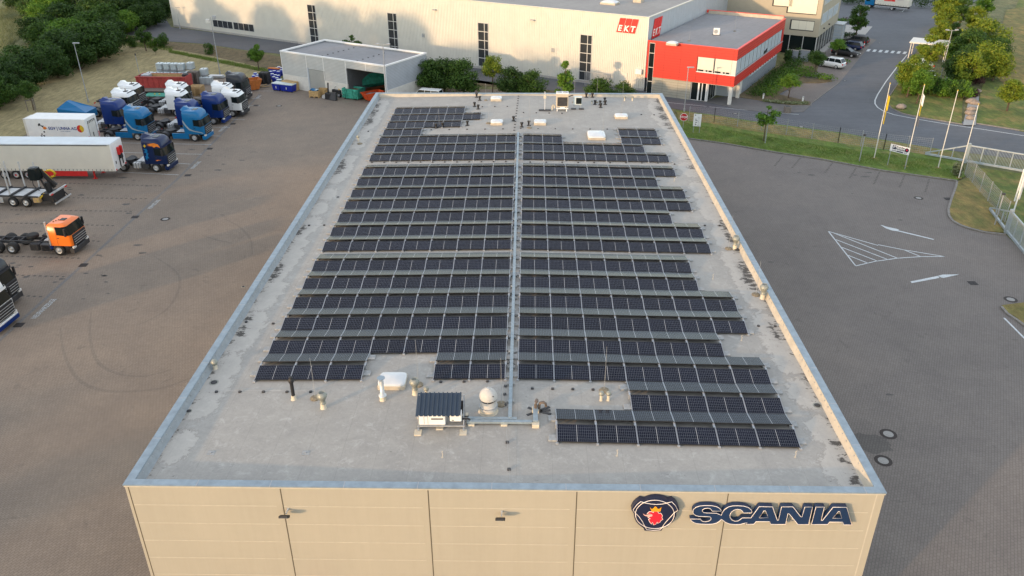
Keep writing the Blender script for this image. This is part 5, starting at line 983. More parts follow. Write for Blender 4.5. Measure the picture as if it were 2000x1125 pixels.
h1 = up_to(1353, 260, 246); h2 = up_to(1353, 260, 222); mb = MB(); mb.cyl((.05, .03, 0), .035, h2, 8); mb.cyl((w - .05, .03, 0), .035, h2, 8); mb.obj('post', M['galv'], t); MB().box(-.05, w + .05, -.03, 0, h1, h2).obj('board', M['white'], t)
mb = MB(); hb = h2 - h1
for k, (a, wd, hg) in enumerate([(.40, .12, .10), (.52, .26, .07), (.66, .22, .08), (.80, .16, .12)]): mb.box(w * .22, w * .22 + wd, -.036, -.03, h2 - hb * a - hg, h2 - hb * a)
for k in range(7): mb.box(w * .55, w * (.8 + .03 * (k % 3)), -.034, -.03, h1 + .1 + k * .17, h1 + .125 + k * .17)
mb.box(w * .1, w * .25, -.036, -.03, h2 - .22, h2 - .12); mb.obj('symbols', M['dark'], t)
q = at(1731, 323.5); q2 = at(1768, 333); t = thing('parking_sign', 'white customer parking sign with P symbol, crest and arrow bar', 'sign', (q.x, q.y, 0), math.atan2(q2.y - q.y, q2.x - q.x)); w = (q2 - q).length
h1 = up_to(1731, 323.5, 294); h2 = up_to(1731, 323.5, 280.5); mb = MB(); mb.cyl((.1, .03, 0), .04, h2, 8); mb.cyl((w - .1, .03, 0), .04, h2, 8); mb.obj('post', M['galv'], t); MB().box(0, w, -.04, 0, h1, h2).obj('board', M['white'], t)
MB().box(.12 * w, .29 * w, -.046, -.04, h1 + .36 * (h2 - h1), h2 - .06 * (h2 - h1)).obj('symbol_panel', M['signdark'], t); text('P', (h2 - h1) * .55, M['white'], t, (.205 * w, -.052, h1 + .66 * (h2 - h1)), (R_(90), 0, 0), .003, .01)
text('Kunden', .30, M['dark'], t, (.55 * w, -.046, h1 + .78 * (h2 - h1)), (R_(90), 0, 0), .003, .005); text('Parkplatz', .30, M['dark'], t, (.55 * w, -.046, h1 + .48 * (h2 - h1)), (R_(90), 0, 0), .003, .005)
mb = MB(); mb.prismy([(.86 * w + .22 * math.cos(a) * (1.0), h1 + .6 * (h2 - h1) + .24 * math.sin(a)) for a in np.linspace(0, 6.28, 13)[:-1]], -.046, -.04); mb.obj('crest', M['signdark'], t); MB().box(.83 * w, .89 * w, -.05, -.046, h1 + .5 * (h2 - h1), h1 + .7 * (h2 - h1)).obj('crest_head', M['crest'], t)
MB().box(.36 * w, .70 * w, -.046, -.04, h1 + .08 * (h2 - h1), h1 + .24 * (h2 - h1)).obj('arrow_bar', M['signdark'], t)
mb = MB(); [mb.box(u * w, (u + .06) * w, -.046, -.04, h1 + .12 * (h2 - h1), h1 + .22 * (h2 - h1)) for u in (.12, .2, .28, .74, .82)]; mb.obj('small_print', M['dark'], t)
q = at(1983, 412); t = thing('billboard', 'large white board on posts at the right edge, seen edge on', 'sign', (q.x, q.y, 0), R_(62)); mb = MB(); mb.cyl((.3, .1, 0), .07, 3.4, 8); mb.cyl((2.8, .1, 0), .07, 3.4, 8); mb.obj('post', M['white'], t); MB().box(-.1, 3.3, -.05, .05, 1.3, 3.5).obj('board', M['white'], t); MB().box(-.14, -.1, -.07, .07, 1.26, 3.54).obj('edge', M['sheet_b'], t)
# fences and gates
def fence(name, pts, h, lab, vert=None, rows=9, post=2.5, fmat='galv', z=0.0):
    P = [at(*p) for p in pts]; t = thing(name, lab, 'fence', (P[0].x, P[0].y, z)); mb = MB()
    for a, b2 in zip(P[:-1], P[1:]):
        a = a - P[0]; b2 = b2 - P[0]; L = (b2 - a).length
        for k in range(rows): zz = .08 + (h - .12) * k / (rows - 1); mb.bar((a.x, a.y, zz), (b2.x, b2.y, zz), .008, .012)
        if vert:
            n = int(L / vert)
            for i in range(n): q = a.lerp(b2, i / n); mb.bar((q.x, q.y, .05), (q.x, q.y, h), .006, .006)
        n = max(1, round(L / post))
        for i in range(n + 1): q = a.lerp(b2, i / n); MB().box(q.x - .03, q.x + .03, q.y - .03, q.y + .03, 0, h + .05).obj('post', M[fmat], t)
    mb.obj('wire_panel', M[fmat], t); return t
fence('wire_fence', [(1345, 238), (1394, 241), (1636, 281), (1725, 294), (1815, 303)], 1.9, 'long wire fence on the green strip beside the road', .22, 9, 2.9, z=.1)
fence('wire_fence', [(1884, 342), (1962, 434)], 2.1, 'wire fence slanting between the two sliding gates', .10, 11, 2.5)
def gate(a, b2, tail, h, lab, n, bars=.14):
    A, B, Tl = at(*a), at(*b2), at(*tail); t = thing('sliding_gate', lab, 'gate', (A.x, A.y, 0)); B = B - A; Tl = Tl - A; V = lambda q, z: (q.x, q.y, z)
    O = Vector((0, 0, 0)); mb = MB(); mb.bar(V(O, .25), V(B, .25), .18, .2); mb.bar(V(O, h), V(B, h), .12, .12); mb.bar(V(Tl, .25), V(O, .25), .18, .2); mb.bar(V(Tl, .35), V(O, h), .12, .12)
    for u in (.33, .66): q = Tl.lerp(O, u); mb.bar(V(q, .3), V(q, .3 + (h - .3) * u), .08, .08)
    mb.obj('frame', M['gate'], t); L = B.length; k = int(L / bars); mb = MB()
    for i in range(1, k): q = O.lerp(B, i / k); mb.bar(V(q, .3), V(q, h - .05), .025, .025)
    mb.obj('bars', M['gate'], t); k = n
    for i in range(k + 1): q = O.lerp(B, i / k); MB().bar(V(q, .3), V(q, h), .09, .09).obj('upright', M['gate'], t)
    MB().box(-.16, .16, -.12, .12, 0, h + .25).obj('guide_post', M['gate'], t)
M['gate'] = mat('grey blue gate paint', (.33, .38, .41), .45, .2, .1)
gate((1884, 318), (2060, 349), (1806, 304), up_to(1884, 318, 284), 'long grey sliding gate with vertical bars beside the road', 6)
gate((1964, 455), (2030, 535), (1932, 412), up_to(1964, 455, 414), 'grey sliding gate at the right edge by the corner island', 5)
# boulders
for i, (px, py, r) in enumerate([(1759, 213, .95), (1896, 202, .95), (1903, 205, .8), (1897, 217, .8), (1893, 225, .85), (1899, 224, .6), (1894, 234, .8), (1907, 182, .8)]):
    q = at(px, py); r *= .78; g = np.random.default_rng(i); rings = []
    for k, (s, z) in enumerate([(.75, 0), (1.0, .25), (.95, .5), (.65, .78), (.2, .9)]): rings.append([(r * s * math.cos(a) * (1 + .18 * math.sin(a * 2 + i)), r * s * math.sin(a) * .8 * (1 + .15 * math.sin(a * 3 + i * 2)), r * z * .9 + .05 * math.sin(a * 5 + k)) for a in np.linspace(0, 6.2832, 15)[:-1]])
    lab = ['lone boulder on the lawn by the road bend', 'largest pale boulder at the top of the dry stream bed', 'boulder right beside the largest pale one', 'brown boulder in the upper middle of the stream bed', 'brown boulder in the middle of the stream bed', 'small boulder at the right side of the stream bed', 'lowest brown boulder of the stream bed', 'boulder above the stream bed by the purple bush'][i]
    o = MB().loft(rings, 0, None, True).obj('boulder', M['rock'], None); o.location = (q.x, q.y, .1); o['label'] = lab; o['category'] = 'boulder'; o['group'] = 'boulders on the lawn'
for i, (px, py, a) in enumerate([(1868, 163, 0)]):
    q = at(px, py); t = thing('bench', 'white bench behind the green hedge', 'bench', (q.x, q.y, 0), R_(-10)); MB().box(-1.5, 1.5, -.25, .25, .75, .82).obj('seat', M['offwhite'], t); mb = MB(); mb.box(-1.6, -1.5, -.25, .25, 0, .75); mb.box(1.5, 1.6, -.25, .25, 0, .75); mb.obj('legs', M['galv'], t)
q = at(1808, 116); t = thing('carport', 'white flat roofed carport under the sunlit trees', 'carport', (q.x, q.y, 0), R_(60)); MB().bev(-1, 3.6, -3, 3.0, 2.6, 2.8, .05).obj('roof', M['offwhite'], t); mb = MB()
for x in (-.7, 3.3):
    for y in (-2.7, 2.7): mb.box(x - .06, x + .06, y - .06, y + .06, 0, 2.6)
mb.bar((-.7, -2.7, 1.0), (3.3, -2.7, 1.0), .06, .06); mb.bar((-.7, 2.7, 1.0), (3.3, 2.7, 1.0), .06, .06); mb.obj('post_frame', M['offwhite'], t)
t = thing('warning_cone', 'red and white warning cone beside the black estate car', 'traffic cone', at(1687, 91.5)); MB().lathe((0, 0, 0), [(.16, 0), (.14, .1), (.12, .35)], 12).obj('lower_band', M['red'], t); MB().lathe((0, 0, .35), [(.12, 0), (.10, .3)], 12).obj('white_band', M['white'], t); MB().lathe((0, 0, .65), [(.10, 0), (.05, .35)], 12).obj('top_band', M['red'], t)
# ------------------------------------------------------------------ trucks
def rring(z, x0, x1, hw, rf=.35, rb=.08, n=4):
    P = []
    for cx, cy, r, a0 in ((x1 - rf, hw - rf * .8, rf, 90), (x0 + rb, hw - rb, rb, 180)):
        pass
    def corner(cx, cy, rx, ry, a0, a1):
        for k in range(n + 1): a = R_(a0 + (a1 - a0) * k / n); P.append((cx + rx * math.cos(a), cy + ry * math.sin(a), z))
    ry = rf * .75
    corner(x1 - rf, -(hw - ry), rf, ry, -90, 0); corner(x1 - rf, hw - ry, rf, ry, 0, 90); corner(x0 + rb, hw - rb, rb, rb, 90, 180); corner(x0 + rb, -(hw - rb), rb, rb, 180, 270); return P
WH = {}
def wheel(parent, x, y, side, dual=False, rimm='rim', r=.5, hub=None):
    w = .56 if dual else .32; key = (dual, rimm, r, side, hub)
    if key not in WH:
        s = side; mb = MB(); A = [2 * math.pi * i / 24 for i in range(24)]
        prof = [(r * .58, 0), (r * .9, 0), (r, .05), (r, w - .05), (r * .9, w), (r * .58, w)]
        mb.loft([[(rr * math.cos(a), s * (yy - w), rr * math.sin(a)) for a in A] for rr, yy in prof], 0, None, True, False); mb.add([(r * .58 * math.cos(a), s * -w, r * .58 * math.sin(a)) for a in A], [tuple(range(24))])
        t = mb.mesh('tyre', [M['tyre']]); mb = MB(); d = .10 if dual else .03
        prof = [(r * .6, -.005), (r * .53, -d * .3), (r * .5, -d), (r * .25, -d - .02 if dual else .02), (r * .2, -.02 if dual else .05), (.01, -.02 if dual else .05)]
        mb.loft([[(rr * math.cos(a), s * yy, rr * math.sin(a)) for a in A] for rr, yy in prof], 0, None, True, False)
        for k in range(10): a = 2 * math.pi * k / 10; mb.cyl((r * .36 * math.cos(a), s * -d - (.0 if s > 0 else .04), r * .36 * math.sin(a)), .022, .04, 6, axis='y')
        WH[key] = (t, mb.mesh('rim', [M[rimm]]), None)
    w_ = link('wheel', None, parent, (x, y, r)); link('tyre', WH[key][0], w_); link('rim', WH[key][1], w_)
    if hub: MB().cyl((0, (0 if side > 0 else -.06), 0), r * .22, .06, 14, axis='y').obj('hub', M[hub], w_)
    return w_
def strip(mb, rings, xmin, off, mi=0, up=0):
    """band hugging the front part of a lofted cab"""
    idx = [i for i, p in enumerate(rings[0]) if p[0] > xmin and i < 10]
    R2 = []
    for rg in rings:
        cx = sum(p[0] for p in rg) / len(rg); q = []
        for i in idx:
            p = Vector(rg[i]); a = Vector(rg[max(0, i - 1)]); b = Vector(rg[min(9, i + 1)]); t = (b - a).normalized(); nn = Vector((t.y, -t.x, 0)); q.append(tuple(p + nn * off))
        R2.append(q)
    n = len(idx); vs = [p for r in R2 for p in r]; mb.add(vs, [(k * n + i, k * n + i + 1, (k + 1) * n + i + 1, (k + 1) * n + i) for k in range(len(R2) - 1) for i in range(n - 1)], mi, None, True)
def lerp_ring(a, b, u): return [tuple(Vector(p).lerp(Vector(q), u)) for p, q in zip(a, b)]
def tractor(px, py, paint, style, lab, hd=-.055, name='truck_tractor', wb=3.75, skirt=False, extra=None, len6=False, group='parked truck tractors', tank='alu', loc=None):
    c = at(px, py) if loc is None else Vector(loc); o = Vector((-math.sin(hd), math.cos(hd), 0)) * 1.22
    t = thing(name, lab, 'truck', (c.x + o.x, c.y + o.y, 0), hd, group); P = M[paint]
    hi = {'high': 3.72, 'mid': 3.45, 'low': 3.25, 'day': 2.95}[style]; xr = -1.12 if style != 'day' else -.55
    zt = hi - .45; r0 = rring(.95, xr, 1.40, 1.22, .30); r1 = rring(1.85, xr, 1.42, 1.245, .34); ws = 2.78
    r2 = rring(ws, xr, 1.12, 1.225, .38); r3 = rring(zt + .1, xr, .98 if style != 'day' else 1.08, 1.20, .40); r4 = rring(hi - .08, xr + .02, .72 if style == 'high' else .9, 1.12, .45); r5 = rring(hi, xr + .1, .45 if style == 'high' else .7, .98, .45)
    rings = [r0, r1, r2] + ([r3] if zt + .1 > ws + .1 else []) + [r4, r5]; MB().loft(rings, 0, None, True).obj('cab', P, t)
    mb = MB(); strip(mb, [lerp_ring(r1, r2, .10), lerp_ring(r1, r2, .96)], .95, .012); mb.obj('windscreen', M['glass'], t)
    for s in (-1, 1):
        y = s * 1.252; mb = MB(); poly = [(.20, 1.98), (1.08, 1.90), (.93, 2.62), (.82, 2.72), (.20, 2.74)]
        mb.prismy(poly, y - .008, y + .008); mb.obj('side_window', M['glass'], t)
        mb = MB(); mb.box(.125, .14, y - .004 * s, y + .003 * s, 1.0, 2.85) if s > 0 else mb.box(.125, .14, y - .003, y + .004, 1.0, 2.85); mb.box(.20, .36, min(y, y + s * .02), max(y, y + s * .02), 1.66, 1.72); mb.obj('door_gap', M['black'], t)
        MB().bev(1.02, 1.18, min(s * 1.32, s * 1.5), max(s * 1.32, s * 1.5), 1.95, 2.65, .03).obj('mirror', M['black'], t)
        MB().bev(1.28, 1.46, min(s * .78, s * 1.18), max(s * .78, s * 1.18), .72, .90, .03).obj('headlight', M['lamp_glass'], t)
        MB().bev(-.62, .62, min(s * .80, s * 1.21), max(s * .80, s * 1.21), .94, 1.12, .05).obj('mudguard', M['dark'] if not skirt else P, t)
    mb = MB(); mb.bev(1.25, 1.47, -1.0, 1.0, .90, 1.90, .05); mb.obj('grille', M['black'] if paint != 'trwhite' or 1 else P, t)
    mb = MB()
    for k in range(4): mb.bar((1.475, -.92, 1.02 + k * .21), (1.475, .92, 1.02 + k * .21), .03, .035)
    mb.obj('grille_bar', M['alu'] if paint != 'trwhite' else M['alu'], t)
    MB().bev(1.0, 1.47, -1.22, 1.22, .30, .74, .08).obj('bumper', P if style == 'high' and paint != 'trgrey' else M['dark'], t)
    if style in ('high', 'mid'): mb = MB(); strip(mb, [rring(ws + .02, xr, 1.26, 1.22, .4), rring(ws + .20, xr, 1.24, 1.21, .42)], .9, .03); mb.obj('sun_visor', M['black'] if style != 'high' else P, t)
    # roof details
    if style == 'high':
        mb = MB(); mb.add([(xr, -1.0, hi - .02), (-.15, -.9, hi - .02), (-.15, .9, hi - .02), (xr, 1.0, hi - .02), (xr - .12, -.95, hi + .20), (xr - .12, .95, hi + .20), (xr - .12, 0, hi + .34), (-.5, 0, hi + .06)], [(0, 1, 7), (1, 2, 7), (2, 3, 7), (0, 7, 6, 4), (7, 3, 5, 6), (0, 4, 6, 5, 3)], 0, None, False); mb.obj('roof_deflector', P, t)
        MB().bev(-.15, .45, -.38, .38, hi - .01, hi + .035, .03).obj('roof_hatch', M['glass'], t)
    elif style in ('mid', 'low'):
        mb = MB(); mb.add([(xr, -1.15, hi - .05), (.25, -.95, hi - .02), (.25, .95, hi - .02), (xr, 1.15, hi - .05), (xr - .05, -1.1, hi + .22), (xr - .05, 1.1, hi + .22), (xr - .05, 0, hi + .46), (-.15, 0, hi + .05)], [(0, 1, 7), (1, 2, 7), (2, 3, 7), (0, 7, 6, 4), (7, 3, 5, 6), (0, 4, 6, 5, 3)]); mb.obj('roof_deflector', P, t)
        MB().bev(.05, .55, -.3, .3, hi - .01, hi + .06, .03).obj('roof_hatch', M['black'], t)
        mb = MB()
        for k in range(7): mb.box(.80, .93, -.75 + k * .24, -.62 + k * .24, hi - .10, hi - .02)
        mb.obj('roof_vents', M['dark'], t); MB().cyl((.0, .5, hi), .05, .25, 8).obj('beacon', M['rust'], t)
    else:
        MB().bev(.1, .6, -.25, .25, hi - .01, hi + .04, .03).obj('roof_hatch', M['glass'], t); MB().bar((xr - .15, -1.05, .9), (xr - .15, -1.05, 3.1), .12, .12).obj('exhaust', M['chrome'], t)
        mb = MB(); [mb.box(-.25 + .12 * k, -.2 + .12 * k, -.6 + .2 * k, -.5 + .2 * k, hi - .01, hi + .05) for k in range(3)]; mb.obj('roof_bracket', M['black'], t)
    # chassis
    rear = -wb - (1.35 if not len6 else 2.4); mb = MB()
    for s in (-1, 1): mb.box(rear, 1.0, s * .42 - .05, s * .42 + .05, .72, .98)
    for x in np.arange(rear, -.5, .9): mb.box(x, x + .1, -.37, .37, .78, .95)
    mb.obj('chassis', M['dark'], t)
    if not len6:
        mb = MB(); mb.box(-2.4, -1.25, -.62, .62, 1.0, 1.03); [mb.box(-2.4 + k * .38, -2.36 + k * .38, -.6, .6, 1.031, 1.05) for k in range(4)]; mb.obj('catwalk', M['alu'], t)
        MB().lathe((-wb + .35, 0, 1.05), [(.1, 0), (.55, 0), (.55, .06), (.1, .06)], 20, sm=False).obj('fifth_wheel', M['dark'], t); MB().box(-wb - .05, -wb + .7, -.5, .5, .98, 1.06).obj('coupling_base', M['dark'], t)
    for s in (-1, 1):
        if skirt: MB().bev(-2.75, -.65, min(s * 1.05, s * 1.22), max(s * 1.05, s * 1.22), .35, 1.0, .05).obj('side_skirt', P, t)
        else:
            MB().bev(-2.65, -1.75, min(s * .7, s * 1.2), max(s * .7, s * 1.2), .42, 1.02, .10).obj('fuel_tank', M[tank], t); MB().bev(-1.65, -.78, min(s * .7, s * 1.2), max(s * .7, s * 1.2), .42, 1.0, .05).obj('side_box', M['dark'], t)
            mb = MB(); [mb.box(-2.55 + k * .3, -2.5 + k * .3, min(s * .695, s * 1.21), max(s * .695, s * 1.21), .41, 1.03) for k in range(3)]; mb.obj('tank_strap', M['dark'], t)
        wheel(t, 0, s * 1.22, s, False, 'rim'); wheel(t, -wb, s * 1.22, s, True, 'rim' if not len6 else 'rim')
        if len6: wheel(t, -wb - 1.35, s * 1.22, s, True)
        if not len6:
            mb = MB(); A = [R_(a) for a in range(20, 161, 20)]; mb.loft([[(-wb + .58 * math.cos(a), s * .66, .5 + .58 * math.sin(a)) for a in A] + [(-wb + .55 * math.cos(a), s * .66, .5 + .55 * math.sin(a)) for a in A[::-1]], [(-wb + .58 * math.cos(a), s * 1.24, .5 + .58 * math.sin(a)) for a in A] + [(-wb + .55 * math.cos(a), s * 1.24, .5 + .55 * math.sin(a)) for a in A[::-1]]]); mb.obj('rear_mudguard', M['dark'], t)
            MB().box(rear - .02, rear + .02, min(s * .7, s * 1.15), max(s * .7, s * 1.15), .7, .85).obj('tail_light', M['red'], t)
    if extra: extra(t)
    return t
def stripe_fx(t):
    for s in (-1, 1):
        y = s * 1.262; pts = [(-1.08, 2.75), (-.72, 2.1), (-.35, 1.62), (.25, 1.38), (.9, 1.26), (1.25, 1.15), (1.25, 1.05), (.9, 1.16), (.2, 1.26), (-.45, 1.45), (-.85, 1.95), (-1.08, 2.35)]
        MB().prismy(pts, y - .004, y + .004).obj('silver_stripe', M['silver'], t)
def navy_fx(t):
    for s in (-1, 1):
        y = s * 1.262
        MB().prismy([(-.45, 3.22), (.35, 3.34), (.80, 3.20), (.95, 2.86), (.55, 2.98), (.3, 2.84), (.05, 3.0), (-.5, 3.04), (-.1, 3.12)], y - .03 * s - .02, y - .03 * s + .02).obj('flame_graphic', M['orange'], t)
        MB().prismy([(-.95, 3.0), (-.82, 3.05), (-.75, 3.2), (-.68, 3.05), (-.55, 3.0), (-.68, 2.95), (-.75, 2.8), (-.82, 2.95)], y - .03 * s - .02, y - .03 * s + .02).obj('star_graphic', M['yellow'], t)
        MB().prismy([(-1.0, 1.5), (-.85, 1.65), (-.95, 1.9), (-.8, 1.85), (-.7, 2.2), (-.95, 2.3), (-.75, 2.5), (-.95, 2.65), (-.6, 2.7), (-.5, 2.45), (-.62, 2.3), (-.45, 2.15), (-.62, 1.9), (-.5, 1.6), (-.7, 1.65), (-.75, 1.35), (-.85, 1.5)], y - .004, y + .004).obj('blue_graphic', M['ltblue'], t)
        MB().prismy([(.2, 1.42), (.5, 1.46), (.85, 1.45), (.5, 1.38), (.3, 1.32)], y - .004, y + .004).obj('small_graphic', M['orange'], t)
tractor(306.4, 336.6, 'navy', 'high', 'navy truck tractor with flame and star graphics in front of the white curtain trailer', extra=navy_fx)
tractor(270, 275, 'ltblue', 'high', 'left light blue truck tractor with silver stripe, beside the white box trailer', skirt=True, extra=stripe_fx)
tractor(381, 277, 'ltblue', 'high', 'right light blue truck tractor with silver stripe, nearest the hall in its row', skirt=True, extra=stripe_fx)
tractor(224, 257, 'dkblue', 'high', 'dark blue truck tractor behind the left light blue tractor'); tractor(367, 258.5, 'dkblue', 'high', 'dark blue truck tractor behind the right light blue tractor'); tractor(418, 244, 'dkblue', 'high', 'dark blue truck tractor in front of the nearest white tractor of the right column', hd=-.06)
tractor(455, 229, 'trwhite', 'low', 'nearest white truck tractor of the right column, front wheel in full view', hd=-.08); tractor(435, 214, 'trwhite', 'low', 'white truck tractor squeezed beside the charcoal one', hd=-.08)
tractor(463, 199, 'trgrey', 'high', 'charcoal truck tractor at the far end of the right column')
tractor(346, 228, 'trwhite', 'low', 'nearer white truck tractor of the middle column, above the dark blue one'); tractor(347, 213, 'trwhite', 'low', 'farther white truck tractor of the middle column, by the green crates')
tractor(243, 230, 'trwhite', 'low', 'nearer white truck tractor of the left column, above the dark blue one'); tractor(255, 214, 'trwhite', 'low', 'farther white truck tractor of the left column, before the red container')
def orange_fx(t):
    MB().bev(-1.55, -.72, -1.2, -.7, .40, .95, .05).obj('tank_box', M['dark'], t); MB().cyl((-.65, -1.05, .62), .16, .3, 14).obj('blue_canister', M['dkblue'], t)
    s = link('spare_wheel', None, t, (-2.9, 0, 1.15)); mb = MB(); mb.lathe((0, 0, 0), [(.28, 0), (.46, 0), (.5, .05), (.5, .25), (.46, .3), (.28, .3)], 24); mb.obj('tyre', M['tyre'], s); MB().lathe((0, 0, .26), [(.29, 0), (.2, -.05), (.12, -.02), (.01, -.02)], 18).obj('rim', M['rim'], s)
    mb = MB(); [mb.box(-1.7 + k * .2, -1.58 + k * .2, -.4, .4, .99, 1.06) for k in range(5)]; mb.obj('catwalk', M['alu'], t)
tractor(118, 499.5, 'trorange', 'day', 'orange day cab truck with a bare long chassis', name='truck_chassis', wb=4.35, len6=True, extra=orange_fx, tank='black', group=None)
tractor(-24, 610, 'trgrey', 'high', 'charcoal truck nose at the left edge behind the blue and white truck', group=None)
tractor(-36, 655, 'trwhite', 'high', 'white truck nose with blue trim at the left edge, nearest the camera', group=None, extra=lambda t: MB().bev(1.1, 1.5, -1.23, 1.23, .3, .62, .06).obj('blue_bumper', M['dkblue'], t))
# half hidden bright blue dumper-like body behind the box trailer
q = at(158, 236); t = thing('covered_trailer', 'bright blue low trailer cover behind the white box trailer', 'trailer', (q.x, q.y, 0), -.06); mb = MB()
mb.loft([[(-2.0, -1.2, .6), (1.8, -1.2, .6), (1.8, 1.2, .6), (-2.0, 1.2, .6)], [(-2.1, -1.25, 1.9), (1.8, -1.25, 1.5), (1.8, 1.25, 1.5), (-2.1, 1.25, 1.9)], [(-1.1, -.3, 2.7), (.3, -.5, 2.0), (.3, .5, 2.0), (-1.1, .3, 2.7)]]); mb.obj('cover', M['ltblue'], t)
for s in (-1, 1): wheel(t, -1.0, s * 1.2, s)
# curtain-sided semi-trailer
q = at(226, 332.4, 1.12); q2 = at(0, 331.0, 1.12); hd = math.atan2(q.y - q2.y, q.x - q2.x)
t = thing('curtain_trailer', 'long white curtain sided trailer parked behind the navy tractor', 'trailer', (q.x, q.y, 0), hd); L_ = 13.6
MB().box(-L_, -.06, 0.02, 2.53, 1.14, 3.86).obj('curtain', M['tarp'], t); mb = MB(); mb.bev(-L_ - .02, 0, -.01, 2.56, 3.9, 4.0, .05); mb.obj('roof', M['tarproof'], t)
MB().box(-L_ + .1, -.35, -.012, .02, 3.80, 3.86).obj('top_rail', M['dark'], t); mb = MB()
for k in range(32): mb.box(-L_ + .15 + k * .42, -L_ + .19 + k * .42, -.012, .02, 1.02, 1.22)
mb.obj('strap', M['dark'], t); MB().box(-L_, -.02, 0, 2.55, 1.0, 1.13).obj('floor_frame', M['tarp'], t)
MB().bev(-.10, .02, .0, 2.55, 1.02, 3.92, .04).obj('front_wall', M['white'], t)
for y in (1.05, 1.65): MB().bev(.02, .28, y, y + .32, 2.5, 3.3, .06).obj('red_cylinder', M['red'], t)
mb = MB(); mb.bar((.08, 1.2, 1.1), (.08, 1.2, 2.5), .06, .1); mb.bar((.08, 1.85, 1.3), (.08, 1.85, 2.5), .06, .1); mb.bev(.02, .2, 1.3, 1.9, 2.0, 2.4, .03); mb.box(.02, .05, .35, .5, 1.7, 2.0); mb.obj('hose_panel', M['black'], t)
mb = MB(); mb.box(.02, .05, .1, .3, 1.05, 1.2); mb.box(.02, .05, 2.2, 2.5, 1.05, 1.2); mb.obj('marker', M['red'], t)
mb = MB()
for y in (.35, 2.2): mb.box(-2.75, -2.6, y, y + .15, .05, 1.0); mb.box(-2.9, -2.45, y - .05, y + .2, 0, .06); mb.bar((-2.6, y + .07, .95), (-2.1, y + .07, .95), .08, .08)
mb.obj('landing_leg', M['red'], t); mb = MB(); mb.box(-8.8, -3.2, .05, .09, .40, .98); mb.obj('side_guard', M['red'], t); MB().box(-L_, -.5, .7, 1.9, .8, 1.0).obj('chassis', M['red'], t)
for k in range(3):
    for s, y in ((-1, .05), (1, 2.5)): wheel(t, -9.75 - k * 1.31, y, s, False, 'rim', .5, 'red')
# white box trailer
q = at(164, 233.3, 3.85); q2 = at(47.2, 231.6, 3.85); hd = math.atan2(q.y - q2.y, q.x - q2.x); L_ = (q - q2).length
t = thing('box_trailer', 'white refrigerated box trailer lettered EGV UNNA AG', 'trailer', (q.x, q.y, 0), hd); MB().bev(-L_, 0, 0, 2.55, 1.05, 3.85, .05).obj('box_body', M['white'], t)
mb = MB(); mb.box(.0, .03, .45, 2.1, 1.15, 3.35); mb.obj('rear_door', M['offwhite'], t); mb = MB()
for k in range(5): mb.box(.03, .07, .5 + k * .33, .56 + k * .33, 3.2, 3.45); mb.box(.03, .06, .45 + k * .33, .70 + k * .33, 3.42, 3.47)
mb.box(.03, .05, .44, .47, 1.15, 3.35); mb.box(.03, .05, 2.08, 2.11, 1.15, 3.35); mb.box(.03, .07, 1.1, 1.2, 1.5, 2.0); mb.obj('door_fittings', M['black'], t)
mb = MB(); mb.box(.0, .02, .08, .2, 1.1, 1.8); mb.box(.0, .02, 2.3, 2.42, 1.1, 1.8); mb.obj('tail_light', M['red'], t); MB().box(-L_ - .5, -L_, .4, 2.1, 1.6, 3.7).obj('cooling_unit', M['offwhite'], t)
o = text('EGV | UNNA AG', .47, M['text'], t, (-L_ * .40, -.012, 2.72), (R_(90), 0, 0), .003, .014); o = text('FRISCH. GUT. UNNA. MÜNSTER.' if 0 else 'frische und genuss', .16, M['text'], t, (-L_ * .36, -.012, 2.40), (R_(90), 0, 0), .002, 0)
mb = MB(); g = np.random.default_rng(5)
for k in range(12):
    cx, cz = -L_ * .765 + g.uniform(-.45, .45), 2.45 + g.uniform(-.75, .75); rr = g.uniform(.05, .17); mb.prismy([(cx + rr * math.cos(a) * (1 + .4 * math.sin(3 * a + k)), cz + rr * math.sin(a)) for a in np.linspace(0, 6.28, 10)[:-1]], -.010, 0)
mb.obj('spotted_graphic', M['dark'], t); MB().prismy([(-L_ * .72, 2.85), (-L_ * .69, 2.95), (-L_ * .66, 2.72), (-L_ * .70, 2.55), (-L_ * .73, 2.65)], -.012, 0).obj('orange_graphic', M['orange'], t)
cx, cz = -L_ * .10, 2.72; A = np.linspace(0, 2 * math.pi, 25)[:-1]; MB().prismy([(cx + .42 * math.cos(a), cz + .44 * math.sin(a)) for a in A], -.010, 0).obj('round_logo', M['yellow'], t)
MB().prismy([(cx + .42 * math.cos(a), cz + .44 * math.sin(a)) for a in A if 1.4 < a < 5.2] + [(cx + .0, cz - .1), (cx - .12, cz + .05), (cx + .02, cz + .2)], -.014, -.01).obj('logo_half', M['red'], t)
for s, y in ((-1, .05), (1, 2.5)): wheel(t, -1.6, y, s); wheel(t, -2.9, y, s)
MB().box(-L_, -.2, .8, 1.8, .75, 1.05).obj('chassis', M['dark'], t)
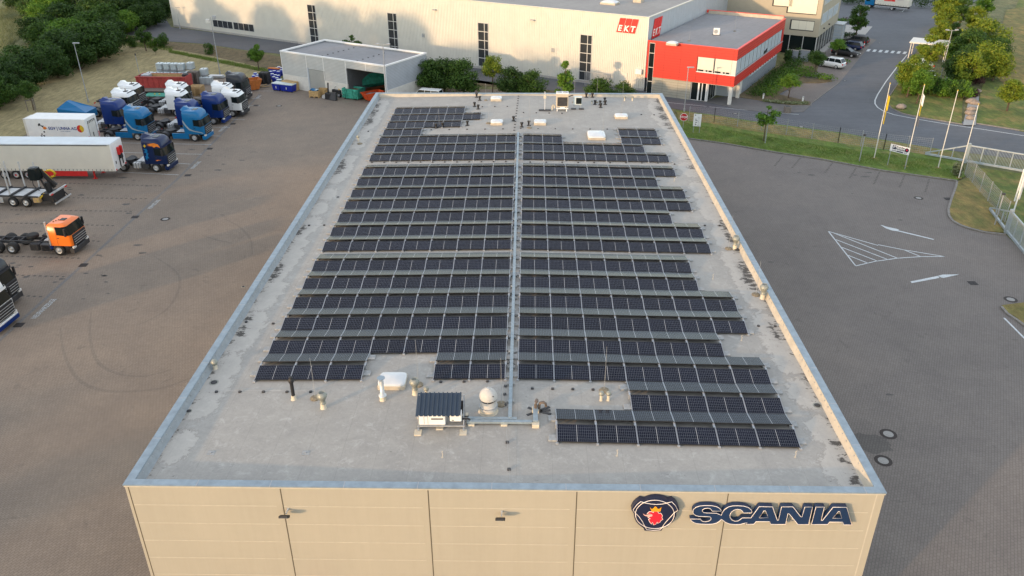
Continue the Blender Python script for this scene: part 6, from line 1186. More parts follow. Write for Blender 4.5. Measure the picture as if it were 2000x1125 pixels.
# timber truck rear with loading crane
q = at(26.4, 404.3); q2 = at(52.8, 405.3); hd = math.atan2(q2.y - q.y, q2.x - q.x)
t = thing('timber_truck', 'timber truck tail with bunk stakes and a folded black loading crane', 'truck', (q2.x, q2.y, 0), hd)
for k in range(3):
    for s, y in ((-1, .0), (1, 2.4)): wheel(t, -1.38 * k - (0 if k < 2 else 4.2), y, s, False, 'chrome')
mb = MB(); mb.box(-9, 2.2, .78, .9, .85, 1.1); mb.box(-9, 2.2, 1.55, 1.67, .85, 1.1); mb.box(-9, 1.4, .05, .12, 1.05, 1.2); mb.box(-9, 1.4, 2.3, 2.38, 1.05, 1.2); mb.obj('frame', M['dark'], t)
mb = MB(); [mb.box(a, a + 1.25, .2, 2.2, 1.1, 1.14) for a in (-8.7, -6.7, -4.6, -2.95, -1.35, .2)]; mb.box(-5, -2.3, -.05, 0, .45, 1.0); mb.obj('deck_plate', M['alu'], t)
for k in range(4):
    x = .15 - k * 1.55; MB().box(x - .1, x + .1, -.05, 2.5, 1.14, 1.30).obj('bunk_beam', M['dark'], t)
    for y in ((2.4,) if k == 0 else (.02, 2.4)):
        MB().bar((x, y, 1.2), (x, y, 3.9), .10, .10).obj('stake', M['alu'], t)
mb = MB(); mb.box(1.5, 2.5, .5, 2.0, .5, 1.3); mb.cyl((2.0, 1.25, 1.3), .28, 1.0, 14); mb.bar((2.3, 1.7, 1.6), (1.6, 1.2, 3.6), .28, .34); mb.bar((1.6, 1.2, 3.6), (2.7, 1.5, 1.9), .22, .26); mb.bar((2.0, .9, 1.5), (1.5, .8, 3.4), .12, .14); mb.obj('crane_boom', M['black'], t)
mb = MB(); mb.bar((2.75, 1.5, 2.0), (1.75, 1.35, 3.55), .06, .05); mb.bar((1.75, .7, 1.3), (1.3, .0, .7), .12, .12); mb.obj('crane_marking', M['yellow'], t)
mb = MB(); mb.loft([rring(2.7, .7, 1.7, .45, .3, .2), rring(3.2, .6, 1.8, .5, .35, .25), rring(3.9, .8, 1.65, .42, .3, .25)], 0, Matrix.Translation((0, .9, 0)), True); mb.obj('crane_cabin', M['glass'], t)
MB().bev(.9, 1.5, .7, 1.1, 3.88, 3.95, .05).obj('cabin_roof', M['trgrey'], t)
mb = MB(); mb.tube([(1.9, 1.7, 3.3), (2.3, 1.75, 3.4), (2.6, 1.8, 3.15), (2.55, 1.8, 2.75), (2.2, 1.75, 2.65)], .10, 8); mb.tube([(1.95, 2.0, 3.2), (2.3, 2.05, 3.25), (2.5, 2.1, 2.9), (2.2, 2.05, 2.6)], .08, 8); mb.obj('grapple', M['yellow'], t)
mb = MB(); mb.bar((2.9, -.1, 1.5), (2.9, 2.6, 1.5), .14, .16); mb.bar((3.2, -.1, .55), (3.2, 2.6, .55), .06, .14); mb.obj('rear_beam', M['alu'], t); mb = MB(); mb.box(2.98, 3.0, -.1, .3, 1.38, 1.5); mb.box(2.98, 3.0, 2.2, 2.6, 1.38, 1.5); mb.obj('tail_light', M['red'], t)
mb = MB(); mb.box(2.5, 2.85, .3, 2.2, .5, 1.45); mb.bar((2.8, .4, 1), (3.2, .4, .55), .08, .08); mb.bar((2.8, 2.2, 1), (3.2, 2.2, .55), .08, .08); mb.obj('rear_frame', M['black'], t)
MB().bev(.85, 1.5, .0, .45, .55, 1.05, .05).obj('tool_box', M['wood'], t); MB().tube([(1.4, .6, 1.6), (1.0, .5, 2.2), (.9, .7, 2.9)], .04, 6).obj('hose', M['black'], t)
# lorry at the top right
q = at(1740.5, 20.3); q2 = at(1697, 15.8); hd = math.atan2(q2.y - q.y, q2.x - q.x); wbl = (q2 - q).length; hh = hd; o = Vector((math.sin(hh), -math.cos(hh), 0))
t = thing('lorry', 'blue cab lorry with white curtain body at the top right', 'truck', (q2.x, q2.y, 0), hd)   # x forward = left in the photo, near side is +y
MB().loft([rring(.7, -.9, 1.2, 1.12, .25), rring(1.5, -.9, 1.22, 1.15, .3), rring(2.4, -.9, 1.0, 1.12, .3), rring(2.7, -.85, .7, 1.0, .3)], 0, Matrix.Translation((0, -1.15, 0)), True).obj('cab', M['ltblue'], t)
mb = MB(); mb.prismy([(.1, 1.5), (.9, 1.45), (.75, 2.2), (.1, 2.25)], .0, .02); mb.obj('side_window', M['glass'], t); MB().box(.9, 1.1, -2.1, -.2, 1.5, 2.3).obj('windscreen', M['glass'], t)
bl = 7.2; MB().box(-1.1 - bl, -1.1, -2.45, .02, 1.0, 3.5).obj('curtain', M['tarp'], t); MB().bev(-1.1 - bl, -1.05, -2.48, .05, 3.5, 3.6, .04).obj('roof', M['white'], t); mb = MB(); [mb.box(-1.3 - k * .55, -1.26 - k * .55, .02, .03, .9, 1.25) for k in range(13)]; mb.obj('strap', M['dark'], t)
MB().box(-1.1 - bl, -1.1, .0, .05, .6, .78).obj('side_guard', M['galv'], t); MB().box(-1.1 - bl, .5, -1.6, -.8, .5, .9).obj('chassis', M['dark'], t)
MB().add([(-3.0, .035, 1.9), (-5.4, .035, 1.9), (-5.1, .035, 3.0), (-2.7, .035, 3.0)], [(0, 1, 2, 3)]).obj('logo_panel', M['logored'], t); text('EKT', .8, M['tarp'], t, (-4.05, .045, 2.42), (R_(90), 0, R_(180)), .003, .03, 'letters'); text('Kunststofftechnik', .22, M['galv'], t, (-6.5, .045, 2.3), (R_(90), 0, R_(180)), .003, 0, 'letters')
for x in (0, -wbl):
    for s, y in ((1, 0), (-1, -2.3)): wheel(t, x, y, s, False, 'rim', .42)
# ------------------------------------------------------------------ cars
def car(p_rear, p_front, near, paint, kind, lab, group='parked cars', z=.03):
    a, b = at(*p_rear), at(*p_front); hd = math.atan2(b.y - a.y, b.x - a.x); wb = 2.65
    o = Vector((-math.sin(hd), math.cos(hd), 0)) * (.85 if near == 'R' else -.85); c = (a + b) / 2 + o
    t = thing('parked_car', lab, 'car', (c.x, c.y, z), hd, group); K = {'suv': 1.62, 'wagon': 1.46, 'saloon': 1.43, 'van': 1.9}[kind]; P = M[paint]; L0, L1 = -2.3, 2.3
    belt = {'suv': 1.02, 'wagon': .92, 'saloon': .92, 'van': 1.15}[kind]
    def sec(x, hw, z0, z1, r=.12): return [(x, -hw, z0), (x, hw, z0), (x, hw + .02, (z0 + z1) / 2), (x, hw - .02, z1 - r), (x, hw - .10, z1), (x, -hw + .10, z1), (x, -hw + .02, z1 - r), (x, -hw - .02, (z0 + z1) / 2)]
    hood = belt - .12
    MB().loft([sec(L0, .72, .45, belt - .12), sec(L0 + .12, .84, .30, belt), sec(-1.0, .89, .24, belt + .02), sec(.9, .89, .24, belt), sec(1.7, .87, .26, hood), sec(L1 - .15, .80, .32, hood - .12), sec(L1, .66, .42, hood - .28)], 0, None, True).obj('body', P, t)
    xr = {'suv': -2.15, 'wagon': -2.2, 'saloon': -1.75, 'van': -2.2}[kind]; xrt = {'suv': -1.75, 'wagon': -1.85, 'saloon': -.95, 'van': -2.05}[kind]; xf = {'van': 1.6}.get(kind, 1.15); xft = {'van': .9}.get(kind, .35)
    def g(z, x0, x1, hw): return [(x0, -hw, z), (x1, -hw * .92, z), (x1, hw * .92, z), (x0, hw, z)]
    MB().loft([g(belt - .03, xr, xf, .80), g(K - .05, xrt, xft, .64)]).obj('windows', M['glass'], t)
    mb = MB(); mb.loft([g(K - .06, xrt - .03, xft + .05, .66), g(K - .02, xrt, xft, .64), g(K, xrt + .15, xft - .2, .55)]); ps = [(xf, xft), (.1, .05), (-.9, -.9 if kind != 'saloon' else -.85), (xr, xrt)]
    for s in (-1, 1):
        for x0, x1 in ps: mb.bar((x0, s * .80, belt - .03), (x1, s * .65, K - .05), .045, .045)
    mb.obj('roof', P, t)
    for s in (-1, 1):
        for x in (-wb / 2, wb / 2): wheel(t, x, s * .90, s, False, 'rim', .33)
        MB().bev(L1 - .22, L1 - .02, min(s * .45, s * .74), max(s * .45, s * .74), hood - .32, hood - .18, .02).obj('headlight', M['lamp_glass'], t); MB().bev(L0 - .01, L0 + .16, min(s * .5, s * .80), max(s * .5, s * .80), belt - .35, belt - .1, .02).obj('tail_light', M['red'], t); MB().bev(.75, .9, min(s * .9, s * 1.06), max(s * .9, s * 1.06), belt, belt + .14, .02).obj('mirror', P, t)
    return t
car((1630.5, 135), (1603, 130.5), 'R', 'trwhite', 'suv', 'white compact SUV parked by the ball tree') if 0 else car((1630.5, 135), (1603, 130.5), 'L', 'trwhite', 'suv', 'white compact SUV parked by the ball tree')
car((1683, 88.8), (1652, 85.2), 'L', 'black', 'wagon', 'black estate car parked beside the warning cone'); car((1631, 108.5), (1664, 113), 'R', 'black', 'saloon', 'black saloon facing the road beside the round tree'); car((1668, 99.5), (1642, 96), 'L', 'navy', 'wagon', 'dark blue car between the black saloon and the estate car')
car((1797, 136), (1779, 130), 'L', 'trwhite', 'saloon', 'farther white car under the trees behind the hedge'); car((1797, 158), (1779, 152), 'L', 'trwhite', 'suv', 'nearer white car under the trees behind the hedge'); car((1863, 80), (1848, 77), 'L', 'black', 'suv', 'black car half hidden beside the tall lamp post')
car((842, 204), (818, 202), 'L', 'trwhite', 'van', 'white van behind the far left corner of the roof', None)
# ------------------------------------------------------------------ yard clutter by the shed
def P0(px, py, z=0.0): q = at(px, py, z); return (q.x, q.y, 0)
a, b = at(264, 150, 2.45), at(360, 151, 2.45); hd = math.atan2(b.y - a.y, b.x - a.x); L_ = (b - a).length
M['redc'] = mat('faded red container paint', (.36, .05, .045), .6, 0, .25, 2)
t = thing('open_container', 'big faded red open top container with rusty inside', 'container', (a.x, a.y, 0), hd); mb = MB(); mb.box(0, L_, 0, .08, .25, 2.45); mb.box(0, L_, 2.42, 2.5, .25, 2.45); mb.box(0, .08, .08, 2.42, .25, 2.45); mb.box(L_ - .08, L_, .08, 2.42, .25, 2.45); [mb.box(x, x + .10, -.07, 0, .3, 2.35) for x in np.arange(.1, L_, .78)]; mb.box(-.05, L_ + .05, -.1, .1, 2.35, 2.5); mb.obj('side_wall', M['redc'], t)
MB().box(.08, L_ - .08, .08, 2.42, .2, 1.2).obj('scrap_load', M['rust'], t); MB().box(.1, L_ - .1, 2.36, 2.418, 1.2, 2.4).obj('inner_wall', M['wood'], t); mb = MB(); mb.box(.4, L_ - .3, .8, 1.7, 0, .2); mb.obj('skid', M['dark'], t); MB().bev(L_ - 1.0, L_ - .2, 1.2, 2.2, 1.2, 2.6, .2).obj('black_scrap', M['black'], t)
mb = MB(); mb.bev(.3, 1.5, 1.0, 2.2, 1.2, 2.5, .1); mb.obj('grey_scrap', M['galv'], t)
lp = thing('short_post', 'short thin post standing at the field edge behind the red container', 'post', P0(273, 148), 0); MB().cyl((0, 0, 0), .05, 3.4, 8).obj('pole', M['galv'], lp); MB().cyl((0, 0, 3.2), .1, .3, 8).obj('cap', M['dark'], lp)
# tote: caged liquid tank
mb = MB(); mb.bev(-.46, .46, -.52, .52, .18, 1.08, .08); tote_b = mb.mesh('tank', [M['ibc']]); mb = MB()
for k in range(5): z = .2 + k * .21; [mb.bar(p, q_, .025, .02) for p, q_ in (((-.5, -.56, z), (.5, -.56, z)), ((.5, -.56, z), (.5, .56, z)), ((.5, .56, z), (-.5, .56, z)), ((-.5, .56, z), (-.5, -.56, z)))]
for k in range(6): x = -.5 + k * .2; mb.bar((x, -.56, .15), (x, -.56, 1.05), .02, .02); mb.bar((.5, -.56 + k * .224, .15), (.5, -.56 + k * .224, 1.05), .02, .02)
tote_c = mb.mesh('cage', [M['chrome']]); mb = MB(); [mb.box(-.5, .5, y, y + .12, 0, .14) for y in (-.55, -.06, .43)]; tote_p = mb.mesh('pallet', [M['galv']])
def tote(x, y, z, lab, rz=-.08):
    t = thing('liquid_tote', lab, 'tote tank', (x, y, z), rz, 'caged white totes'); link('tank', tote_b, t); link('cage', tote_c, t); link('pallet', tote_p, t); MB().cyl((0, 0, 1.08), .1, .05, 10).obj('lid', M['black'], t)
o = at(292, 141, 1.1); k = 0
names = ['first', 'second', 'third', 'fourth', 'fifth', 'sixth']
for i in range(6): tote(o.x + i * 1.12, o.y - i * .10, 0.6 * 0, '%s caged tote from the left in the front row behind the red container' % names[i])
for i in range(4): tote(o.x + 1.2 + i * 1.15, o.y + 1.5 - i * .1, 0, '%s caged tote from the left in the second row behind the red container' % names[i])
for i in range(4): tote(o.x + 1.25 + i * 1.15, o.y + 1.45 - i * .1, 1.15, '%s of four totes stacked in the upper tier behind the red container' % names[i])
for i in range(3): tote(o.x + 5.9, o.y + 1.2 - i * 1.15 + .6, 1.15 * (i == 0), '%s of the totes at the right end behind the red container' % names[i])
for x, y, n_ in ((396, 167, 'left'), (407, 167, 'right')): q = at(x, y - 1); tote(q.x, q.y + .6, 0, 'lone pair of totes beside the pallet stack, %s one, lower' % n_)
q = at(400, 164); tote(q.x, q.y + .6, 1.15, 'tote stacked on top of the lone pair beside the pallets')
def pallets(px, py, n, lab, mtn='woodgrey', w=.6, d=.45, rz=-.06, group=None, dz=.145):
    t = thing('pallet_stack', lab, 'pallets', P0(px, py), rz, group)
    for k in range(n):
        mb = MB(); z = k * dz; [mb.box(-w, w, y - .07, y + .07, z + .10, z + .125) for y in np.linspace(-d + .07, d - .07, 5)]; [mb.box(x - .06, x + .06, -d, d, z, z + .09) for x in (-w + .06, 0, w - .06)]; mb.obj('pallet', M[mtn], t)
    return t
pallets(382, 165, 14, 'tall grey stack of flat pallets right of the red container', w=.75, d=.6); pallets(519, 163, 12, 'dark tall stack of slatted crates between the skip and the drums', 'dark', w=.7, d=.6); pallets(386, 185, 7, 'green and yellow stack of crates beside the white tractors', 'green' if 0 else 'wood', w=.9, d=.8, dz=.2)
t = thing('metal_sheets', 'flat pale metal sheets on the ground left of the charcoal tractor', 'metal sheets', P0(424, 152), -.05); [MB().box(-1.4 + .1 * k, 1.2 - .1 * k, -.5, .5, .1 + .12 * k, .17 + .12 * k).obj('sheet', M['alu'], t) for k in range(3)]; MB().box(-1.2, 1.0, -.4, .4, 0, .1).obj('support', M['dark'], t)
for px, py, lab, mtn in ((305, 186, 'grey flat rack platform in front of the red container', 'woodgrey'), (312, 196, 'dark green low platform between the white tractors', 'teal')):
    t = thing('flat_rack', lab, 'rack', P0(px, py), -.05, 'flat racks'); MB().box(-1.9, 1.9, -.9, .9, .75, .85).obj('deck', M[mtn], t); mb = MB(); [mb.box(x, x + .1, y, y + .1, 0, .75) for x in (-1.85, 1.75) for y in (-.85, .75)]; mb.box(-1.85, 1.85, -.05, .05, .3, .4); mb.obj('leg_frame', M['dark'], t)
    if mtn == 'teal': MB().cyl((-.6, .1, .85), .12, .1, 10).obj('cap', M['yellow'], t); MB().cyl((.1, .1, .85), .12, .1, 10).obj('cap', M['yellow'], t)
def skip(px, py, mtn, lab, L=3.0, w=1.6, h=1.2, rz=0.0, load=None, group=None):
    t = thing('skip', lab, 'skip', P0(px, py), rz, group); A, B = (-L / 2 + .6, L / 2 - .6), (-L / 2, L / 2); out = [(A[0], .15), (A[1], .15), (B[1], h), (B[0], h)]; mb = MB()
    for s in (-1, 1): mb.prismy(out, s * w / 2 - .03, s * w / 2 + .03)
    mb.add([(A[0], -w / 2, .15), (B[0], -w / 2, h), (B[0], w / 2, h), (A[0], w / 2, .15)], [(0, 1, 2, 3)]); mb.add([(A[1], -w / 2, .15), (A[1], w / 2, .15), (B[1], w / 2, h), (B[1], -w / 2, h)], [(0, 1, 2, 3)]); mb.add([(A[0], -w / 2, .15), (A[0], w / 2, .15), (A[1], w / 2, .15), (A[1], -w / 2, .15)], [(0, 1, 2, 3)])
    for s in (-1, 1): mb.bar((B[0], s * w / 2, h), (B[1], s * w / 2, h), .1, .08); mb.bar((0, s * (w / 2 + .04), .3), (0, s * (w / 2 + .04), h), .08, .06)
    mb.bar((B[0], -w / 2, h), (B[0], w / 2, h), .08, .08); mb.bar((B[1], -w / 2, h), (B[1], w / 2, h), .08, .08); mb.obj('tub', M[mtn], t)
    if load: MB().prismy([(A[0] - .3, .7), (A[1] + .3, .7), (A[1], .9), (0, 1.0), (A[0], .85)], -w / 2 + .04, w / 2 - .04).obj('load', M[load], t)
    return t
M['skiporange'] = mat('worn orange skip paint', (.42, .13, .025), .6, 0, .25, 3)
skip(491, 175, 'skiporange', 'worn orange skip full of boards beside the charcoal tractor', 3.0, 1.9, 1.5, R_(35), 'wood'); skip(727, 197, 'orange' if 0 else 'redskip', 'orange red skip with scrap at the shed bay', 3.2, 1.6, 1.3, R_(28), 'galv') if 0 else None
M['redskip'] = mat('orange red paint', (.55, .07, .015), .55, 0, .15, 3); skip(729, 196, 'redskip', 'orange red skip with scrap at the shed bay', 3.0, 1.6, 1.2, R_(40), 'galv')
mb = MB(); mb.lathe((0, 0, 0), [(.29, 0), (.29, .28), (.305, .30), (.29, .32), (.29, .58), (.305, .60), (.29, .62), (.29, .88), (.25, .88)], 16); drum = mb.mesh('drum', [M['binblue']]); mb = MB(); mb.cyl((0, 0, .86), .27, .03, 16); dl = mb.mesh('lid', [M['ibc']])
g = np.random.default_rng(9)
dn = [(500, 153), (505, 156), (497, 158), (503, 160), (533, 155), (539, 157), (545, 158), (536, 161), (542, 163), (530, 150), (537, 149), (545, 150), (550, 147), (551, 143), (541, 143), (546, 141), (533, 145)]
dl_lab = ['at the back behind the skip', 'right of the skip, back', 'right of the skip, front', 'nearest the skip', 'by the dark crates', 'second from the dark crates', 'third from the dark crates', 'in the front row', 'front row, right', 'middle row, left', 'middle row, centre', 'middle row, right', 'by the shed corner', 'by the shed corner, back', 'in the back row', 'last in the back row', 'back row, left']
for (px, py), l_ in zip(dn, dl_lab):
    q = at(px, py); t = thing('steel_drum', 'blue drum beside the shed, ' + l_, 'drum', (q.x, q.y, 0), 0, 'blue drums beside the shed'); link('body', drum, t); link('lid', dl, t)
t = thing('waste_box', 'small bright blue box on the ground among the drums', 'box', P0(547, 166), 0); MB().bev(-.35, .35, -.35, .35, 0, .8, .05).obj('body', M['ltblue'], t); MB().box(-.38, .38, -.38, .38, .8, .86).obj('lid', M['ibc'], t)
t = thing('wood_scraps', 'flat heap of boards in front of the dark crates', 'boards', P0(516, 170), .2); [MB().box(-1 + .2 * k, .8, -.4 + .2 * k, -.3 + .2 * k, .02 + .06 * k, .08 + .06 * k, 0, Matrix.Rotation(.3 * k, 4, 'Z')).obj('board', M['wood' if k % 2 else 'woodgrey'], t) for k in range(4)]
t = thing('orange_pallet_load', 'orange brown flat load on the drums at the field edge', 'load', P0(537, 146), -.3); MB().bev(-1.0, 1.0, -.3, .3, .95, 1.1, .03).obj('load', M['skiporange'], t); MB().box(-.9, .9, -.25, .25, 0, .95).obj('pallet_box', M['binblue'], t)
a, b = at(532, 177), at(571, 181.5); hd = math.atan2(b.y - a.y, b.x - a.x); L_ = (b - a).length; n_ = 2
for i, lab in enumerate(('left one of two blue waste bins with pale lids in the yard', 'right one of two blue waste bins with pale lids in the yard')):
    w_ = L_ * (.38 if i == 0 else .60); q = a.lerp(b, 0 if i == 0 else .40); t = thing('waste_bin', lab, 'bin', (q.x, q.y, 0), hd, 'blue waste bins'); MB().loft([[(.08, .08, .12), (w_ - .08, .08, .12), (w_ - .08, 1.1, .12), (.08, 1.1, .12)], [(0, 0, 1.05), (w_, 0, 1.05), (w_, 1.2, 1.05), (0, 1.2, 1.05)]]).obj('body', M['binblue'], t); MB().bev(-.03, w_ + .03, -.03, 1.25, 1.05, 1.16, .04).obj('lid', M['ibc'], t); MB().box(w_ * .5, w_ * .5 + .12, -.01, .02, .4, .75).obj('sticker', M['white'], t)
    mb = MB(); [mb.cyl((x, y, 0), .08, .12, 8) for x in (.2, w_ - .2) for y in (.2, .95)]; mb.obj('caster', M['black'], t)
t = thing('cardboard_box', 'brown carton behind the blue waste bins at the shed corner', 'box', P0(567, 175), TH); MB().bev(-1.3, 1.3, -.5, .6, 0, 1.25, .04).obj('carton', M['skiporange' if 0 else 'wood'], t); MB().box(-1.2, 1.2, -.02, .05, 1.25, 1.26).obj('tape', M['woodgrey'], t)
for px, py, w_, lab in ((616, 191, 1.5, 'front wooden crate with blue sheets on top before the roller door'), (631, 187, 1.2, 'rear wooden crate behind the one with blue sheets')):
    t = thing('wooden_crate', lab, 'crate', P0(px, py - 1), TH + .25, 'wooden crates'); mb = MB(); [mb.box(-w_ / 2, w_ / 2, -.4, -.37, .2 + k * .28, .45 + k * .28) for k in range(3)]; [mb.box(-w_ / 2, w_ / 2, .37, .4, .2 + k * .28, .45 + k * .28) for k in range(3)]; [mb.box(s * w_ / 2 - .015, s * w_ / 2 + .015, -.37, .37, .2, 1.0) for s in (-1, 1)]; mb.obj('side', M['wood'], t); mb = MB(); [mb.box(x, x + .1, -.4, .4, 0, .18) for x in (-w_ / 2, -.05, w_ / 2 - .1)]; mb.obj('skid', M['wood'], t)
    if w_ == 1.5: mb = MB(); mb.box(-.7, .2, -.35, .35, .98, 1.12, 0, Matrix.Rotation(.2, 4, 'Y')); mb.obj('blue_sheet', M['ltblue'], t); MB().box(-.1, .7, -.3, .35, 1.02, 1.10, 0, Matrix.Rotation(-.15, 4, 'Y')).obj('clear_sheet', M['ibc'], t)
t = thing('scrap_machine', 'black upright scrap machine parts with a mast before the shed wall', 'machine', P0(648, 194), TH + .1); mb = MB(); mb.bev(-.9, .1, -.4, .4, 0, .9, .08); mb.bar((-.6, 0, 0), (-.45, .1, 2.3), .14, .14); mb.obj('body', M['black'], t); MB().cyl((-1.2, -.3, .3), .28, .5, 14, axis='y').obj('drum', M['alu'], t); MB().loft([[(.0, -.6, .05), (1.1, -.6, .05), (1.1, -.1, .05), (0, -.1, .05)], [(.15, -.2, 1.1), (.95, -.2, 1.1), (.95, .0, 1.1), (.15, .0, 1.1)]]).obj('black_panel', M['dark'], t)
t = thing('quad_bike', 'small dark motor vehicle under parts beside the green container', 'vehicle', P0(660, 188), TH); MB().bev(-.8, .8, -.35, .35, .5, 1.0, .1).obj('body', M['black'], t); [wheel(t, x, s * .45, s, False, 'rim', .33) for x in (-.6, .6) for s in (-1, 1)]; MB().tube([(-.2, -.3, 1.0), (-.1, -.3, 1.4), (-.1, .3, 1.4), (-.2, .3, 1.0)], .03, 6).obj('handlebar', M['dark'], t); MB().lathe((.4, 0, 1.0), [(.2, 0), (.15, .15), (.02, .2)], 12).obj('seat', M['wood'], t)
a = at(670, 193); t = thing('green_container', 'short turquoise open waste container before the shed bay', 'container', (a.x, a.y, 0), R_(-24)); L_, w_ = 2.6, 1.9
mb = MB(); mb.box(0, L_, 0, .08, .2, 1.5); mb.box(0, L_, w_ - .08, w_, .2, 1.5); mb.box(0, .08, .08, w_ - .08, .2, 1.5); mb.box(L_ - .08, L_, .08, w_ - .08, .2, 1.5); mb.box(.08, L_ - .08, .08, w_ - .08, .2, .3); [mb.bev(x, x + .5, -.16, .02, z, z + .3, .05) for x in (.0, 1.9) for z in (.3, .75, 1.15)]; [mb.box(x, x + .08, -.10, 0, .1, 1.5) for x in (.7, 1.75)]; mb.bar((-.02, -.02, 1.5), (L_, -.02, 1.5), .1, .1); mb.bar((L_, 0, 1.5), (L_, w_, 1.5), .1, .1); mb.bar((0, 0, 1.5), (0, w_, 1.5), .1, .1); mb.obj('body', M['teal'], t); MB().box(.08, L_ - .08, .08, w_ - .08, .3, 1.2).obj('rusty_load', M['rust'], t)
mb = MB(); [mb.cyl((x, y, .1), .1, .08, 10, axis='y') for x in (.3, L_ - .4) for y in (.1, w_ - .2)]; mb.obj('roller', M['black'], t)
a = at(690, 182); t = thing('press_container', 'long green eight sided compactor body lying in the shed bay', 'compactor', (a.x, a.y, 0), TH + R_(68)); prof = [(1.05 * math.cos(R_(22.5 + 45 * i)), 1.05 * math.sin(R_(22.5 + 45 * i))) for i in range(8)]
MB().loft([[(0, p[0], 1.55 + p[1]) for p in prof], [(6.0, p[0], 1.55 + p[1]) for p in prof]]).obj('body', M['teal'], t); MB().loft([[(-.06, p[0] * .97, 1.55 + p[1] * .97) for p in prof], [(-.001, p[0] * .99, 1.55 + p[1] * .99) for p in prof]]).obj('end_plate', mat('pale rusty plate', (.38, .36, .22), .7, 0, .3, 2), t)
mb = MB(); [mb.loft([[(x, p[0] * 1.04, 1.55 + p[1] * 1.04) for p in prof], [(x + .12, p[0] * 1.04, 1.55 + p[1] * 1.04) for p in prof]]) for x in (.0, 3.0, 5.8)]; mb.obj('rib', M['teal'], t); mb = MB(); mb.box(0, 6, -.7, .7, .2, .55); mb.obj('skid', M['rust'], t)
# ------------------------------------------------------------------ equipment on the roof
def rt_(px, py): q = atr(px, py); return q
def rthing(name, label, cat, px, py, rz=0.0, group=None): q = atr(px, py); return thing(name, label, cat, (q.x, q.y, q.z), rz, group)
for px, py, w, d, lab in [(764, 762, 1.32, 1.15, 'nearest white dome skylight, left of the striped canopy'), (1166, 274, 1.6, 2.1, 'largest far dome skylight in the gap of the solar rows'), (969, 198, 1.15, 1.1, 'far white dome skylight close to the back parapet'), (970, 245, 1.15, 1.1, 'left one of the two small dome skylights beyond the panels'), (1055, 245, 1.18, 1.1, 'right one of the two small dome skylights beyond the panels'), (1214, 233, 1.25, 1.1, 'small dome skylight beyond the right end panels')]:
    q = atr(px, py); domelight('skylight', lab, q.x, q.y + d / 2, q.z, w, d, .26, 0, 'dome skylights on the roof', .22)
M['ventg'] = mat('grey vent metal', (.26, .27, .24), .5, .3, .12, 4); M['ventb'] = mat('beige pipe collar', (.55, .49, .38), .7, 0, .08, 4)
def vent(px, py, lab, k=1.0, group='cowl vents'):
    t = rthing('cowl_vent', lab, 'roof vent', px, py, 0, group); MB().lathe((0, 0, 0), [(.16 * k, 0), (.13 * k, .02), (.13 * k, .28 * k)], 16).obj('collar', M['ventb'], t)
    MB().lathe((0, 0, .28 * k), [(.15 * k, 0), (.15 * k, .04 * k), (.125 * k, .06 * k), (.13 * k, .22 * k), (.17 * k, .26 * k), (.24 * k, .40 * k), (.24 * k, .46 * k), (.15 * k, .62 * k), (.14 * k, .62 * k), (.13 * k, .52 * k), (.01, .5 * k)], 18).obj('cowl', M['ventg'], t)
vent(632, 797, 'cowl vent right of the black flue, near a lightning rod'); vent(811, 770, 'cowl vent right of the nearest skylight'); vent(1435, 486, 'cowl vent at the right parapet, farther of two', 1.05); vent(1489, 583, 'cowl vent at the right parapet, nearer of two', 1.05)
t = rthing('flue_pipe', 'tall black flue pipe behind the lower left roof area', 'flue pipe', 574, 780); MB().lathe((0, 0, 0), [(.15, 0), (.11, .02), (.11, .24)], 14).obj('collar', M['ventb'], t); MB().lathe((0, 0, .2), [(.085, 0), (.085, .75), (.13, .8), (.13, .95), (.09, 1.0), (.09, 1.1)], 14).obj('pipe', M['black'], t)
t = rthing('capped_pipe', 'steel flue pipe with a blue round rain cap beside the skylight', 'flue pipe', 748, 781); MB().lathe((0, 0, 0), [(.17, 0), (.15, .02), (.15, .28)], 16).obj('collar', M['ventb'], t); MB().lathe((0, 0, .26), [(.20, 0), (.18, .05), (.11, .07), (.11, .85)], 16).obj('pipe', M['alu'], t); MB().cyl((0, 0, 1.25), .19, .02, 20).obj('rain_cap', M['cap'], t); MB().cyl((0, 0, 1.08), .012, .18, 6).obj('stem', M['galv'], t)
for px, py, lab, k in [(833, 772, 'small grey mushroom vent right of the cowl vent', .75), (823, 785, 'lowest mushroom vent, half behind the striped canopy', .6), (1174, 782, 'left one of two beige bent vents below a lightning rod', .8), (1188, 782, 'right one of two beige bent vents below a lightning rod', .8), (1220, 197, 'left one of two far small vents by the back right corner', .8), (1235, 197, 'right one of two far small vents by the back right corner', .8), (1137 + 19, 203, 'thin white vent pipe near the air units', .6), (700, 276, 'pale mushroom vent by the left parapet', .9)]:
    t = rthing('mushroom_vent', lab, 'roof vent', px, py, 0, 'small mushroom vents'); MB().lathe((0, 0, 0), [(.11 * k, 0), (.09 * k, .02), (.09 * k, .42 * k)], 12).obj('pipe', M['ventb'], t); MB().lathe((0, 0, .38 * k), [(.10 * k, 0), (.17 * k, .06 * k), (.17 * k, .14 * k), (.12 * k, .24 * k), (.02, .28 * k)], 14).obj('cap', M['ventg'], t)
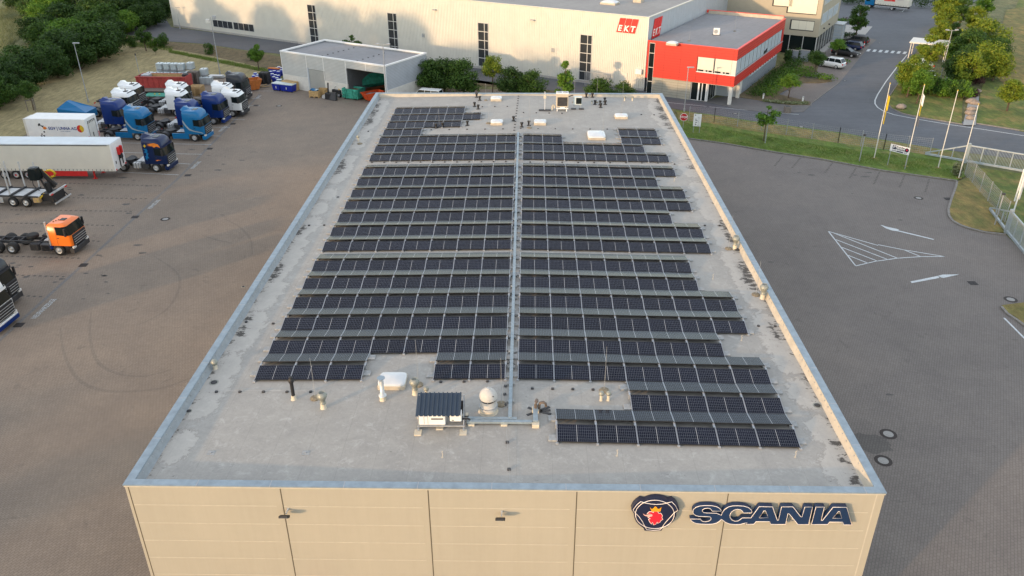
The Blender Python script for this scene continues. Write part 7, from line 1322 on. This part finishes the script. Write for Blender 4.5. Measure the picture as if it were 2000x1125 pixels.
for px, py, lab in [(931, 190, 'upper left of the black pipes left of the back skylight'), (937, 196, 'second black pipe left of the back skylight'), (927, 208, 'third black pipe, beside the second solar row end'), (934, 213, 'fourth black pipe, beside the second solar row end'), (852, 250, 'black pipe in the notch of the left far rows'), (865, 248, 'black pipe touching the third far row'), (913, 245, 'black pipe right of the notch in the far rows'), (1003, 236, 'black pipe by the aisle, farther one'), (1019, 248, 'black pipe by the aisle, nearer one'), (1033, 245, 'black pipe left of the right small skylight'), (1145, 190, 'left black pipe at the back parapet'), (1157, 190, 'right black pipe at the back parapet'), (1162, 204, 'black pipe right of the smaller air unit'), (1172, 205, 'second black pipe right of the air units'), (1173, 210, 'lowest black pipe right of the air units'), (1182, 204, 'rightmost black pipe of the far group'), (1181, 199, 'uppermost black pipe of the far right group')]:
    t = rthing('black_vent_pipe', lab, 'roof vent', px, py, 0, 'black vent pipes'); MB().lathe((0, 0, 0), [(.16, 0), (.15, .04), (.10, .08), (.10, .30), (.15, .34), (.15, .46), (.05, .46)], 12).obj('pipe', M['black'], t); MB().cyl((0, 0, -.005), .22, .012, 12).obj('flange', M['dark'], t)
M['fanw'] = mat('weathered white metal', (.46, .45, .43), .55, 0, .1, 3)
# domed extractor fan
t = rthing('domed_fan', 'big white domed extractor fan right of the striped canopy', 'roof fan', 954, 803); t.scale = (1.0, 1.0, 1.03); MB().lathe((0, 0, 0), [(.48, 0), (.42, .04), (.42, .20)], 28).obj('base', M['ventb'], t); MB().lathe((0, 0, .18), [(.42, 0), (.43, .06), (.43, .12), (.39, .16), (.39, .46)], 28).obj('body', M['fanw'], t); MB().lathe((0, 0, .30), [(.437, .0), (.437, .05)], 28).obj('seam_band', M['galv'], t)
MB().lathe((0, 0, .64), [(.34, 0), (.34, .12)], 28).obj('slot', M['black'], t); MB().lathe((0, 0, .74), [(.40, 0), (.43, .02), (.43, .07), (.40, .20), (.33, .34), (.20, .46), (.08, .50), (.01, .50)], 28).obj('dome', M['fanw'], t); MB().lathe((0, 0, 1.2), [(.11, 0), (.12, .03), (.06, .06)], 20).obj('cap', M['fanw'], t); MB().cyl((.24, -.30, 1.0), .03, .03, 8, axis='y').obj('plug', M['black'], t)
mb = MB(); [mb.box(-.01 + .38 * math.cos(a), .01 + .38 * math.cos(a), .38 * math.sin(a) - .01, .38 * math.sin(a) + .01, .62, .78) for a in np.linspace(0, 6.28, 9)[:-1]]; mb.obj('strut', M['galv'], t)
# air unit under corrugated canopy
q = atr(818, 838); t = thing('inverter_shelter', 'white cabinets under a dark ribbed canopy on a low steel frame', 'equipment', (q.x, q.y, q.z), R_(1)); Wd = 1.98
mb = MB(); mb.bar((-.05, 0, .18), (Wd + .1, 0, .18), .07, .07); mb.bar((-.05, .9, .18), (Wd + .1, .9, .18), .07, .07); mb.bar((0, -.25, .10), (0, 1.0, .10), .07, .07); mb.bar((Wd + .05, -.25, .10), (Wd + .05, 1.0, .10), .07, .07)
for x in (0, Wd + .05):
    mb.box(x - .03, x + .03, -.03, .03, .10, .15); mb.box(x - .03, x + .03, .87, .93, .10, 1.25)
mb.bar((0, .05, .2), (0, .05, .90), .05, .05); mb.bar((Wd + .05, .05, .2), (Wd + .05, .9, 1.2), .04, .04); mb.obj('frame', M['galv'], t)
mb = MB(); [mb.bev(x - .16, x + .16, y - .2, y + .2, 0, .065, .01) for x, y in ((0, -.3), (Wd + .05, -.3), (.95, 0.1), (0, .95), (Wd + .05, .95))]; mb.obj('foot_slab', M['ventb'], t)
MB().bev(.02, 1.22, .02, .5, .23, .84, .03).obj('cabinet', M['white'], t); MB().box(.58, 1.12, .005, .02, .52, .58).obj('display', M['black'], t); mb = MB(); mb.box(.25, .27, .01, .02, .27, .8); mb.box(.42, .44, .01, .02, .27, .8); mb.obj('panel_gap', M['galv'], t)
MB().bev(1.42, 1.95, .04, .45, .40, .78, .04).obj('small_cabinet', M['white'], t); MB().box(1.5, 1.6, .03, .04, .44, .48).obj('switch', M['black'], t); MB().box(1.25, 2.0, .75, .8, .3, 1.0).obj('back_panel', M['dark'], t)
mb = MB(); mb.tube([(1.7, .3, .5), (1.9, .2, .42), (2.2, .25, .4), (2.3, .3, .3)], .05, 6); mb.tube([(1.3, .4, .4), (1.8, .35, .4), (2.25, .4, .42)], .03, 6); mb.obj('cable', M['black'], t)
n_ = 10; pts = []; x = -.08; pr = []
for i in range(n_): p = (Wd + .02) / n_; a = x + i * p; pr += [(a, 0), (a + p * .62, 0), (a + p * .72, .05), (a + p * .9, .05)]
pr.append((x + n_ * p, 0)); k = len(pr); z0, z1 = .88, 1.28
vs = [(u, -.22, z0 + v) for u, v in pr] + [(u, 1.0, z1 + v) for u, v in pr] + [(u, -.22, z0 + v - .012) for u, v in pr] + [(u, 1.0, z1 + v - .012) for u, v in pr]
mb = MB(); mb.add(vs, [(i, i + 1, k + i + 1, k + i) for i in range(k - 1)] + [(2 * k + i + 1, 2 * k + i, 3 * k + i, 3 * k + i + 1) for i in range(k - 1)] + [(i, 2 * k + i, 2 * k + i + 1, i + 1) for i in range(k - 1)]); mb.obj('canopy', mat('anthracite sheet', (.035, .055, .085), .4, .2, .08, 2), t)
# cable ducts
M['duct'] = mat('galvanised duct', (.25, .31, .35), .5, .25, .14, 5)
q0_ = atr(912, 828); q1_ = atr(1048, 832); t = thing('cable_duct', 'wide galvanised cable duct leading right from the striped canopy', 'cable duct', (q0_.x, q0_.y, q0_.z), 0); dx = q1_.x - q0_.x
MB().bev(0, dx, -.10, .10, .10, .20, .01).obj('duct', M['duct'], t); MB().bev(0, dx - .9, .14, .30, .10, .20, .01).obj('duct', M['duct'], t); MB().bev(dx - .16, dx + .06, -.10, 1.15, .205, .30, .01).obj('riser_duct', M['duct'], t)
mb = MB(); [mb.bev(x - .15, x + .15, -.2, .2, 0, .10, .01) for x in (.2, 1.7, dx - .05)]; mb.bev(dx - .2, dx + .12, .8, 1.1, 0, .20, .01); mb.bev(dx - .2, dx + .12, -.30, -.02, .0, .20, .01); mb.obj('support_slab', M['ventb'], t)
qn = atr(996, 822); qf = atr(1012, 262); t = thing('cable_tray', 'long narrow cable tray in the aisle between left and right panel rows', 'cable tray', (qn.x, qn.y, qn.z), 0); yl = qf.y - qn.y; xl = qf.x - qn.x
segs = 18
for i in range(segs):
    a = i / segs; b_ = (i + 1) / segs; MB().bar((xl * a, yl * a + .01, .16), (xl * b_, yl * b_ - .01, .16), .17, .08).obj('tray', M['duct'], t)
mb = MB(); [mb.bev(xl * i / 30 - .18, xl * i / 30 + .18, yl * i / 30 - .1, yl * i / 30 + .1, 0, .12, .01) for i in range(31)]; mb.obj('support_slab', M['paving_slab'], t)
mb = MB()
for k, ch in enumerate('CDEFGHIJKLMNOPQR'):
    y = yrow(ch) + 1.2 - qn.y; mb.tube([(xl, y, .2), (xl - .2, y + .05, .1), (xl - .33, y - .05, .12)], .02, 5); mb.tube([(xl, y + .1, .2), (xl + .2, y + .12, .1), (xl + .3, y, .12)], .02, 5)
mb.obj('cable', M['black'], t)
# gooseneck pipes with rubber pads
t = rthing('gooseneck_vents', 'two brown gooseneck cable pipes on a cross shaped rubber base', 'roof pipes', 1046, 806); mb = MB(); mb.tube([(.0, 0, 0), (0, 0, .45), (.02, .05, .56), (.05, .2, .58), (.06, .28, .5), (.06, .3, .42)], .075, 10); mb.tube([(.16, .1, 0), (.16, .1, .35), (.22, .12, .48), (.36, .14, .50), (.46, .14, .42), (.48, .14, .28)], .07, 10); mb.obj('pipe', mat('brown pipe', (.13, .10, .08), .55, 0, .2, 6), t)
mb = MB()
for a, L1_ in ((35, .62), (145, .5), (215, .55), (-20, .6), (10, .55)): mb.bar((.1, .1, .012), (.1 + L1_ * math.cos(R_(a)) * 1.1, .1 + L1_ * math.sin(R_(a)), .012), .14, .02); 
mb.obj('rubber_base', M['dark'], t)
# air conditioners at the far end
t = rthing('large_air_unit', 'tall white air conditioning unit near the back parapet', 'air unit', 1098, 217); mb = MB(); mb.bev(-.62, .62, .05, .9, .38, 1.72, .04); mb.obj('housing', M['membrane_up'], t); MB().box(-.50, .50, .02, .05, .50, 1.40).obj('grille', M['dark'], t); MB().box(-.62, .62, .03, .92, 1.72, 1.78).obj('top', M['white'], t)
for x in (-.3, .3): MB().cyl((x, .48, 1.78), .24, .04, 18).obj('fan', M['galv'], t)
mb = MB(); [mb.cyl((x, y, .0), .06, .2, 8) for x in (-.5, .45) for y in (-.05, .8)]; mb.bar((-.6, -.05, .28), (.6, -.05, .28), .08, .1); mb.bar((-.6, .8, .28), (.6, .8, .28), .08, .1); mb.obj('stand', M['white'], t); MB().bev(-.2, .25, -.02, .05, .30, .42, .01).obj('label_plate', M['white'], t)
MB().tube([(-1.0, .2, 0), (-1.0, .2, .5), (-.9, .2, .62), (-.8, .2, .5), (-.78, .2, .25)], .07, 8).obj('loop_pipe', M['ventb'], t); mb = MB(); mb.tube([(.62, .4, 1.4), (.9, .5, 1.45), (1.1, .5, 1.5)], .05, 6); mb.obj('hose', M['black'], t)
t = rthing('small_air_unit', 'smaller pale air unit right of the tall one', 'air unit', 1128, 214); MB().bev(-.45, .42, 0, .4, .5, 1.3, .03).obj('housing', M['ibc'], t); MB().box(-.18, .38, -.02, 0, .58, 1.2).obj('grille', M['glass'], t); mb = MB(); mb.bar((-.4, .2, .45), (.4, .2, .45), .06, .06); [mb.box(x - .02, x + .02, .18, .22, .08, .45) for x in (-.35, .3)]; mb.obj('stand', M['galv'], t)
mb = MB(); [mb.bev(x - .25, x + .25, -.05, .35, 0, .09, .02) for x in (-.4, .4)]; mb.obj('rubber_foot', M['dark'], t)
t = rthing('antenna_mast', 'short mast with a small antenna box on a dark slab', 'antenna', 1064, 216); MB().bev(-.6, .6, -.25, .25, 0, .10, .02).obj('base', M['dark'], t); MB().cyl((0, 0, .1), .025, 1.8, 8).obj('pole', M['white'], t); MB().bev(-.13, .13, -.1, .1, 1.25, 1.55, .03).obj('antenna_box', M['ventb'], t); MB().bar((-.1, 0, 1.9), (.03, 0, 1.9), .03, .03).obj('arm', M['white'], t)
for px, py, h, lab in [(616, 778, 2.3, 'lightning rod next to the near cowl vent on the left'), (817, 752, 2.6, 'lightning rod behind the cowl vent near the skylight'), (979, 790, 2.6, 'lightning rod right of the domed fan'), (1180, 763, 2.5, 'lightning rod on the round base above the bent vents'), (1423, 486, 2.4, 'lightning rod at the right parapet beside the farther cowl vent'), (1476, 576, 2.2, 'lightning rod at the right parapet beside the nearer cowl vent'), (1164 + 13, 267, 2.8, 'lightning rod right of the large far skylight'), (954, 241, 2.6, 'far lightning rod between the small skylights on the left'), (1034, 250, 2.8, 'far lightning rod by the black pipe left of the right skylight'), (858, 247, 1.6, 'lightning rod in the notch of the far left rows'), (703, 281, 1.8, 'lightning rod by the left parapet'), (1121, 200, 3.6, 'tallest far rod beside the air units'), (1165, 200, 3.2, 'far rod above the black pipes group'), (1214, 222, 3.2, 'far rod behind the right small skylight'), (949, 196, 1.8, 'rod beside the back skylight')]:
    q = atr(px, py); rod(q.x, q.y, q.z, h, lab, .24 if py > 240 else .18)
# conductor wire with its small block holders
def conductor(pts, lab, step=1.0, size=.07, n=None):
    P = [atr(*p) for p in pts]; t = thing('conductor_wire', lab, 'lightning wire', tuple(P[0]), 0, 'lightning conductor lines on the roof'); o = P[0]; mb = MB(); mb.tube([tuple(p - o + Vector((0, 0, .085))) for p in P], .005, 4); mb.obj('wire', M['galv'], t)
    if 'blk' not in CACHE: m_ = MB(); m_.bev(-.07, .07, -.07, .07, 0, .075, .02); CACHE['blk'] = m_.mesh('holder', [M['dark']])
    for a, b in zip(P[:-1], P[1:]):
        L = (b - a).length; k = max(1, int(L / step))
        for i in range(k): q = a.lerp(b, (i + .5) / k) - o; link('holder', CACHE['blk'], t, tuple(q))
conductor([(400, 766), (630, 766)], 'near conductor line at the lower left of the roof'); conductor([(838, 747), (975, 745)], 'conductor line between the cowl vent and the domed fan'); conductor([(1020, 759), (1178, 762)], 'conductor line leading to the rod with bent vents', .95)
conductor([(989, 748), (985, 762), (987, 780), (985, 803)], 'short conductor line beside the cable tray end', .7); conductor([(989, 840), (996, 946)], 'conductor line down to the front edge of the roof', 1.3)
conductor([(589, 441), (648, 440)], 'left conductor line at the middle of the roof'); conductor([(455, 628), (560, 634)], 'left conductor line near the big stains', 1.2); conductor([(1362, 441), (1420, 441)], 'right conductor line at the middle of the roof'); conductor([(1465, 637), (1530, 638)], 'right conductor line near the cowl vents', .8)
conductor([(715, 318), (1000, 316)], 'left conductor line in the cross aisle of the panels'); conductor([(1020, 317), (1300, 319), (1335, 323)], 'right conductor line in the cross aisle of the panels', 1.3); conductor([(1013, 186), (1004, 258)], 'far conductor line running to the back parapet', .9)
conductor([(930, 209), (1003, 208)], 'far conductor line left of the aisle', 1.2); conductor([(1010, 220), (1110, 222)], 'far conductor line right of the aisle', 1.1); conductor([(825, 254), (1000, 252), (1270, 253)], 'long far conductor line beyond the panels', 1.5); conductor([(1240, 224), (1290, 225)], 'short far conductor line by the right parapet', 1.2); conductor([(712, 257), (727, 257)], 'short far conductor line by the left parapet', 1.2)
for px, py, lab in [(412, 885, 'left flush drain square at the front of the roof'), (597, 885, 'right flush drain square at the front of the roof')]:
    t = rthing('roof_marker', lab, 'roof plate', px, py, 0, 'flush squares on the roof'); MB().box(-.16, .16, -.16, .16, 0, .012).obj('plate', M['paving_slab'], t); MB().cyl((0, 0, .012), .04, .05, 8).obj('stub', M['galv'], t)
for px, py, lab, r in [(418, 747, 'round drain below the left cowl vent', .16), (369, 803, 'small drain by the left parapet', .10), (1596, 792, 'round drain near the right parapet', .14), (475, 560, 'small drain by the left parapet, middle', .08), (660, 385, 'drain by the left parapet, upper', .1), (1440, 488, 'ring drain beside the farther cowl vent', .2)]:
    t = rthing('roof_drain', lab, 'drain', px, py, 0, 'roof drains'); MB().lathe((0, 0, 0), [(r, 0), (r, .03), (r * .5, .05), (.01, .05)], 14).obj('strainer', M['dark'], t); MB().cyl((0, 0, -.004), r * 1.5, .01, 14).obj('flange', M['ventg'], t)
t = rthing('cowl_vent', 'cowl vent at the left parapet near the front', 'roof vent', 421, 720); MB().lathe((0, 0, 0), [(.13, 0), (.11, .02), (.11, .28)], 14).obj('collar', M['ventb'], t); MB().lathe((0, 0, .26), [(.13, 0), (.17, .1), (.17, .16), (.10, .28), (.02, .28)], 14).obj('cowl', M['ventg'], t)
for px, py, lab in [(1205, 890, 'thin bent wire peg in front of the nearest panel row, left'), (1553, 893, 'thin bent wire peg in front of the nearest panel row, right'), (864, 893, 'thin bent wire peg below the striped canopy'), (1448, 665, 'thin wire peg beside the right rows'), (1392, 545, 'thin wire peg at the right of the middle rows'), (1317, 354, 'thin wire peg beside the upper right rows')]:
    t = rthing('wire_peg', lab, 'peg', px, py, 0, 'wire pegs'); MB().tube([(0, 0, 0), (.02, 0, .18), (-.02, .02, .26), (.03, 0, .34)], .012, 5).obj('peg', M['ventb'], t); MB().cyl((0, 0, 0), .06, .01, 8).obj('base', M['membrane_up'], t)
mb = MB()
for (a, b) in [((980, 492), (1000, 470)), ]: pass
